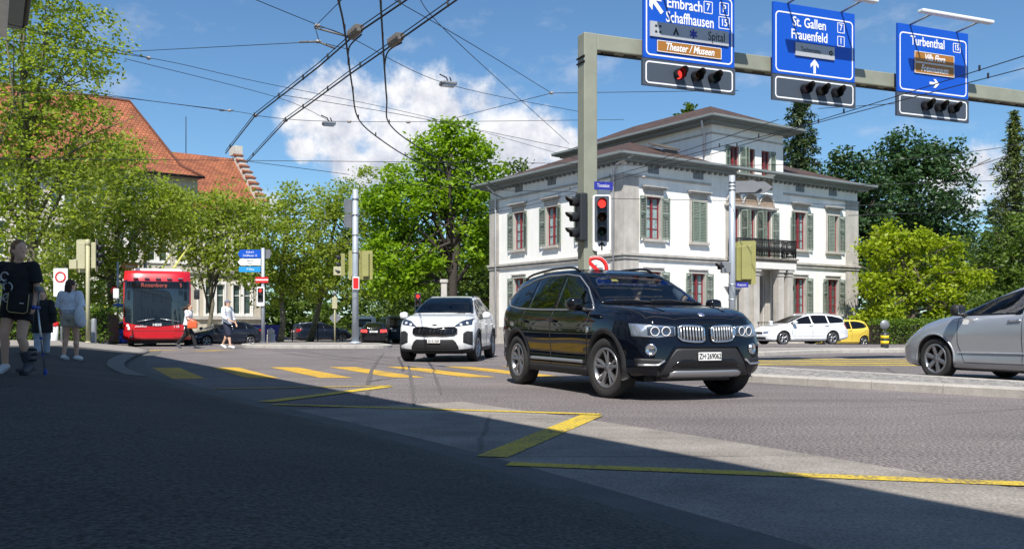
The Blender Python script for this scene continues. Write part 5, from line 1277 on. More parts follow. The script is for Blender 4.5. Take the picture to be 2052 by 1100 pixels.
car_generic('van', 'slate grey van standing behind the white sport utility car', (ux(868, 62), 64.0), (.62, .78), 'van', 'paint_slate', gz(0, 62))
car_generic('van', 'dark people carrier behind the white van and the slate van', (ux(770, 78), 80), (-.3, .95), 'van', 'paint_dark', gz(0, 80))
car_generic('car', 'bright blue hatchback behind the red trolleybus', (ux(236, 52) - .3, 51.0), (-.93, -.36), 'hatch', 'paint_blue', gz(0, 52))
car_generic('car', 'dark blue saloon behind the two crossing pedestrians', (ux(400, 53), 53.0), (-.70, -.71), 'saloon', 'paint_navy', gz(0, 54))
# ------------------------------------------------------------------ trolleybus
def to_local(root, p):
    c, s_ = math.cos(root.rotation_euler.z), math.sin(root.rotation_euler.z); d = Vector(p) - root.location
    return Vector((c * d.x + s_ * d.y, -s_ * d.x + c * d.y, d.z))
mat('led_amber', (.25, .05, .04), .5, emit=(1, .22, .16), estr=.18)
mat('wood_pole_yellow', (.55, .52, .12), .5)
mat('bus_glass', (.012, .02, .03), .04, spec=.9)
def trolleybus():
    X = ux(315, 37); h = Vector((-X, -37)).normalized()
    h = (h + Vector((-.03, 0))).normalized()
    t = thing('trolleybus', 'red trolleybus facing the camera with raised yellow current poles', 'bus', (X, 37, 0), math.atan2(h.y, h.x))
    W, Z0, Z1 = 1.275, .28, 3.04
    def bow(y, z): return -.26 * (abs(y) / W) ** 5 - .16 * max(0, (z - 2.4) / .64) ** 2 - .03 * max(0, z - 1.2) ** 2
    def gridp(y0, y1, lo, hi, off, ny=24, nz=8):
        mb = MB(); vs_ = []
        for i in range(ny + 1):
            y = y0 + (y1 - y0) * i / ny; l, u = lo(y), hi(y)
            for j in range(nz + 1): z = l + (u - l) * j / nz; vs_.append((bow(y, z) + off, y, z))
        K = nz + 1
        mb.add(vs_, [(i * K + j, (i + 1) * K + j, (i + 1) * K + j + 1, i * K + j + 1) for i in range(ny) for j in range(nz)], 0, True); return mb
    ny, nz = 28, 20; mb = MB(); vs_ = []; K = nz + 1
    ys = [W * math.sin(math.pi / 2 * k / 14) if k >= 0 else -W * math.sin(math.pi / 2 * -k / 14) for k in range(-14, 15)]
    for y in ys:
        for j in range(K): z = Z0 + (Z1 - Z0) * j / nz; vs_.append((bow(y, z), y * (1 - .03 * max(0, (z - 2.2) / .84) ** 2), z))
    mb.add(vs_, [(i * K + j, (i + 1) * K + j, (i + 1) * K + j + 1, i * K + j + 1) for i in range(ny) for j in range(nz)], 0, True)
    loop = [j for j in range(K)] + [i * K + nz for i in range(1, ny + 1)] + [ny * K + j for j in range(nz - 1, -1, -1)] + [i * K for i in range(ny - 1, 0, -1)]
    ba = len(mb.v); mb.v += [(-17.5, mb.v[i][1], mb.v[i][2]) for i in loop]; n = len(loop)
    for i in range(n): mb.f.append((loop[i], loop[(i + 1) % n], ba + (i + 1) % n, ba + i)); mb.m.append(0); mb.sm.append(False)
    mb.f.append(tuple(range(ba, ba + n))); mb.m.append(0); mb.sm.append(False)
    mb.build('body', M['bus_red'], t)
    ws = gridp(-1.22, 1.22, lambda y: .98 - .16 * (1 - (abs(y) / 1.22) ** 2), lambda y: 2.62, .010).build('windscreen', M['bus_glass'], t)
    gridp(-1.15, 1.15, lambda y: 2.33, lambda y: 2.60, .014).build('destination_display', M['gloss_black'], ws)
    for body, y, s_ in (('Rosenberg', -.12, .24), ('3', .88, .24)):
        me = text_mesh(body, s_, M['led_amber'], sx=.95); me.transform(Matrix.Rotation(R(90), 4, 'Z') @ Matrix.Rotation(R(90), 4, 'X')); put('display_lettering', me, ws, (bow(y, 2.46) + .02, y, 2.46))
    for (y0, y1) in ((.85, .12), (-.75, -.1)):
        b = MB(); b.tube([(bow(y0, 1.0) + .05, y0, 1.0), (bow(y1, 1.1) + .06, y1, 1.12)], .018, 6); b.build('wiper', M['satin'], ws)
    gridp(-.62, .62, lambda y: .34, lambda y: .62, .012).build('front_flap', M['bus_red'], t)
    for z in (.33, .63): b = MB(); b.tube([(bow(y, z) + .004, y, z) for y in np.linspace(-1.2, 1.2, 20)], .008, 5); b.build('panel_joint', M['ink'], t)
    for sd in (-1, 1):
        for y, z, r_ in ((1.10, .84, .06), (1.06, .72, .055), (.98, .40, .045)):
            b = MB(); b.lathe([(0, .02), (r_ * .8, .015), (r_, 0)], (0, 0, 0), 'x', 14); b.build('headlight', M['lamp_core' if z > .5 else 'lamp_clear'], t, (bow(y, z) + .01, sd * y, z), sd * .5)
        b = MB(); b.bbox((-.10, -.11, -.2), (.12, .11, .2), .05); mo = b.build('mirror', M['paint_white' if sd < 0 else 'black_plastic'], t, (.18, sd * 1.50, 2.1))
        b = MB(); b.tube([(0, -sd * .02, .18), (-.1, -sd * .2, .45), (-.3, -sd * .38, .55)], .025, 6); b.build('mirror_arm', M['black_plastic'], mo)
        for k in range(9): b = MB(); b.box((-2.6 - k * 1.6, sd * 1.276 - .004, 1.05), (-1.1 - k * 1.6, sd * 1.276 + .004, 2.45)); b.build('side_window', M['bus_glass'], t)
        for x in (-2.9, -8.6, -14.5):
            b = MB(); b.lathe([(.0, -.12), (.48, -.12), (.48, .12), (0, .12)], (0, 0, 0), 'y', 28); b.build('wheel', M['tyre'], t, (x, sd * 1.13, .48))
    me = text_mesh('HESS', .13, M['sign_white'], sx=1.2, bold=.004); me.transform(Matrix.Rotation(R(90), 4, 'Z') @ Matrix.Rotation(R(90), 4, 'X')); put('maker_badge', me, t, (.03, 0, .875))
    me = text_mesh('118', .15, M['sign_white']); me.transform(Matrix.Rotation(R(90), 4, 'Z') @ Matrix.Rotation(R(90), 4, 'X')); put('fleet_number', me, t, (bow(-.8, .8) + .02, .72, .80))
    me = text_mesh('stadtbus', .13, M['sign_white'], shear=.3); me.transform(Matrix.Rotation(R(90), 4, 'Z') @ Matrix.Rotation(R(90), 4, 'X')); put('operator_lettering', me, t, (bow(.5, .8) + .02, -.62, .82))
    for k in range(5): b = MB(); b.box((-.20, -.9 + k * .42, 2.72), (-.02, -.72 + k * .42, 2.76)); b.build('marker_light', M['lamp_clear'], t)
    b = MB(); b.bbox((-8, -.95, 3.04), (-1.5, .95, 3.22), .08); b.build('roof_pod', M['paint_white'], t)
    b = MB(); b.box((-17, -1.0, .12), (-.5, 1.0, .3)); b.build('underbody', M['trim_black'], t)
    for a, e in (((323, 541), (357, 488)), ((346, 541), (383, 488))):
        p = to_local(t, at(*a, 41.5)); q = to_local(t, at(*e, 43.5)); b = MB(); b.tube([p, p.lerp(q, .5) + Vector((0, 0, .02)), q], [.055, .045, .035], 8); b.build('current_pole', M['wood_pole_yellow'], t)
trolleybus()

# ------------------------------------------------------------------ traffic signals and signs
def lens_and_hood(parent, x, y, z, r_, m_, hood=.26, rot=0):
    """lens facing -Y with a tube hood open below"""
    mb = MB(); mb.lathe([(0, .0), (r_ * .7, .006), (r_, .02)], (0, 0, 0), 'y', 20); o = mb.build('lens', M[m_], parent, (x, y - .012, z), rot)
    mb = MB(); n = 20; vs_ = []
    for k in range(n + 1):
        a = R(-60 + 300 * k / n); L = hood * (.55 + .45 * max(0, math.sin(a)) ** .6)
        for rr_, yy in ((r_ * 1.06, 0), (r_ * 1.02, -L), (r_ * .96, -L), (r_ * .98, 0)): vs_.append((rr_ * math.cos(a), yy, rr_ * math.sin(a)))
    mb.add(vs_, [(4 * k + j, 4 * k + (j + 1) % 4, 4 * k + 4 + (j + 1) % 4, 4 * k + 4 + j) for k in range(n) for j in range(4)], 0, True)
    mb.build('hood', M['black_plastic'], parent, (x, y, z), rot)
def rrect(w, h, r_, n=5):
    out = []
    for cx, cz, a0 in ((w / 2 - r_, h / 2 - r_, 0), (-w / 2 + r_, h / 2 - r_, 90), (-w / 2 + r_, -h / 2 + r_, 180), (w / 2 - r_, -h / 2 + r_, 270)):
        for k in range(n + 1): a = R(a0 + 90 * k / n); out.append((cx + r_ * math.cos(a), cz + r_ * math.sin(a)))
    return out
XZ = lambda a, b, d: (a, d, b)
def frame_ring(mb, w, h, r_, t_, y0, y1, mi=0):
    o, i = rrect(w, h, r_), rrect(w - 2 * t_, h - 2 * t_, max(.005, r_ - t_)); n = len(o)
    vs_ = [(a, y, b) for y in (y0, y1) for P_ in (o, i) for a, b in P_]
    fs = []
    for k in range(n):
        q = (k + 1) % n; fs += [(k, q, n + q, n + k), (2 * n + k, 3 * n + k, 3 * n + q, 2 * n + q), (k, 2 * n + k, 2 * n + q, q), (n + k, n + q, 3 * n + q, 3 * n + k)]
    mb.add(vs_, fs, mi)
ARROW = [(-.10, -.5), (.10, -.5), (.10, .12), (.34, -.10), (.34, .14), (0, .5), (-.34, .14), (-.34, -.10), (-.10, .12)]
def arrow(parent, x, y, z, size, ang, m_, name='arrow'):
    c, s_ = math.cos(R(ang)), math.sin(R(ang)); mb = MB(); mb.prism([((a * c - b * s_) * size, (a * s_ + b * c) * size) for a, b in ARROW], XZ, -.003, 0); return mb.build(name, M[m_], parent, (x, y, z))
def text_on(parent, body, x, y, z, size, m_, sx=.8, shear=0, bold=.0, name='lettering'):
    me = stand(text_mesh(body, size, M[m_], sx=sx, shear=shear, bold=bold)); return put(name, me, parent, (x, y, z))

GO, GRZ = Vector((1.43, 17.5, 0)), math.atan2(.378, .926)
gantry = thing('sign_gantry', 'olive grey steel gantry carrying three blue direction signs over the road', 'sign gantry', GO, GRZ)
def gpl(u, v, yoff=0.0):                          # sight line -> gantry plane, local x and z
    c, s_ = math.cos(GRZ), math.sin(GRZ); k = (u - 1026) / FPX
    ox, oy = GO.x + -s_ * yoff, GO.y + c * yoff
    x = (k * oy - ox) / (c - k * s_); Y = oy + s_ * x
    return x, HC + (HOR - v) / FPX * Y
def gantry_build():
    zt = gpl(1177, 70)[1]; t = gantry
    mb = MB(); mb.bbox((-.14, -.14, .0), (.14, .14, zt - .001), .02); mb.bbox((-.25, -.25, 0), (.25, .25, .04), .01); mb.build('post', M['steel_olive'], t)
    mb = MB(); mb.bbox((.141, -.13, zt - .31), (13.5, .13, zt), .02); bm_ = mb.build('beam', M['steel_olive'], t)
    for k in range(26): mb = MB(); mb.box((.3 + k * .5, -.05, zt - .335), (.55 + k * .5, .05, zt - .312)); mb.build('cable_clip', M['door_wood'], bm_)
    mb = MB(); mb.tube([(.2, .0, zt - .345), (13.4, 0, zt - .345)], .02, 6); mb.build('cable', M['wire'], bm_)
    for z in (zt - .45, zt - .55): mb = MB(); mb.tube([(-.145, -.15, z), (-.145, .15, z)], .02, 6); mb.build('bracket', M['iron'], t)
    for (u0, u1, vt, vb, vs2, lamps) in ((1289.5, 1471.6, -34, 114.5, 170, True), (1549.7, 1712.8, 2.8, 146, 199, True), (1799, 1940, 46, 182.6, 231, True)):
        yo = -.30; x0, z1 = gpl(u0, vt, yo); x1, _ = gpl(u1, 100, yo); _, z0 = gpl(u0, vb, yo); _, zb = gpl(u0, vs2, yo)
        w, h, cx, cz = x1 - x0, z1 - z0, (x0 + x1) / 2, (z0 + z1) / 2
        mb = MB(); mb.box((-w / 2, 0, -h / 2), (w / 2, .05, h / 2)); pn = mb.build('sign_panel', M['sign_blue'], t, (cx, yo, cz))
        mb = MB(); frame_ring(mb, w - .10, h - (.10 if vt < 0 else .22), .10, .028, -.004, -.001); bd = mb.build('border', M['sign_white'], pn, (0, 0, .0 if vt < 0 else -.065))
        for k in range(2): mb = MB(); mb.box((-w * .3 + k * w * .6 - .04, .051, -h / 2), (-w * .3 + k * w * .6 + .04, .15, h / 2 - .02)); mb.build('back_rail', M['steel_olive'], pn)
        hb = z0 - zb - .02; czb = zb + hb / 2
        mb = MB(); mb.box((-w / 2 - .02, 0, -hb / 2), (w / 2 + .02, .06, hb / 2)); sb = mb.build('signal_board', M['signal_board'], t, (cx, yo - .003, czb))
        mb = MB(); frame_ring(mb, w - .08, hb - .08, .08, .028, -.004, -.001); mb.build('border', M['sign_white'], sb)
        for k, m_ in enumerate(('lens_red_on' if u0 < 1300 else 'lens_red_dim', 'lens_amber', 'lens_green')): lens_and_hood(sb, w * (-.13 + .19 * k), -.001, .015, .105, m_, .27, R(0))
        yb = -.62; n_ = MB()
        for s_ in (-1, 1): q = MB(); q.tube([(s_ * w * .33, .02, h / 2 - .005), (s_ * w * .33, yb, h / 2 + .05)], .022, 6); q.build('lamp_arm', M['gutter_metal'], pn)
        q = MB(); q.bbox((-w * .50, yb - .075, h / 2 + .03), (w * .50, yb + .075, h / 2 + .10), .02); q.build('lamp_bar', M['lamp_white'], pn)
        def L(u, v): x, z = gpl(u, v, yo); return x - cx, z - cz
        def tx(body, u, v, size, **k): a, b = L(u, v); return text_on(pn, body, a, -.004, b, size, k.pop('m', 'sign_white'), **k)
        def badge(body, u, v, s=.21):
            a, b = L(u, v); mb = MB(); frame_ring(mb, s * (1.0 if len(body) < 2 else 1.25), s * 1.15, .02, .016, -.004, -.001); o = mb.build('route_badge', M['sign_white'], pn, (a, 0, b)); text_on(o, body, 0, -.003, 0, s * .95, 'sign_white', sx=.8, bold=.003); return o
        def plate(ua, ub, v, h_, m_, proud=.03):
            a, b = L(ua, v), L(ub, v); mb = MB(); mm = L((ua + ub) / 2, v); wd = b[0] - a[0]; mb.box((-wd / 2, -proud, -h_ / 2), (wd / 2, -.002, h_ / 2)); return mb.build('inset_plate', M[m_], pn, (mm[0], 0, mm[1])), wd
        if u0 < 1300:
            tx('Embrach', 1372, 11, .30, sx=.78, bold=.004); tx('Schaffhausen', 1383, 41.5, .30, sx=.72, bold=.004); badge('7', 1419, 16); badge('P', 1451, 19, .22); badge('15', 1451, 47)
            a, b = L(1314, 9); arrow(pn, a, -.004, b, .42, 42, 'sign_white')
            o, wd = plate(1303, 1460, 69, .29, 'sign_grey'); text_on(o, 'Spital', wd * .34, -.032, 0, .24, 'ink', sx=.78); 
            mb = MB(); mb.prism([(-.07, -.07), (-.03, -.07), (0, .0), (.03, -.07), (.07, -.07), (.0, .09)], XZ, -.034, -.031); mb.build('tent_symbol', M['ink'], o, (-wd * .18, 0, 0))
            mb = MB()
            for a_ in (0, 60, 120): mb.prism([(c_ * math.cos(R(a_)) - d_ * math.sin(R(a_)), c_ * math.sin(R(a_)) + d_ * math.cos(R(a_))) for c_, d_ in ((-.02, -.09), (.02, -.09), (.02, .09), (-.02, .09))], XZ, -.034 - a_ * 1e-5, -.031)
            mb.build('ambulance_star', M['street_blue'], o, (wd * .04, 0, 0))
            for dx_, dz in ((-.43, .06), (-.38, .06), (-.43, -.05), (-.38, -.05)): mb = MB(); mb.box((dx_ * wd - .02, -.034, dz - .02), (dx_ * wd + .03, -.031, dz + .02)); mb.build('symbol', M['ink'], o)
            o, wd = plate(1317, 1445.5, 101, .22, 'sign_brown', .02); text_on(o, 'Theater / Museen', 0, -.022, 0, .20, 'sign_white', sx=.78, shear=.3, bold=.004)
            mb = MB(); frame_ring(mb, wd, .22, .01, .012, -.023, -.0205); mb.build('plate_edge', M['sign_white'], o)
        elif u0 < 1600:
            tx('St. Gallen', 1622, 49, .28, sx=.80, bold=.004); tx('Frauenfeld', 1622, 74, .28, sx=.80, bold=.004); badge('7', 1685, 57, .19); badge('1', 1685, 84, .19)
            o, wd = plate(1593, 1671, 104, .27, 'sign_grey', .03); text_on(o, 'Technorama', -.12, -.032, 0, .14, 'ink', sx=.72)
            mb = MB(); mb.lathe([(.02, -.001), (.05, -.001), (.05, .001), (.02, .001)], (wd * .40, -.033, 0), 'y', 16, close=True); mb.build('symbol', M['ink'], o)
            a, b = L(1632, 134); arrow(pn, a, -.004, b, .30, 0, 'sign_white')
        else:
            tx('Turbenthal', 1859, 87, .28, sx=.80, bold=.004); badge('15', 1917, 97, .18)
            for v, s_ in ((118, 'Villa Flora'), (140, 'Fotomuseum')):
                o, wd = plate(1832, 1911, v + 1, .235, 'sign_brown', .02); text_on(o, s_, 0, -.022, 0, .20, 'sign_white', sx=.75, shear=.3, bold=.004)
                mb = MB(); frame_ring(mb, wd, .235, .01, .012, -.023, -.0205); mb.build('plate_edge', M['sign_white'], o)
            a, b = L(1872, 168); arrow(pn, a, -.004, b, .28, -90, 'sign_white')
    # signals, street name and prohibition sign on the post
    yo = -.24
    x0, z1 = gpl(1181, 389, yo); x1, z0 = gpl(1213.5, 503, yo); w, h = x1 - x0, z1 - z0
    rz = -GRZ - .05
    mb = MB(); mb.prism(rrect(w, h, .05), XZ, 0, .03); hd = mb.build('signal_head', M['sign_white'], t, (.18, yo, (z0 + z1) / 2), rz)
    mb = MB(); mb.prism(rrect(w * .80, h * .80, .03), XZ, -.02, -.001); mb.build('signal_face', M['signal_board'], hd, (0, 0, h * .075))
    for k, m_ in enumerate(('lens_red_on', 'lens_amber', 'lens_green')): lens_and_hood(hd, .0, -.022, h * (.335 - .25 * k), .088, m_, .24)
    arrow(hd, 0, -.003, -h * .41, .16, 0, 'ink')
    mb = MB(); mb.bbox((-w * .36, .031, -h * .40), (w * .36, .2, h * .48), .02); mb.build('signal_case', M['black_plastic'], hd)
    for (dx_, dy_, ang) in ((-.26, -.10, R(-68)), (.22, .12, R(72))):
        mb = MB(); mb.bbox((-.13, .0, -.45), (.13, .16, .45), .03); sd_ = mb.build('signal_head', M['black_plastic'], t, (dx_, dy_, (z0 + z1) / 2 + .10), rz + ang)
        for k, m_ in enumerate(('lens_red_dim', 'lens_amber', 'lens_green')): lens_and_hood(sd_, 0, -.001, .29 - .29 * k, .088, m_, .24)
    xs_, zs_ = gpl(1198, 371, -.2)
    mb = MB(); mb.box((-.19, 0, -.075), (.19, .015, .075)); nm = mb.build('street_sign', M['street_blue'], t, (.26, -.16, zs_), rz + .35); text_on(nm, 'Tösstalstr.', 0, -.003, 0, .09, 'sign_white', sx=.7)
    xr, zr = gpl(1185, 538, -.2); mb = MB(); mb.lathe([(0, .0), (.24, .0), (.24, .012), (0, .012)], (0, 0, 0), 'y', 32); rg = mb.build('prohibition_sign', M['sign_white'], t, (.08, -.19, zr), rz)
    mb = MB(); mb.lathe([(.165, -.004), (.235, -.004), (.235, -.001), (.165, -.001)], (0, 0, 0), 'y', 32, close=True); mb.build('red_ring', M['sign_red'], rg)
    mb = MB(); mb.prism([(-.17, .12), (-.12, .17), (.17, -.12), (.12, -.17)], XZ, -.0065, -.0045); mb.build('red_bar', M['sign_red'], rg)
    arrow(rg, .02, -.002, .0, .22, 90, 'sign_back')
gantry_build()

def post(t, h, r0, r1, m_='pole_grey', z0=0, name='post'):
    mb = MB(); mb.tube([(0, 0, z0), (0, 0, z0 + h * .5), (0, 0, z0 + h)], [r0, (r0 + r1) / 2, r1], 14); mb.lathe([(r0 * 1.7, z0), (r0 * 1.7, z0 + .04), (r0, z0 + .07)], (0, 0, 0), 'z', 14); return mb.build(name, M[m_], t)
def back_signal(t, x, y, z, rz, w=.33, h=.95, case='signal_olive', board=True):
    """three-lamp head; the lamps look along the head's own -Y"""
    mb = MB(); mb.bbox((-w * .42, 0, -h / 2), (w * .42, .16, h / 2), .02); o = mb.build('signal_head', M[case], t, (x, y, z), rz)
    if board: mb = MB(); mb.prism(rrect(w * 1.55, h * 1.28, .05), XZ, -.012, -.001); mb.build('backing_board', M[case], o)
    for k, m_ in enumerate(('lens_red_dim', 'lens_amber', 'lens_green')): lens_and_hood(o, 0, -.014 if board else -.001, h * (.31 - .31 * k), .095, m_, .24)
    return o
def arrow_sign(t, x, y, z, w, h, rz, m_, left=True, lines=(), ink='sign_white', name='direction_sign', tip=.12):
    s_ = -1 if left else 1
    poly = [(-s_ * w / 2, -h / 2), (s_ * (w / 2 - tip), -h / 2), (s_ * w / 2, 0), (s_ * (w / 2 - tip), h / 2), (-s_ * w / 2, h / 2)]
    mb = MB(); mb.prism(poly, XZ, 0, .03); o = mb.build(name, M[m_], t, (x, y, z), rz)
    for k, tx_ in enumerate(lines): text_on(o, tx_, -s_ * .04, -.004, (len(lines) - 1 - 2 * k) * h * .21, h * (.36 if len(lines) > 1 else .6), ink, sx=.75)
    return o
# tall grey pole on the far island
Yp = 38.3; t = thing('signal_pole', 'tall pale grey pole with sign backs and signals on the far traffic island', 'pole', (ux(712, Yp), Yp, .12)); s1 = FPX / Yp
zz = lambda v, Y, base=.12: HC + (HOR - v) / FPX * Y - base
post(t, zz(380, Yp), .145, .115)
for v in (413, 443): arrow_sign(t, -.26, -.02, zz(v, Yp), .46, .56, R(38), 'sign_back', True, tip=.06)
for dx_, rz in ((-.62, R(-70)), (-.05, R(178)), (.46, R(165))): back_signal(t, dx_, .12 if dx_ != -.62 else .05, zz(531, Yp), rz, board=dx_ != -.62)
mb = MB(); mb.bbox((-.14, -.22, -.26), (.14, -.13, .26), .02); q = mb.build('call_box', M['sign_white'], t, (.06, 0, zz(568, Yp))); mb = MB(); mb.box((-.11, -.225, -.22), (.11, -.221, .22)); mb.build('red_panel', M['sign_red'], q)
mb = MB(); mb.bbox((-.35, -.05, -.18), (-.02, .05, .18), .02); mb.build('control_box', M['signal_olive_pale'], t, (-.55, .0, zz(543, Yp)))
for v in (398, 470, 505, 430): mb = MB(); mb.lathe([(.155, -.03), (.155, .03), (.12, .03)], (0, 0, zz(v, Yp)), 'z', 14); mb.build('clamp', M['gutter_metal'], t)
# direction post with pedestrian signal
Yp = 40.5; t = thing('direction_post', 'grey post with blue and white arrow signs and a red pedestrian light', 'signpost', (ux(527, Yp), Yp, gz(0, Yp)))
base = gz(0, Yp); post(t, zz(497, Yp, base), .085, .075)
arrow_sign(t, -.58, -.10, zz(509, Yp, base), 1.0, .36, 0, 'sign_blue', True, ('Embrach', 'Schaffhausen 15'))
arrow_sign(t, -.58, -.10, zz(525.5, Yp, base), 1.0, .29, 0, 'sign_white', True, ('Bahnhof', 'Spital'), 'ink'); arrow_sign(t, -.56, -.10, zz(540, Yp, base), .95, .24, 0, 'sign_cyan', True, ('P West',), tip=.02)
arrow_sign(t, .22, .0, zz(509, Yp, base), .42, .40, R(-35), 'sign_back', False)
mb = MB(); mb.box((-.30, -.11, -.13), (.26, -.09, .13)); q = mb.build('plate', M['sign_red'], t, (0, 0, zz(561, Yp, base))); mb = MB(); mb.box((-.3, -.113, -.03), (.26, -.111, .03)); mb.build('plate_band', M['sign_white'], q)
mb = MB(); mb.prism(rrect(.34, .84, .05), XZ, -.14, -.10); q = mb.build('pedestrian_signal', M['sign_white'], t, (-.07, 0, zz(594, Yp, base))); mb = MB(); mb.prism(rrect(.24, .60, .02), XZ, -.16, -.141); mb.build('signal_face', M['black_plastic'], q, (0, 0, .06))
lens_and_hood(q, 0, -.162, .25, .085, 'lens_red_on', .12); lens_and_hood(q, 0, -.162, -.02, .085, 'lens_green', .12)
# left signal post and no-entry board by the hedge
Yp = 34.0; zb = .20; t = thing('signal_post', 'pale olive signal post with two heads seen from behind beside the hedge', 'traffic light', (ux(176, Yp), Yp, zb))
post(t, zz(490, Yp, zb), .07, .07, 'signal_olive_pale'); mb = MB(); mb.ball((0, 0, zz(487, Yp, zb)), (.10, .10, .15), 12); mb.build('post_cap', M['signal_olive_pale'], t)
back_signal(t, -.20, .06, zz(513, Yp, zb), R(178), .33, .95, 'signal_olive_pale'); back_signal(t, .30, .04, zz(512, Yp, zb), R(105), .33, .95, 'signal_olive_pale')
mb = MB(); mb.bbox((-.14, -.08, -.17), (.14, .08, .17), .02); mb.build('control_box', M['signal_olive_pale'], t, (-.52, 0, zz(530, Yp, zb)))
Yp = 31.5; zb = .20; t = thing('no_vehicles_sign', 'white board with red ring no vehicles sign above the pedestrian', 'sign', (ux(123, Yp), Yp, zb)); post(t, zz(538, Yp, zb), .03, .03)
mb = MB(); mb.prism(rrect(.48, .96, .02), XZ, -.06, -.03); q = mb.build('sign_panel', M['sign_white'], t, (0, 0, zz(566, Yp, zb)))
mb = MB(); mb.lathe([(.13, -.066), (.19, -.066), (.19, -.061), (.13, -.061)], (0, 0, .18), 'y', 28, close=True); mb.build('red_ring', M['sign_red'], q); mb = MB(); mb.lathe([(0, -.063), (.13, -.063)], (0, 0, .18), 'y', 24); mb.build('ring_field', M['lamp_white'], q)
# right hand signal pole in front of the villa
Yp = 27.0; t = thing('signal_pole', 'light grey pole with olive signal backs in front of the villa portico', 'pole', (ux(1467, Yp), Yp, .12))
post(t, zz(352, Yp), .105, .09)
arrow_sign(t, .42, .03, zz(374, Yp), .95, .34, R(-8), 'sign_back', False, tip=.22); arrow_sign(t, .72, .10, zz(375, Yp), .95, .34, R(-14), 'sign_back', False, tip=.22)
back_signal(t, .22, .22, zz(528, Yp), R(200), .34, 1.0, 'signal_olive'); back_signal(t, .45, .1, zz(526, Yp), R(165), .34, 1.0, 'signal_olive')
mb = MB(); mb.bbox((-.16, -.1, -.16), (.1, .1, .16), .02); q = mb.build('signal_head', M['sign_back'], t, (-.16, 0, zz(536, Yp))); lens_and_hood(q, -.12, 0, .03, .10, 'lens_amber', .22, R(-80))
mb = MB(); mb.box((0, -.02, -.075), (.36, .0, .075)); q = mb.build('street_sign', M['street_blue'], t, (.10, -.03, zz(571, Yp)), R(-5)); text_on(q, 'Museumstr.', .18, -.024, 0, .09, 'sign_white', sx=.62)
mb = MB(); mb.prism([(-.28, .24), (.28, .24), (.0, -.24)], XZ, .115, .13); mb.build('yield_sign', M['sign_back'], t, (0.06, 0, zz(590, Yp)))
for v in (365, 372, 380, 570, 600): mb = MB(); mb.lathe([(.112, -.02), (.112, .02), (.09, .02)], (0, 0, zz(v, Yp)), 'z', 14); mb.build('clamp', M['gutter_metal'], t)
mat('band_yellow', (.80, .55, .01), .5)
# island bollard with round sign
Yp = 30.9; t = thing('traffic_bollard', 'black bollard with two yellow bands under a grey round sign back', 'bollard', (ux(1773, Yp), Yp, .12))
mb = MB(); mb.lathe([(.13, 0), (.13, .47), (.10, .50), (.03, .52), (.03, .58), (0, .58)], n=18); mb.build('body', M['black_plastic'], t)
for z in (.12, .30): mb = MB(); mb.lathe([(.1305, z), (.133, z), (.133, z + .1), (.1305, z + .1)], n=18); mb.build('yellow_band', M['band_yellow'], t)
mb = MB(); mb.lathe([(0, -.015), (.155, -.015), (.16, 0), (.155, .015), (0, .015)], (0, 0, .76), 'y', 28); mb.build('sign_disc', M['sign_back'], t)
# smaller signals and posts behind
Yp = 58.0; zb = gz(0, Yp); t = thing('signal_post', 'small olive signal seen from behind with a diamond sign back, beyond the navy estate car', 'traffic light', (ux(671, Yp), Yp, zb)); post(t, zz(592, Yp, zb), .05, .05, 'signal_olive_pale')
back_signal(t, .0, .06, zz(607, Yp, zb), R(180), .38, .72, 'signal_olive_pale', False); mb = MB(); mb.prism([(0, .38), (.38, 0), (0, -.38), (-.38, 0)], XZ, .06, .08); mb.build('diamond_sign', M['sign_back'], t, (0, 0, zz(637, Yp, zb))); mb = MB(); mb.ball((0, 0, zz(588, Yp, zb)), .13, 8); mb.build('post_cap', M['sign_back'], t)
Yp = 46.0; zb = gz(0, Yp); t = thing('signal_post', 'black traffic light showing red left of the white sport utility car', 'traffic light', (ux(838, Yp), Yp, zb)); post(t, zz(590, Yp, zb), .06, .06); mb = MB(); mb.bbox((-.16, -.16, -.48), (.16, -.06, .48), .02); q = mb.build('signal_head', M['black_plastic'], t, (0, 0, zz(606, Yp, zb)))
for k, m_ in enumerate(('lens_red_on', 'lens_amber', 'lens_green')): lens_and_hood(q, 0, -.161, .30 - .3 * k, .11, m_, .14)
Yp = 47.0; zb = gz(0, Yp); t = thing('gate_pillar', 'pale stone gate pillar behind the roof of the white sport utility car', 'pillar', (ux(890, Yp), Yp, zb)); mb = MB(); mb.bbox((-.15, -.15, 0), (.15, .15, zz(563, Yp, zb) - .1), .02); mb.build('shaft', M['stone_grey'], t); mb = MB(); mb.bbox((-.2, -.2, zz(563, Yp, zb) - .1), (.2, .2, zz(560, Yp, zb)), .03); mb.build('cap_stone', M['stone_grey'], t)
Yp = 41.8; zb = gz(0, Yp); t = thing('stone_bollard', 'small round headed stone bollard near the direction post', 'bollard', (ux(543, Yp), Yp, zb)); mb = MB(); mb.lathe([(.19, 0), (.18, .45), (.12, .48), (.17, .55), (.15, .66), (.06, .72), (0, .73)], n=16); mb.build('shaft', M['stone_grey'], t)
Yp = 48.0; zb = gz(0, Yp); t = thing('lamp_post', 'slim grey lamp column rising behind the red trolleybus', 'street lamp', (ux(291, Yp), Yp, zb)); post(t, zz(385, Yp, zb), .11, .07); mb = MB(); mb.bbox((-.9, -.12, 0), (.1, .12, .12), .04); mb.build('lamp_head', M['sign_back'], t, (0, 0, zz(385, Yp, zb)))
Yp = 44.0; zb = .1; t = thing('tourist_sign', 'brown arrow sign on a post left of the trolleybus', 'signpost', (ux(236, Yp), Yp, zb)); post(t, zz(525, Yp, zb), .05, .05); arrow_sign(t, .58, -.08, zz(534, Yp, zb), .80, .28, 0, 'sign_brown', True, ('Museum',)); arrow_sign(t, .0, -.08, zz(612, Yp, zb), .55, .16, 0, 'sign_blue', True)
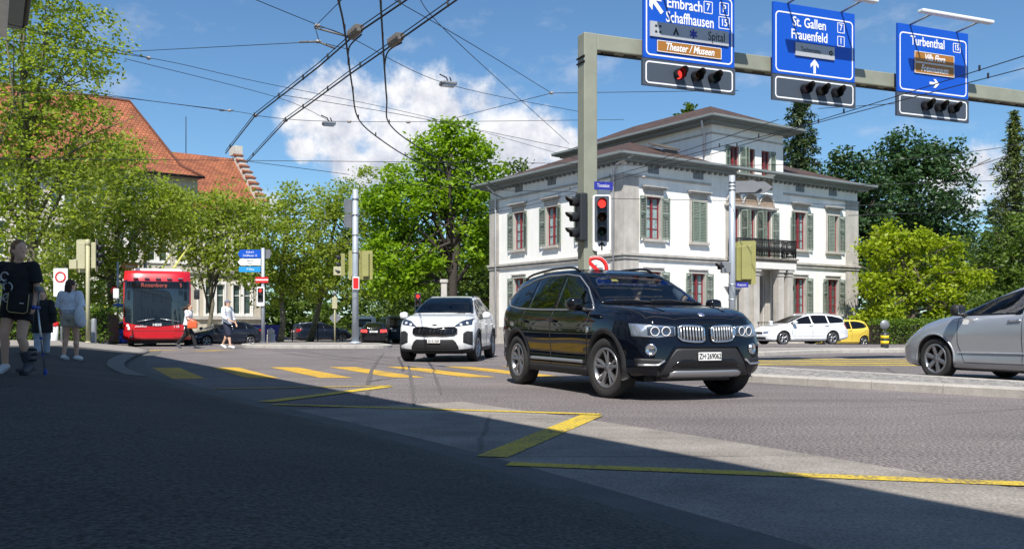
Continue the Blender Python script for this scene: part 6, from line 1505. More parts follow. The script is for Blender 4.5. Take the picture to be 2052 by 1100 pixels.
mb = MB(); mb.lathe([(0, -.1), (.2, -.1), (.2, -.08), (0, -.08)], (0, 0, 0), 'y', 24); mb.build('round_sign', M['sign_red'], t, (-.1, 0, zz(582, Yp, zb)))
Yp = 33.2; t = thing('grey_bollard', 'plain grey steel bollard at the hedge corner', 'bollard', (ux(188, Yp), Yp, .2)); mb = MB(); mb.lathe([(.10, 0), (.10, .85), (.07, .9), (0, .91)], n=14); mb.build('shaft', M['sign_back'], t)
Yp = 34.5; t = thing('litter_bin', 'pale litter bin with red rim behind the first pedestrian', 'bin', (ux(105, Yp), Yp, .2)); mb = MB(); mb.lathe([(.19, 0), (.21, .7), (.19, .7), (.17, .1)], n=16); mb.build('drum', M['sign_white'], t); mb = MB(); mb.lathe([(.22, .62), (.22, .78), (.17, .78)], n=16); mb.build('rim', M['sign_red'], t)
# banner fence
a, b = at(480, 670, 60), at(600, 670, 62); d = (b - a).normalized(); rz = math.atan2(d.y, d.x); t = thing('banner_fence', 'dark mesh fence hung with a blue lettered banner', 'fence', (a.x, a.y, gz(0, 60)), rz); Lf = (b - a).length + 9
for k in range(8): mb = MB(); mb.tube([(k * 1.75, 0, 0), (k * 1.75, 0, 1.35)], .03, 6); mb.build('post', M['iron'], t)
mb = MB(); nb = 110
for k in range(nb): mb.tube([(k * 12.2 / nb, 0, .1), (k * 12.2 / nb, 0, 1.3)], .008, 4)
stuff(mb.build('mesh_bars', M['iron'], t))
for z in (.12, 1.3): mb = MB(); mb.tube([(0, 0, z), (12.25, 0, z)], .02, 6); mb.build('rail', M['iron'], t)
mb = MB(); mb.box((.05, -.06, .2), (2.75, -.04, 1.28)); q = mb.build('banner', M['street_blue'], t); text_on(q, 'corm', .75, -.064, .62, .5, 'sign_white', bold=.01); text_on(q, 'Kaffee', 2.1, -.064, .62, .28, 'sign_white')

# ------------------------------------------------------------------ overhead line
net = thing('overhead_line', 'black trolleybus wires with clamps and span wires crossing the sky', 'overhead line')
def curve(pts, n=8):
    pts = [Vector(p) for p in pts]
    if len(pts) < 3: return pts
    out = []
    for i in range(len(pts) - 1):
        p0, p1, p2, p3 = pts[max(i - 1, 0)], pts[i], pts[i + 1], pts[min(i + 2, len(pts) - 1)]
        for k in range(n):
            q = k / n; out.append(.5 * (2 * p1 + (p2 - p0) * q + (2 * p0 - 5 * p1 + 4 * p2 - p3) * q * q + (3 * p1 - 3 * p2 + p3 - p0) * q ** 3))
    return out + [pts[-1]]
def wire(pts, r_, name='span_wire', n=8): mb = MB(); mb.tube(curve(pts, n), r_, 6); return mb.build(name, M['wire'], net)
ZW = 5.6
def contact(px, r_=.015, twin=True, clamps=7, n=8):
    p = [atz(u, v, ZW) for u, v in px]; w = wire(p, r_, 'contact_wire', n)
    if twin: wire([q + Vector((0, 0, .07)) for q in p], .009, 'feeder_wire', n)
    c = curve(p, 8)
    for k in range(clamps):
        q = c[int((k + .5) * len(c) / clamps)]; mb = MB(); mb.bbox((-.014, -.02, -.015), (.014, .02, .09), .005); mb.build('clamp', M['wire'], net, q)
    return p
A = contact([(824, -6), (712, 70), (640, 133), (575, 184), (510, 234), (452, 308)], n=1)
B = contact([(924, -6), (793, 86), (700, 150), (620, 209), (572, 243), (495, 326)], n=1)
contact([(676, -6), (688, 45), (697, 110), (706, 175), (718, 238), (760, 278), (830, 322), (905, 352), (1010, 398)], .016, False, 9)
contact([(762, -6), (766, 60), (770, 130), (775, 200), (780, 248), (830, 290), (905, 332), (1010, 380)], .016, False, 8)
wire([A[1] + Vector((.1, 0, 0)), atz(700, 95, ZW), atz(698, 130, ZW)], .014, 'switch_wire'); wire([B[1] + Vector((.1, 0, 0)), atz(777, 105, ZW), atz(770, 140, ZW)], .014, 'switch_wire')
contact([(975, 424), (1090, 396), (1243, 348), (1420, 300), (1600, 254), (2080, 104)], .009, False, 9)
contact([(985, 428), (1100, 402), (1250, 356), (1430, 308), (1640, 246), (2080, 130)], .009, False, 7)
for P_ in (A[1], B[1]):
    d = (A[2] - A[1]).normalized(); mb = MB(); mb.xf = Matrix.Rotation(math.atan2(d.y, d.x), 4, 'Z'); mb.bbox((-.25, -.05, -.02), (.25, .05, .03), .015)
    for k in range(6): mb.bbox((-.22 + k * .08, -.075, .03), (-.18 + k * .08, .075, .11), .008)
    mb.xf = None; mb.build('line_switch', M['insulator'], net, P_)
def knob(p, m_='pale_ceramic', r_=.045): mb = MB(); mb.ball((0, 0, 0), (r_ * 1.6, r_, r_), 8); mb.build('insulator', M[m_], net, p)
SP = [[(-20, 78, 20), (300, 117, 24), (520, 165, 27), (860, 236, 33), (1160, 320, 40)], [(-20, 124, 22), (200, 187, 27), (460, 222, 30), (512, 231, 24)], [(255, 104, 24), (640, 84, 19)],
      [(-20, 40, 19), (300, 117, 24)], [(250, 118, 24), (560, 197, 30), (660, 243, 33)], [(838, -5, 16), (920, 88, 20), (1140, 288, 34)], [(790, 0, 17), (950, 92, 21), (1105, 187, 27)], [(640, 55, 20), (700, 75, 20), (900, 170, 26), (1180, 228, 30)],
      [(512, 232, 24), (640, 243, 26), (900, 244, 28), (1250, 240, 30)], [(1105, 187, 27), (1480, 182, 30)], [(500, -5, 18), (630, 48, 20), (700, 74, 20)], [(1105, 187, 27), (900, 240, 33)], [(-20, 318, 33), (500, 322, 34), (1160, 328, 36)], [(500, 324, 34), (700, 350, 38)],
      [(630, 55, 20), (690, -5, 17)], [(640, 85, 20), (700, 100, 21)], [(560, 190, 29), (830, 235, 33), (1150, 300, 38)], [(1160, 330, 36), (1500, 332, 38), (1760, 320, 40)], [(1225, 398, 24), (1320, 400, 26), (1520, 404, 28), (1700, 412, 32)], [(1290, 330, 30), (1560, 240, 24)],
      [(1700, 412, 32), (2080, 405, 36)], [(1640, 218, 34), (2080, 190, 34)], [(1720, 330, 38), (1980, 300, 36), (2080, 280, 36)], [(1700, 372, 38), (2080, 360, 40)], [(640, 85, 20), (630, 50, 20)], [(-20, 186, 26), (200, 192, 27), (450, 222, 30)], [(760, 365, 38), (980, 380, 40), (1160, 385, 38)], [(1700, 432, 40), (2080, 420, 44)]]
for s_ in SP: wire([at(*q) for q in s_], .0095 * max(.85, s_[0][2] / 28))
for q in ((298, 117, 24), (512, 232, 24), (572, 242, 25.6), (460, 222, 30), (636, 52, 20), (638, 84, 20), (700, 244, 26), (818, 245, 26), (1105, 187, 27), (1290, 355, 28)): knob(at(*q))
for (a, b) in (((630, 56, 20), (697, 74, 20)), ((637, 84, 20), (672, 98, 20)), ((600, 85, 20), (640, 84, 20)), ((440, 222, 30), (468, 222, 30)), ((1905, 350, 36), (2020, 312, 36)), ((1960, 330, 36), (1985, 318, 36))):
    mb = MB(); mb.tube([at(*a), at(*b)], .022, 6); mb.build('insulator_rod', M['insulator'], net)
for (u, v, Y, w, lab) in ((898, 172, 26, .46, 'flat grey street lamp hanging from a wire above the big cloud'), (659, 251, 30, .42, 'flat grey street lamp hanging from a wire left of the bright green tree')):
    t = thing('hanging_lamp', lab, 'street lamp', at(u, v, Y), R(20)); mb = MB(); mb.bbox((-w / 2, -.17, 0), (w / 2, .17, .10), .04); mb.build('housing', M['sign_back'], t); mb = MB(); mb.box((-w / 2 + .04, -.13, -.02), (w / 2 - .04, .13, .001)); mb.build('diffuser', M['lamp_clear'], t)
    mb = MB(); mb.tube([(0, 0, .1), (-.05, 0, .22), (-.25, 0, .30)], .02, 6); mb.tube([(.1, 0, .1), (.05, 0, .24)], .02, 6); mb.build('hanger', M['iron'], t)
# ------------------------------------------------------------------ trees, hedges
def leafmat(name, c1, c2, trans=.35, rough=.5):
    m_ = bpy.data.materials.new(name); m_.use_nodes = True; nt = m_.node_tree; L = nt.links; nt.nodes.clear()
    o = nt.nodes.new('ShaderNodeOutputMaterial'); g = nt.nodes.new('ShaderNodeNewGeometry'); rp = nt.nodes.new('ShaderNodeValToRGB'); L.new(g.outputs['Random Per Island'], rp.inputs[0])
    rp.color_ramp.elements[0].color = (*c1, 1); rp.color_ramp.elements[1].color = (*c2, 1)
    e = rp.color_ramp.elements.new(.93); e.color = (*[a * 1.25 for a in c2], 1)
    b = nt.nodes.new('ShaderNodeBsdfPrincipled'); b.inputs['Roughness'].default_value = rough; b.inputs['Specular IOR Level'].default_value = .35; L.new(rp.outputs[0], b.inputs['Base Color'])
    t = nt.nodes.new('ShaderNodeBsdfTranslucent'); mu = nt.nodes.new('ShaderNodeMix'); mu.data_type = 'RGBA'; mu.blend_type = 'MULTIPLY'; mu.inputs[0].default_value = 1; L.new(rp.outputs[0], mu.inputs[6]); mu.inputs[7].default_value = (1.5, 1.6, .6, 1); L.new(mu.outputs[2], t.inputs[0])
    mx = nt.nodes.new('ShaderNodeMixShader'); mx.inputs[0].default_value = trans; L.new(b.outputs[0], mx.inputs[1]); L.new(t.outputs[0], mx.inputs[2]); L.new(mx.outputs[0], o.inputs[0]); M[name] = m_; return m_
leafmat('leaf_plane', (.155, .205, .028), (.27, .325, .055), .5); leafmat('leaf_bright', (.13, .225, .010), (.23, .345, .018), .45); leafmat('leaf_maple', (.17, .225, .010), (.29, .35, .018), .42)
leafmat('leaf_dark', (.016, .045, .014), (.045, .092, .028), .2); leafmat('leaf_mid', (.045, .085, .014), (.115, .17, .028)); leafmat('leaf_conifer', (.022, .045, .016), (.065, .095, .03), .15); leafmat('leaf_conifer_pale', (.06, .085, .02), (.13, .165, .045), .2); leafmat('leaf_hedge', (.04, .085, .010), (.12, .19, .02), .3)
mat('bark', (.11, .085, .065), .9, var=.35, vscale=8, bump=1, bscale=14); mat('bark_pale', (.20, .18, .13), .9, col2=(.09, .08, .05), vscale=3, bump=.5, bscale=14); mat('bark_dark', (.045, .036, .03), .9, var=.3, vscale=9, bump=1, bscale=14)

def leaves_mesh(name, P, size, m_, rng, up=.35, narrow=.55, droop=0.0):
    """one small folded leaf per point"""
    n = len(P); d = rng.normal(size=(n, 3)); d[:, 2] = d[:, 2] * .6 - droop; d /= np.linalg.norm(d, axis=1)[:, None]
    q = rng.normal(size=(n, 3)); q[:, 2] += up * 3; s = np.cross(d, q); s /= np.linalg.norm(s, axis=1)[:, None]; nn = np.cross(s, d)
    L = size * rng.uniform(.65, 1.25, size=(n, 1)); w = L * narrow * .5
    v = np.empty((n, 5, 3)); v[:, 0] = P; v[:, 1] = P + d * L * .45 + s * w + nn * L * .06; v[:, 2] = P + d * L * .85 + s * w * .45; v[:, 3] = P + d * L; v[:, 4] = P + d * L * .45 - s * w + nn * L * .06
    V = np.concatenate([v], 1).reshape(-1, 3); me = bpy.data.meshes.new(name); me.vertices.add(len(V)); me.vertices.foreach_set('co', V.ravel())
    b = (np.arange(n) * 5)[:, None]; F = (b + np.array([[0, 1, 2, 3, 4]])).ravel()
    me.loops.add(len(F)); me.loops.foreach_set('vertex_index', F.astype(np.int32)); me.polygons.add(n); me.polygons.foreach_set('loop_start', (np.arange(n) * 5).astype(np.int32)); me.polygons.foreach_set('loop_total', np.full(n, 5, np.int32))
    me.materials.append(m_); me.update(calc_edges=True); me.validate(); return me
def crown_points(blobs, n, rng, clump=26, cr=.42, shell=.55):
    """blobs: (cx,cy,cz,rx,ry,rz); leaves gather in twig clumps near the blob surfaces"""
    B = np.array(blobs, float); vol = (B[:, 3] * B[:, 4] * B[:, 5]) ** (2 / 3); pr = vol / vol.sum(); k = max(1, n // clump)
    idx = rng.choice(len(B), size=k, p=pr); d = rng.normal(size=(k, 3)); d /= np.linalg.norm(d, axis=1)[:, None]; r = (shell + (1 - shell) * rng.random(k)) ** .8 * (1 + .12 * rng.normal(size=k))
    c = B[idx, :3] + d * r[:, None] * B[idx, 3:]
    out = np.repeat(c, clump, 0); sz = np.repeat(cr * rng.uniform(.6, 1.3, size=k), clump)[:, None]; e = rng.normal(size=(len(out), 3)) * .5; e[:, 2] *= .55
    return out + e * sz, c
def limbs(mb, base, top, r0, targets, rng, k=14):
    base, top = Vector(base), Vector(top); pts = [base]; m_ = 6
    for i in range(1, m_ + 1): q = base.lerp(top, i / m_); pts.append(q + Vector((rng.normal() * .10, rng.normal() * .10, 0)) * (1 if i < m_ else 0))
    mb.tube(pts, [r0 * 1.35] + [r0 * (1 - .75 * i / m_) for i in range(1, m_ + 1)], 9)
    for t_ in targets[:k]:
        t_ = Vector(t_); f = float(rng.uniform(.25, .85)); s0 = base.lerp(top, f); rr = r0 * (1 - .75 * f) * .55
        mid = s0.lerp(t_, .5) + Vector((rng.normal() * .2, rng.normal() * .2, .25)); mb.tube([s0, mid, t_], [rr, rr * .6, rr * .2], 6)
        e = Vector((rng.normal(), rng.normal(), abs(rng.normal()) * .5)) * .7; mb.tube([mid, mid.lerp(t_, .5) + e * .6, t_ + e * 1.2], [rr * .45, rr * .3, rr * .1], 5)
def tree(name, label, u, Y, vbase, pblobs, n, leaf, m_, seed, r0=.22, bark='bark', cr=.42, clump=26, depth=1.0, topv=None, shell=.55, nl=14, narrow=.55, group=None):
    rng = np.random.default_rng(seed); zb = gz(0, Y) if vbase is None else vbase; X = ux(u, Y); t = thing(name, label, 'tree', (X, Y, zb), 0, group); k = Y / FPX
    bl = []
    for (bu, bv, br) in pblobs:
        rx = br * k; bl.append(((bu - u) * k, rng.uniform(-.5, .5) * depth * rx, HC + (HOR - bv) * k - zb, rx, rx * depth, rx * .9))
    P, c = crown_points(bl, n, rng, clump, cr, shell)
    P = P[P[:, 2] > .4]
    put('crown', leaves_mesh('crown', P, leaf, M[m_], rng, narrow=narrow), t)
    top = max(b[2] for b in bl); mb = MB(); tg = [tuple(c[i]) for i in rng.choice(len(c), size=min(len(c), nl), replace=False)]
    tc = bl[int(np.argmax([b[2] for b in bl]))]; limbs(mb, (0, 0, -.1), (tc[0] * .6, tc[1] * .5, top * .92), r0, tg, rng, nl); mb.build('trunk', M[bark], t); return t
tree('plane_tree', 'tall airy yellow green plane tree filling the upper left', 70, 37, .2, [(60, 60, 120), (150, 60, 80), (-60, 40, 120), (190, 120, 52), (120, 150, 100), (20, 180, 130), (-80, 220, 130), (120, 260, 110), (20, 320, 130), (170, 230, 62), (-60, 400, 120), (90, 400, 120), (180, 360, 80), (200, 300, 60), (30, -60, 110), (110, -30, 80), (60, 480, 110), (-40, 520, 100)], 25000, .20, 'leaf_plane', 1, .22, 'bark_pale', .62, 18, nl=30)
tree('plane_tree', 'bushy yellow green plane tree right of the tallest one, before the orange roof', 228, 46, .0, [(250, 340, 62), (200, 400, 80), (280, 390, 56), (230, 470, 80), (160, 500, 75), (290, 460, 58), (200, 560, 70), (120, 560, 60), (320, 430, 44), (240, 300, 40), (335, 385, 36), (365, 415, 38)], 19000, .20, 'leaf_plane', 2, .17, 'bark_pale', .6, 18, nl=22)
tree('plane_tree', 'low spreading plane tree above the red trolleybus, before the cream facade', 415, 56, None, [(350, 420, 42), (400, 425, 50), (450, 410, 50), (480, 440, 46), (500, 480, 38), (420, 480, 52), (360, 480, 46), (460, 520, 42), (400, 540, 34), (500, 545, 30), (520, 430, 34), (330, 450, 36)], 12500, .24, 'leaf_plane', 3, .15, 'bark_pale', .7, 18, nl=20)
tree('plane_tree', 'young plane tree right of the stepped gable', 560, 60, None, [(575, 395, 34), (550, 430, 46), (600, 430, 46), (560, 490, 56), (610, 500, 52), (530, 520, 44), (580, 550, 50), (545, 580, 36), (620, 560, 44)], 10500, .24, 'leaf_plane', 4, .20, 'bark_pale', .6, 22)
tree('plane_tree', 'plane tree with slender top behind the tall grey pole', 619, 64, None, [(735, 345, 16), (695, 370, 26), (650, 410, 44), (700, 420, 48), (740, 430, 40), (670, 470, 58), (730, 490, 52), (660, 530, 54), (710, 560, 50), (750, 560, 40), (640, 570, 40)], 12000, .24, 'leaf_plane', 5, .22, 'bark_pale', .6, 22)
tree('chestnut_tree', 'large bright green tree standing left of the villa', 912, 58, None, [(892, 262, 26), (930, 270, 28), (865, 298, 30), (955, 305, 30), (908, 318, 40), (985, 345, 20), (850, 345, 38), (792, 362, 32), (940, 362, 38), (765, 405, 32), (820, 412, 44), (890, 400, 44), (965, 400, 28), (785, 460, 40), (840, 480, 42), (945, 450, 36), (800, 525, 36), (860, 520, 30), (950, 510, 32), (765, 500, 30), (965, 470, 22), (835, 560, 34), (780, 570, 34)], 23000, .31, 'leaf_bright', 6, .36, 'bark_dark', .6, 22, nl=40, shell=.65)
tree('oak_tree', 'tall dark green broadleaf tree behind the villa at right', 1830, 82, None, [(1820, 290, 46), (1790, 330, 60), (1850, 330, 62), (1900, 320, 44), (1830, 390, 84), (1920, 380, 50), (1770, 410, 66), (1900, 440, 66), (1830, 470, 86), (1940, 490, 46), (1760, 500, 66), (1880, 530, 66), (1800, 560, 70), (1740, 450, 40), (1945, 560, 60)], 24000, .40, 'leaf_dark', 7, .5, 'bark_dark', .85, 26, nl=20, shell=.5)
tree('oak_tree', 'dark green tree close behind the right end of the villa', 1700, 78, None, [(1700, 330, 40), (1660, 350, 36), (1730, 360, 44), (1690, 400, 60), (1750, 430, 50), (1720, 480, 60), (1740, 550, 60), (1700, 560, 50), (1780, 600, 50)], 12000, .38, 'leaf_dark', 8, .35, 'bark_dark', .8, 26, shell=.5)
tree('maple_tree', 'bright yellow green maple in front of the dark trees', 1838, 52, None, [(1778, 462, 24), (1752, 505, 30), (1805, 492, 30), (1855, 482, 27), (1900, 505, 27), (1790, 545, 36), (1850, 535, 34), (1905, 548, 32), (1742, 575, 30), (1825, 590, 30), (1890, 595, 32), (1945, 560, 26), (1765, 625, 30), (1732, 640, 22), (1930, 625, 30), (1800, 480, 20), (1880, 640, 24), (1950, 600, 24)], 11500, .26, 'leaf_maple', 9, .19, 'bark', .5, 20, nl=36, shell=.62)
tree('lime_tree', 'mid green tree behind the silver estate car', 2005, 56, None, [(1980, 500, 46), (2030, 480, 50), (2070, 520, 60), (1990, 560, 54), (2040, 570, 56), (2080, 600, 60), (1970, 620, 46), (2030, 640, 50), (2090, 460, 50)], 11000, .26, 'leaf_mid', 10, .2, 'bark', .5, 24)
tree('garden_tree', 'treetop poking above the villa roof', 1381, 92, None, [(1381, 218, 11), (1379, 235, 15), (1375, 260, 22), (1385, 300, 40)], 1600, .42, 'leaf_mid', 11, .25, 'bark', .5, 16)
tree('garden_tree', 'dark leafy tree behind the chestnut and the white car', 1000, 74, None, [(1040, 335, 16), (1010, 350, 20), (1000, 420, 50), (960, 470, 50), (930, 520, 60), (860, 560, 60), (980, 560, 60), (800, 590, 50)], 10000, .36, 'leaf_mid', 12, .3, 'bark_dark', .7, 24)
def conifer(label, u, Y, vtop, vbot, wpx, n_lev, m_, seed, leaf=.34, gap=1.0):
    rng = np.random.default_rng(seed); zb = gz(0, Y); k = Y / FPX; t = thing('conifer', label, 'tree', (ux(u, Y), Y, zb)); H = HC + (HOR - vtop) * k - zb; H0 = max(.6, HC + (HOR - vbot) * k - zb); W = wpx * k; pts = []; mb = MB()
    mb.tube([(0, 0, -.1), (0, 0, H * .5), (0, 0, H)], [.30, .18, .03], 8)
    for i in range(n_lev):
        f = i / (n_lev - 1); z = H0 + (H - H0) * f; L = W * (1 - f) ** .8 * rng.uniform(.75, 1.1) + .15; nb = int(rng.integers(5, 8)); a0 = rng.uniform(0, 6.28)
        for b in range(nb):
            a = a0 + 6.283 * b / nb + rng.normal() * .2; l = L * rng.uniform(.65, 1.1); e = Vector((math.cos(a) * l, math.sin(a) * l, -.16 * l + .10 * l * rng.normal())); p0 = Vector((0, 0, z)); mb.tube([p0, p0 + e * .5 + Vector((0, 0, .05 * l)), p0 + e], [.045, .03, .012], 4)
            q = int(14 + 46 * l * gap)
            s = rng.random(q) ** .7; lat = rng.normal(size=q) * .16 * l * (1.1 - s); px = np.stack([e.x * s - math.sin(a) * lat, e.y * s + math.cos(a) * lat, z + e.z * s - np.abs(rng.normal(size=q)) * .22], 1); pts.append(px)
    P = np.concatenate(pts); put('crown', leaves_mesh('crown', P, leaf, M[m_], rng, up=.6, narrow=.32, droop=.35), t); mb.build('trunk', M['bark_dark'], t)
conifer('dark spruce rising behind the right side of the villa roof', 1603, 86, 165, 480, 90, 26, 'leaf_conifer', 21, .44)
conifer('tall pale green conifer at the right edge of the picture', 2032, 60, 222, 640, 95, 34, 'leaf_conifer_pale', 22, .34, .75)
def mass(name, boxes, n, leaf, m_, seed, cr=.7, par=None):
    rng = np.random.default_rng(seed); P, c = crown_points(boxes, n, rng, 24, cr, .45); P = P[P[:, 2] > -.4]; return put(name, leaves_mesh(name, P, leaf, M[m_], rng), par)
rng0 = np.random.default_rng(5)
bl = []
for k in range(26): u = 440 + k * 24; Y = 96 + rng0.uniform(-4, 6); v = 560 + rng0.uniform(-26, 26); bl.append((ux(u, Y), Y, HC + (HOR - v) * Y / FPX, 2.4, 2.2, 2.6)); bl.append((ux(u, Y), Y - 1, 1.5, 2.4, 2.0, 2.4))
bl += [(ux(440 + k * 24, 99), 99, 2.0, 2.6, 1.4, 3.4) for k in range(26)]
stuff(mass('distant_wood', bl, 36000, .50, 'leaf_mid', 31)); bpy.data.objects['distant_wood']['label'] = 'far green wood behind the queue of cars'
bl = []
for k in range(22): u = 1660 + k * 24; Y = 98 + rng0.uniform(-4, 6); v = 500 + rng0.uniform(-40, 40); bl += [(ux(u, Y), Y, HC + (HOR - v) * Y / FPX, 3.2, 2.6, 3.6), (ux(u, Y), Y, 3, 3.2, 2.4, 3.6)]
o = stuff(mass('distant_wood', bl, 20000, .55, 'leaf_dark', 32)); o['label'] = 'far dark wood behind the garden at right'
bl = []
for k in range(30): u = -700 + k * 40; Y = 64 + rng0.uniform(-3, 3) + (-8 if u < 100 else 0); bl += [(ux(u, Y), Y, 2.2 + rng0.uniform(-.4, .8), 2.0, 1.6, 2.2)] if u < 330 else []
o = stuff(mass('distant_wood', bl, 9000, .32, 'leaf_mid', 33)); o['label'] = 'dense shrubbery behind the left hedge'
# a row of trimmed hedges and shrubs
def hedge(label, pts, h, w, n, m_, seed, leaf=.10, flowers=False):
    a, b = Vector(pts[0]), Vector(pts[1]); d = b - a; L = d.length; t = thing('hedge', label, 'hedge', (a.x, a.y, pts[2]), math.atan2(d.y, d.x)); rng = np.random.default_rng(seed)
    P = np.stack([rng.random(n) * L, (rng.random(n) - .5) * w, rng.random(n) ** .8 * h], 1); f = rng.integers(0, 3, n); P[f == 0, 1] = -w / 2 + rng.normal(size=(f == 0).sum()) * .05; P[f == 1, 2] = h + rng.normal(size=(f == 1).sum()) * .06
    P += rng.normal(size=P.shape) * .03; put('foliage', leaves_mesh('foliage', P, leaf, M[m_], rng), t)
    mb = MB(); mb.box((.1, -w * .35, 0), (L - .1, w * .35, h * .86)); mb.build('inner_twigs', M['bark_dark'], t)
    if flowers:
        Q = np.stack([rng.random(40) * L, (rng.random(40) - .5) * w, np.full(40, h + .06)], 1); put('flowers', leaves_mesh('flowers', Q, .13, M['paint_yellow'], rng), t)['kind'] = 'stuff'
hedge('clipped green hedge with yellow flowers behind the pedestrians at left', ((-26, 36.2), (ux(232, 36.2), 36.2), .2), 1.25, 1.3, 16000, 'leaf_hedge', 41, .12, True)
hedge('clipped hedge behind the banded bollard', ((19.0, 48.6), (34, 52), -.3), 1.35, 1.4, 17000, 'leaf_hedge', 42, .13)
for i, (u, Y, r_, lab) in enumerate(((1752, 56, 1.3, 'rounded shrub at the right corner of the villa'), (1985, 45, 1.5, 'leafy shrub just left of the silver car roof'), (2060, 43, 1.5, 'leafy shrub behind the silver car at the picture edge'))):
    t = thing('shrub', lab, 'shrub', (ux(u, Y), Y, gz(0, Y))); rng = np.random.default_rng(50 + i); P, c = crown_points([(0, 0, r_ * .8, r_, r_, r_ * .9), (r_ * .7, .2, r_ * .6, r_ * .7, r_ * .7, r_ * .7)], 5000, rng, 24, .4, .5); P = P[P[:, 2] > .05]; put('foliage', leaves_mesh('foliage', P, .2, M['leaf_mid'], rng), t); mb = MB()
    for k in range(5): mb.tube([(0, 0, 0), (rng.normal() * .3, rng.normal() * .3, r_ * .6), tuple(c[k])], [.05, .035, .01], 5)
    mb.build('stems', M['bark'], t)
# ------------------------------------------------------------------ people
mat('cloth_black', (.012, .012, .015), .85, var=.2, vscale=8); mat('cloth_white', (.72, .73, .76), .85, var=.06, vscale=6); mat('cloth_pale_blue', (.66, .72, .82), .85, var=.18, vscale=9); mat('cloth_beige', (.48, .44, .37), .85, var=.12, vscale=9)
mat('cloth_navy', (.018, .022, .045), .85, var=.15); mat('denim_pale', (.40, .46, .54), .85, var=.15, vscale=8); mat('boot_grey', (.06, .065, .075), .6, var=.2); mat('shoe_white', (.72, .72, .72), .6, var=.08); mat('cap_grey', (.16, .16, .20), .85); mat('bag_orange', (.60, .10, .03), .6, var=.1); mat('bag_cream', (.60, .64, .70), .8, var=.12, vscale=12)
mat('crutch_metal', (.55, .56, .58), .3, .8); mat('crutch_blue', (.02, .06, .35), .5); mat('print_white', (.55, .55, .56), .8, var=.4, vscale=20); mat('piping', (.45, .36, .16), .7)
def voxel(mb, name, m_, parent, vox, smooth=4):
    me = mb.mesh(name, m_); o = bpy.data.objects.new(name, me); C.objects.link(o)
    r_ = o.modifiers.new('r', 'REMESH'); r_.mode = 'VOXEL'; r_.voxel_size = vox; r_.use_smooth_shade = True
    s_ = o.modifiers.new('s', 'SMOOTH'); s_.factor = .5; s_.iterations = smooth
    new = evaluated(o); bpy.data.objects.remove(o); new.name = name; new.polygons.foreach_set('use_smooth', [True] * len(new.polygons))
    new.materials.clear(); new.materials.append(m_ if not isinstance(m_, (list, tuple)) else m_[0]); return put(name, new, parent)
def cap(mb, a, b, ra, rb, n=12, e0=True, e1=True):
    a, b = Vector(a), Vector(b); mb.tube([a, a.lerp(b, .5), b], [ra, (ra + rb) / 2, rb], n)
    if e0: mb.ball(a, ra, n)
    if e1: mb.ball(b, rb, n)
def hand(mb, w, d, side, grip=False, sc=1.0):
    """palm and five unequal bent fingers; d points along the hand, side = thumb direction"""
    w, d, s_ = Vector(w), Vector(d).normalized(), Vector(side).normalized(); n = d.cross(s_).normalized(); pc = w + d * .045 * sc
    for k in (-1, 0, 1): cap(mb, w + s_ * .014 * k, w + d * .075 * sc + s_ * .024 * k * sc, .016, .013, 8)
    for k, L in enumerate((.066, .075, .070, .055)):
        b = w + d * .08 * sc + s_ * (.030 - .020 * k) * sc; c1 = .55 if grip else .25; m1 = b + (d * (1 - c1) + n * c1) * L * .55 * sc; m2 = m1 + (d * (.1 if grip else .75) + n * (1 if grip else .5)).normalized() * L * .5 * sc
        cap(mb, b, m1, .0085, .008, 8); cap(mb, m1, m2, .008, .0065, 8)
    b = w + d * .025 * sc + s_ * .026 * sc; m1 = b + (d * .6 + s_ * .7).normalized() * .038 * sc; cap(mb, b, m1, .011, .009, 8); cap(mb, m1, m1 + (d * .9 + n * .4).normalized() * .032 * sc, .009, .007, 8)
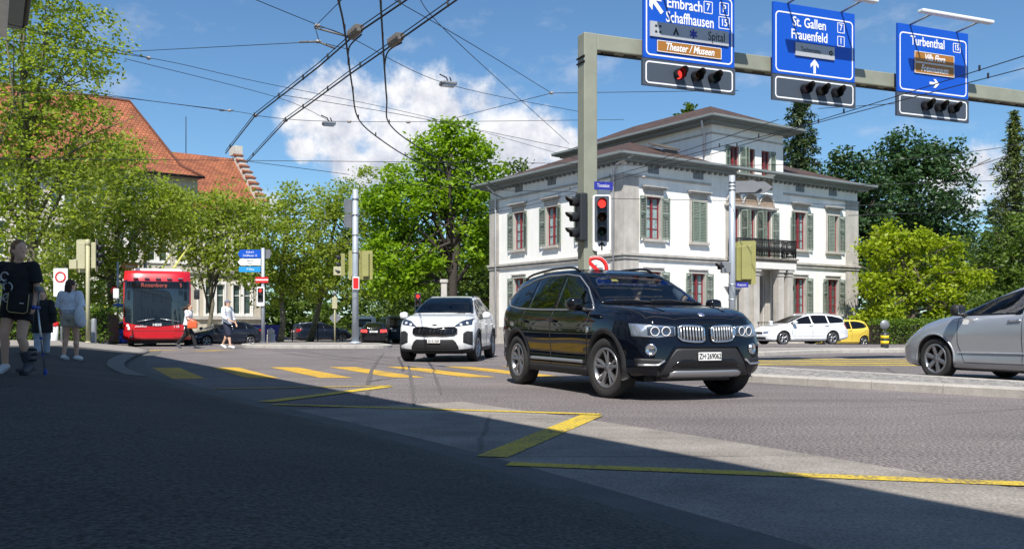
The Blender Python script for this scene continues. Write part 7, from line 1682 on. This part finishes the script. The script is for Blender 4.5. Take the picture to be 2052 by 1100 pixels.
def person(label, loc, J, look, outfit, vox=.013, rz=0, scale=1.0, hair=None):
    t = thing('person', label, 'person', loc, rz); t.scale = (scale,) * 3
    g = {k: Vector(v) for k, v in J.items() if k != 'grip'}; mb = MB(); lk = Vector((*look, 0)).normalized(); rt = Vector((lk.y, -lk.x, 0))
    sh = (g['sl'] + g['sr']) / 2; hp = (g['hl'] + g['hr']) / 2; wst = hp.lerp(sh, .38)
    ax = (g['sr'] - g['sl']).normalized(); fw = Vector((ax.y, -ax.x, 0)).normalized()
    rot = math.atan2(ax.y, ax.x)
    def ell(m2, c, r_):
        q = MB(); q.ball((0, 0, 0), r_, 16); X = Matrix.Translation(c) @ Matrix.Rotation(rot, 4, 'Z'); m2.v_off = len(m2.v); m2.add([tuple(X @ Vector(p)) for p in q.v], q.f, 0, True)
    hw = (g['sr'] - g['sl']).length / 2
    ell(mb, sh + Vector((0, 0, -.12)), (hw * .86, .105, .17)); ell(mb, wst, (.125, .09, .14)); ell(mb, hp + Vector((0, 0, .03)), (.155, .112, .12))
    for s_ in 'lr':
        cap(mb, sh.lerp(g['s' + s_], .55), g['s' + s_], .055, .052); cap(mb, g['s' + s_], g['e' + s_], .050, .038); cap(mb, g['e' + s_], g['w' + s_], .037, .026)
        cap(mb, g['h' + s_], g['k' + s_], .088, .056); cap(mb, g['k' + s_], g['a' + s_], .055, .036); m_ = g['k' + s_].lerp(g['a' + s_], .3); mb.ball(m_ + Vector((0, .012, 0)), (.056, .058, .09), 12)
        hd = (g['w' + s_] - g['e' + s_]).normalized(); hand(mb, g['w' + s_], g.get('d' + s_, hd), g.get('t' + s_, fw), J.get('grip') == s_)
        cap(mb, g['a' + s_], g['t_' + s_], .042, .036)
    h = g['head']; cap(mb, sh + Vector((0, 0, -.02)), h + Vector((0, 0, -.08)), .058, .050)
    hq = MB(); hq.ball((0, 0, .02), (.080, .100, .110), 20); hq.ball((0, -.028, -.055), (.056, .062, .070), 14); hq.ball((0, -.096, -.012), (.013, .020, .022), 8); hq.ball((0, -.088, .015), (.010, .012, .03), 8)
    for s_ in (-1, 1): hq.ball((s_ * .077, .012, -.005), (.012, .022, .032), 8)
    hq.ball((0, -.080, -.060), (.026, .012, .009), 8)
    HX = Matrix.Translation(h) @ Matrix.Rotation(math.atan2(lk.x, -lk.y), 4, 'Z'); mb.add([tuple(HX @ Vector(p)) for p in hq.v], hq.f, 0, True)
    body = voxel(mb, 'body', M['skin'], t, vox, 3)
    for s_ in (-1, 1): q = MB(); q.ball(tuple(HX @ Vector((s_ * .032, -.083, .022))), (.011, .009, .008), 8); q.build('eye', M['ink'], t)
    # clothing
    o = outfit
    if 'shirt' in o:
        q = MB(); f_ = o.get('loose', .022); hem = o.get('hem', hp.z + .02); low = Vector((hp.x, hp.y, hem))
        ell(q, sh + Vector((0, 0, -.11)), (hw * .86 + f_, .105 + f_, .17 + f_ * .6)); ell(q, wst, (.13 + f_ * 1.2, .095 + f_ * 1.2, .16))
        vs_ = []; n = 20; R0 = Vector((math.cos(rot), math.sin(rot), 0)); F0 = Vector((-math.sin(rot), math.cos(rot), 0))
        lv = [(sh + Vector((0, 0, -.10)), hw * .80 + f_, .10 + f_), (wst, .135 + f_ * 1.3, .10 + f_ * 1.3), (low, .16 + f_ * 1.3, .118 + f_ * 1.3)]
        for c_, a_, b_ in lv:
            for k in range(n): an = 2 * math.pi * k / n; vs_.append(c_ + R0 * a_ * math.cos(an) + F0 * b_ * math.sin(an))
        q.add(vs_, [(i * n + k, i * n + (k + 1) % n, (i + 1) * n + (k + 1) % n, (i + 1) * n + k) for i in range(2) for k in range(n)] + [tuple(range(n))[::-1], tuple(2 * n + k for k in range(n))], 0, True)
        for s_ in 'lr':
            sl = o.get('sleeve', .75); cap(q, sh.lerp(g['s' + s_], .5), g['s' + s_], .07, .062 + f_ * .5)
            e = g['s' + s_].lerp(g['e' + s_], min(1, sl)); cap(q, g['s' + s_], e, .060 + f_ * .5, .056 + f_ * .9, e1=False)
            if sl > 1: cap(q, g['e' + s_], g['e' + s_].lerp(g['w' + s_], sl - 1), .05 + f_ * .6, .042 + f_ * .6, e1=False)
        voxel(q, 'shirt', M[o['shirt']], t, vox, 2)
    if 'legs' in o:
        q = MB(); f_ = o.get('lf', .016); ell(q, hp + Vector((0, 0, .03)), (.158 + f_, .115 + f_, .125))
        for s_ in 'lr':
            ll = o.get('leglen', .45); e = g['h' + s_].lerp(g['k' + s_], min(1, ll)); cap(q, g['h' + s_], e, .092 + f_, (.092 + (.058 - .092) * min(1, ll)) + f_ * 1.5, e1=ll > 1)
            if ll > 1: cap(q, g['k' + s_], g['k' + s_].lerp(g['a' + s_], ll - 1), .060 + f_, .046 + f_, e0=True, e1=False)
        voxel(q, 'shorts' if o.get('leglen', .45) < 1.1 else 'trousers', M[o['legs']], t, vox, 2)
    for s_ in 'lr':
        if o.get('boot') == s_:
            q = MB(); a = g['a' + s_]; cap(q, g['k' + s_].lerp(a, .5), a, .075, .07, e0=False); cap(q, a + Vector((0, 0, -.03)), g['t_' + s_] + Vector((0, 0, .0)), .068, .055); q.box((a.x - .055, min(a.y, g['t_' + s_].y) - .06, a.z - .09), (a.x + .055, max(a.y, g['t_' + s_].y) + .07, a.z - .05)); bt = voxel(q, 'walking_boot', M['boot_grey'], t, vox, 1)
            for z in (.06, .13, .19): st = MB(); st.lathe([(.082, -.014), (.086, 0), (.082, .014)], tuple(a + Vector((0, 0, z - .02))), 'z', 16); st.build('strap', M['cloth_black'], bt)
        else:
            q = MB(); a, b = g['a' + s_], g['t_' + s_]; cap(q, a + Vector((0, 0, -.012)), b, .052, .044); cap(q, a + Vector((0, 0, -.03)) - (b - a) * .25, b + Vector((0, 0, -.012)), .044, .042); voxel(q, 'shoe', M[o.get('shoe', 'shoe_white')], t, vox * .9, 1)
    if hair: hair(t, HX, vox)
    return t
def hair_set(kind, m_):
    def f(t, HX, vox):
        q = MB(); q.ball((0, .014, .035), (.088, .102, .108), 18); q.ball((0, .05, -.01), (.082, .07, .09), 14)
        if kind == 'pony': q.ball((0, .10, .03), (.03, .035, .035), 10); cap(q, (0, .10, .02), (-.02, .13, -.16), .034, .018)
        if kind == 'long':
            for x in (-.055, -.02, .02, .055): cap(q, (x, .055, .0), (x * 1.4, .085, -.30), .045, .022)
        if kind == 'blown':
            for x, z in ((-.03, .02), (.0, -.03), (.03, -.08), (.02, -.13)): cap(q, (0, .07, z), (x * 2 - .06, .27, z - .06), .042, .012)
        q2 = MB(); q2.add([tuple(HX @ Vector(p)) for p in q.v if True], q.f, 0, True)
        # keep the face free: carve by dropping everything in front of the brow
        o = voxel(q2, 'hair', M[m_], t, vox, 2); inv = HX.inverted(); bm = bmesh.new(); bm.from_mesh(o.data)
        dead = [v for v in bm.verts if (inv @ v.co).y < -.045 and (inv @ v.co).z < .062]; bmesh.ops.delete(bm, geom=dead, context='VERTS'); bm.to_mesh(o.data); bm.free()
    return f
def cap_set(m_, hm):
    h0 = hair_set('short', hm)
    def f(t, HX, vox):
        h0(t, HX, vox); q = MB(); q.ball((0, .01, .055), (.094, .108, .092), 18); q.ball((0, -.10, .058), (.07, .07, .014), 12); q2 = MB(); q2.add([tuple(HX @ Vector(p)) for p in q.v], q.f, 0, True); voxel(q2, 'cap', M[m_], t, vox, 1)
    return f
# the woman with the crutch (feet at the picture's left edge)
px = lambda u, v, y=0: (((u - 38) / 162), y, (748 - v) / 162)
J = dict(head=px(41, 503, -.03), sl=px(5, 536), sr=px(67, 536), el=(-.29, -.02, 1.06), er=px(72, 580, .03), wl=(-.27, -.16, .86), wr=px(76, 614, -.10), hl=px(21, 616), hr=px(51, 618), kl=px(16, 668, -.08), kr=px(51, 676, -.10), al=px(12, 732, -.02), ar=px(57, 728, .02), t_l=px(13, 742, -.16), t_r=px(59, 744, -.14),
         dr=(.12, -.75, -.55), tr=(-.6, -.3, .5), grip='r')
w1 = person('woman in black shorts walking with a blue crutch and a grey walking boot', (ux(38, 11.4), 11.4, HC - 98 / 162), J, (.86, -.5), dict(shirt='cloth_black', loose=.034, sleeve=.72, hem=.80, legs='cloth_black', leglen=.45, boot='r', lf=.022), .0095, hair=hair_set('pony', 'hair_blond'))
q = MB(); bx, bz = .085, .86; q.bbox((-.13, -.05, -.16), (.13, .05, .10), .035); bag = q.build('shoulder_bag', M['cloth_black'], w1, (.12, -.19, .90)); bag.rotation_euler = (0, R(6), 0)
q = MB(); q.tube([(-.125, -.055, .08), (-.125, -.055, -.13), (-.09, -.055, -.155), (.09, -.055, -.155), (.125, -.055, -.13), (.125, -.055, .08)], .006, 6); q.build('piping', M['piping'], bag); q = MB(); q.box((.02, -.056, -.04), (.07, -.051, -.03)); q.build('bag_tag', M['lamp_white'], bag)
q = MB(); q.tube([(.0, -.19, .98), (-.05, -.17, 1.12), (-.16, -.06, 1.30), (-.17, .08, 1.28)], .010, 6); q.build('bag_strap', M['cloth_black'], w1)
for (cx, cz, r0, a0, a1) in ((-.09, 1.19, .05, 20, 320), (-.05, 1.06, .055, -60, 230), (-.12, .98, .07, 60, 380), (-.06, .93, .05, 0, 300), (-.13, 1.12, .03, 0, 330)):
    q = MB(); q.tube([(cx + r0 * math.cos(R(a)), -.165 + .10 * abs(cx + r0 * math.cos(R(a)) + .02), cz + r0 * math.sin(R(a))) for a in range(a0, a1, 20)], .008, 5); q.build('shirt_print', M['print_white'], w1)
cr_ = thing('crutch', 'blue handled aluminium forearm crutch in the woman\'s left hand', 'crutch', (ux(91, 11.3), 11.3, HC - 100 / 162)); hx = (75 - 91) / 162
q = MB(); q.tube([(0, 0, .03), (hx * .75, 0, .62), (hx, 0, .82)], .012, 10); cr0 = q.build('shaft', M['crutch_metal'], cr_)
q = MB(); q.tube([(hx, .05, .82), (hx, -.09, .825)], .019, 10); q.ball((hx, -.09, .825), .028, 10); q.build('grip', M['crutch_blue'], cr_); q = MB(); q.tube([(hx, .02, .82), (hx * 1.1, .06, 1.05)], .011, 8); q.lathe([(.05, -.03), (.055, 0), (.05, .03)], (hx * 1.1, .06, 1.05), 'z', 14); q.build('forearm_cuff', M['sign_back'], cr_)
q = MB(); q.lathe([(.022, 0), (.024, .03), (.016, .07), (.012, .08)], n=12); q.build('rubber_foot', M['crutch_blue'], cr_)
for z in (.25, .45): q = MB(); q.lathe([(.0165, -.015), (.0165, .015)], (hx * z / .82, 0, z), 'z', 10); q.build('adjuster', M['crutch_blue'], cr_)
def walk(step=.0, arm=0., lean=0., h=1.68, sw=.19):
    k = h / 1.68
    d = dict(head=(0, -lean - .02, 1.55), sl=(-sw, -lean * .8, 1.37), sr=(sw, -lean * .8, 1.37), el=(-sw - .06, arm * .18, 1.09), er=(sw + .06, -arm * .18, 1.09), wl=(-sw - .06, arm * .34 - .05, .86), wr=(sw + .06, -arm * .34 - .05, .86),
             hl=(-.085, 0, .88), hr=(.085, 0, .88), kl=(-.09, -step * .24 - .02, .48), kr=(.09, step * .18 - .04, .49), al=(-.085, -step * .36, .085), ar=(.085, step * .46, .085 + abs(step) * .07), t_l=(-.09, -step * .36 - .15, .045), t_r=(.09, step * .46 - .13, .04))
    return {q: tuple(c * k for c in v_) for q, v_ in d.items()}
# girl seen from behind
Jg = walk(.22, .1, 0, 1.64); g2 = person('girl from behind in pale blue top and beige shorts with a cloth bag', (ux(141, 18.7), 18.7, HC - 73 / 99), Jg, (-.45, -.9), dict(shirt='cloth_pale_blue', loose=.05, sleeve=.95, hem=1.03, legs='cloth_beige', leglen=.42, lf=.024), .011, rz=R(172), hair=hair_set('long', 'hair_brown'))
q = MB(); q.ball((-.27, .10, .90), (.10, .13, .23), 14); q.ball((-.29, .08, .80), (.09, .12, .14), 12); voxel(q, 'cloth_bag', M['bag_cream'], g2, .014, 3); q = MB(); q.tube([(-.25, .1, 1.08), (-.21, .12, 1.25), (-.18, .02, 1.42)], .018, 6); q.build('bag_strap', M['bag_cream'], g2)
person('person in dark coat and pale jeans half hidden behind the woman with the crutch', (ux(84, 20.2), 20.2, HC - 67 / 91.5), walk(.35, .3, .05, 1.46), (-.2, 1), dict(shirt='cloth_black', loose=.05, sleeve=1.9, hem=.55, legs='denim_pale', leglen=1.9, lf=.022, shoe='boot_grey'), .013, rz=R(200), hair=hair_set('long', 'hair_brown'))
# the two people on the crossing
w2 = person('woman in white shirt and black trousers striding before the bus with an orange bag', (ux(376, 34.5), 34.5, 0), {**walk(1.0, -.4, .06, 1.66), 'wl': (-.20, -.42, .98), 'el': (-.25, -.14, 1.09)}, (0, -1), dict(shirt='cloth_white', loose=.03, sleeve=.7, hem=.86, legs='cloth_black', leglen=1.95, lf=.018, shoe='boot_grey'), .014, rz=R(84), hair=hair_set('blown', 'hair_brown'))
q = MB(); q.bbox((-.36, -.52, .74), (-.26, -.14, 1.02), .05); q.tube([(-.31, -.45, 1.0), (-.31, -.40, 1.10), (-.31, -.26, 1.10), (-.31, -.20, 1.0)], .014, 6); q.build('handbag', M['bag_orange'], w2); q = MB(); q.bbox((.20, .02, .42), (.30, .22, .70), .03); q.build('paper_bag', M['piping'], w2)
w3 = person('man in white shirt, navy shorts and grey cap walking over the crossing', (ux(455, 34.0), 34.0, 0), {**walk(.55, .35, .0, 1.80), 'wl': (-.24, -.36, 1.02), 'el': (-.29, -.06, 1.16)}, (.1, -1), dict(shirt='cloth_white', loose=.04, sleeve=1.55, hem=.90, legs='cloth_navy', leglen=1.02, lf=.03, shoe='shoe_white'), .014, rz=R(70), hair=cap_set('cap_grey', 'hair_brown'))
# driver of the black car
ds = suv.root; Jd = dict(head=(0, -.02, 1.40), sl=(-.19, 0, 1.17), sr=(.19, 0, 1.17), el=(-.27, -.18, 1.0), er=(.27, -.18, 1.0), wl=(-.17, -.42, 1.10), wr=(.17, -.42, 1.10), hl=(-.09, .02, .68), hr=(.09, .02, .68), kl=(-.1, -.45, .72), kr=(.1, -.45, .72), al=(-.1, -.72, .42), ar=(.1, -.72, .42), t_l=(-.1, -.86, .40), t_r=(.1, -.86, .40))
hd_ = ds.rotation_euler.z; pos = Vector(ds.location) + Matrix.Rotation(hd_, 3, 'Z') @ Vector((-.10, .37, 0))
person('driver in a grey top at the wheel of the black car', pos, Jd, (0, -1), dict(shirt='cap_grey', loose=.02, sleeve=.8, hem=.72, legs='cloth_navy', leglen=1.9), .015, rz=hd_ + math.pi / 2, hair=hair_set('short', 'hair_brown'))

# ------------------------------------------------------------------ things of a kind share a group
GROUPS = {'car': 'cars at the junction', 'van': 'vans queuing beyond the far island', 'person': 'people about the junction', 'tree': 'trees round the junction', 'traffic light': 'traffic lights', 'bollard': 'bollards', 'hedge': 'clipped hedges', 'shrub': 'garden shrubs', 'street lamp': 'street lamps', 'pole': 'signal poles', 'signpost': 'signposts'}
for o in list(C.objects):
    if o.parent is None and o.get('category') in GROUPS and not o.get('group'): o['group'] = GROUPS[o['category']]
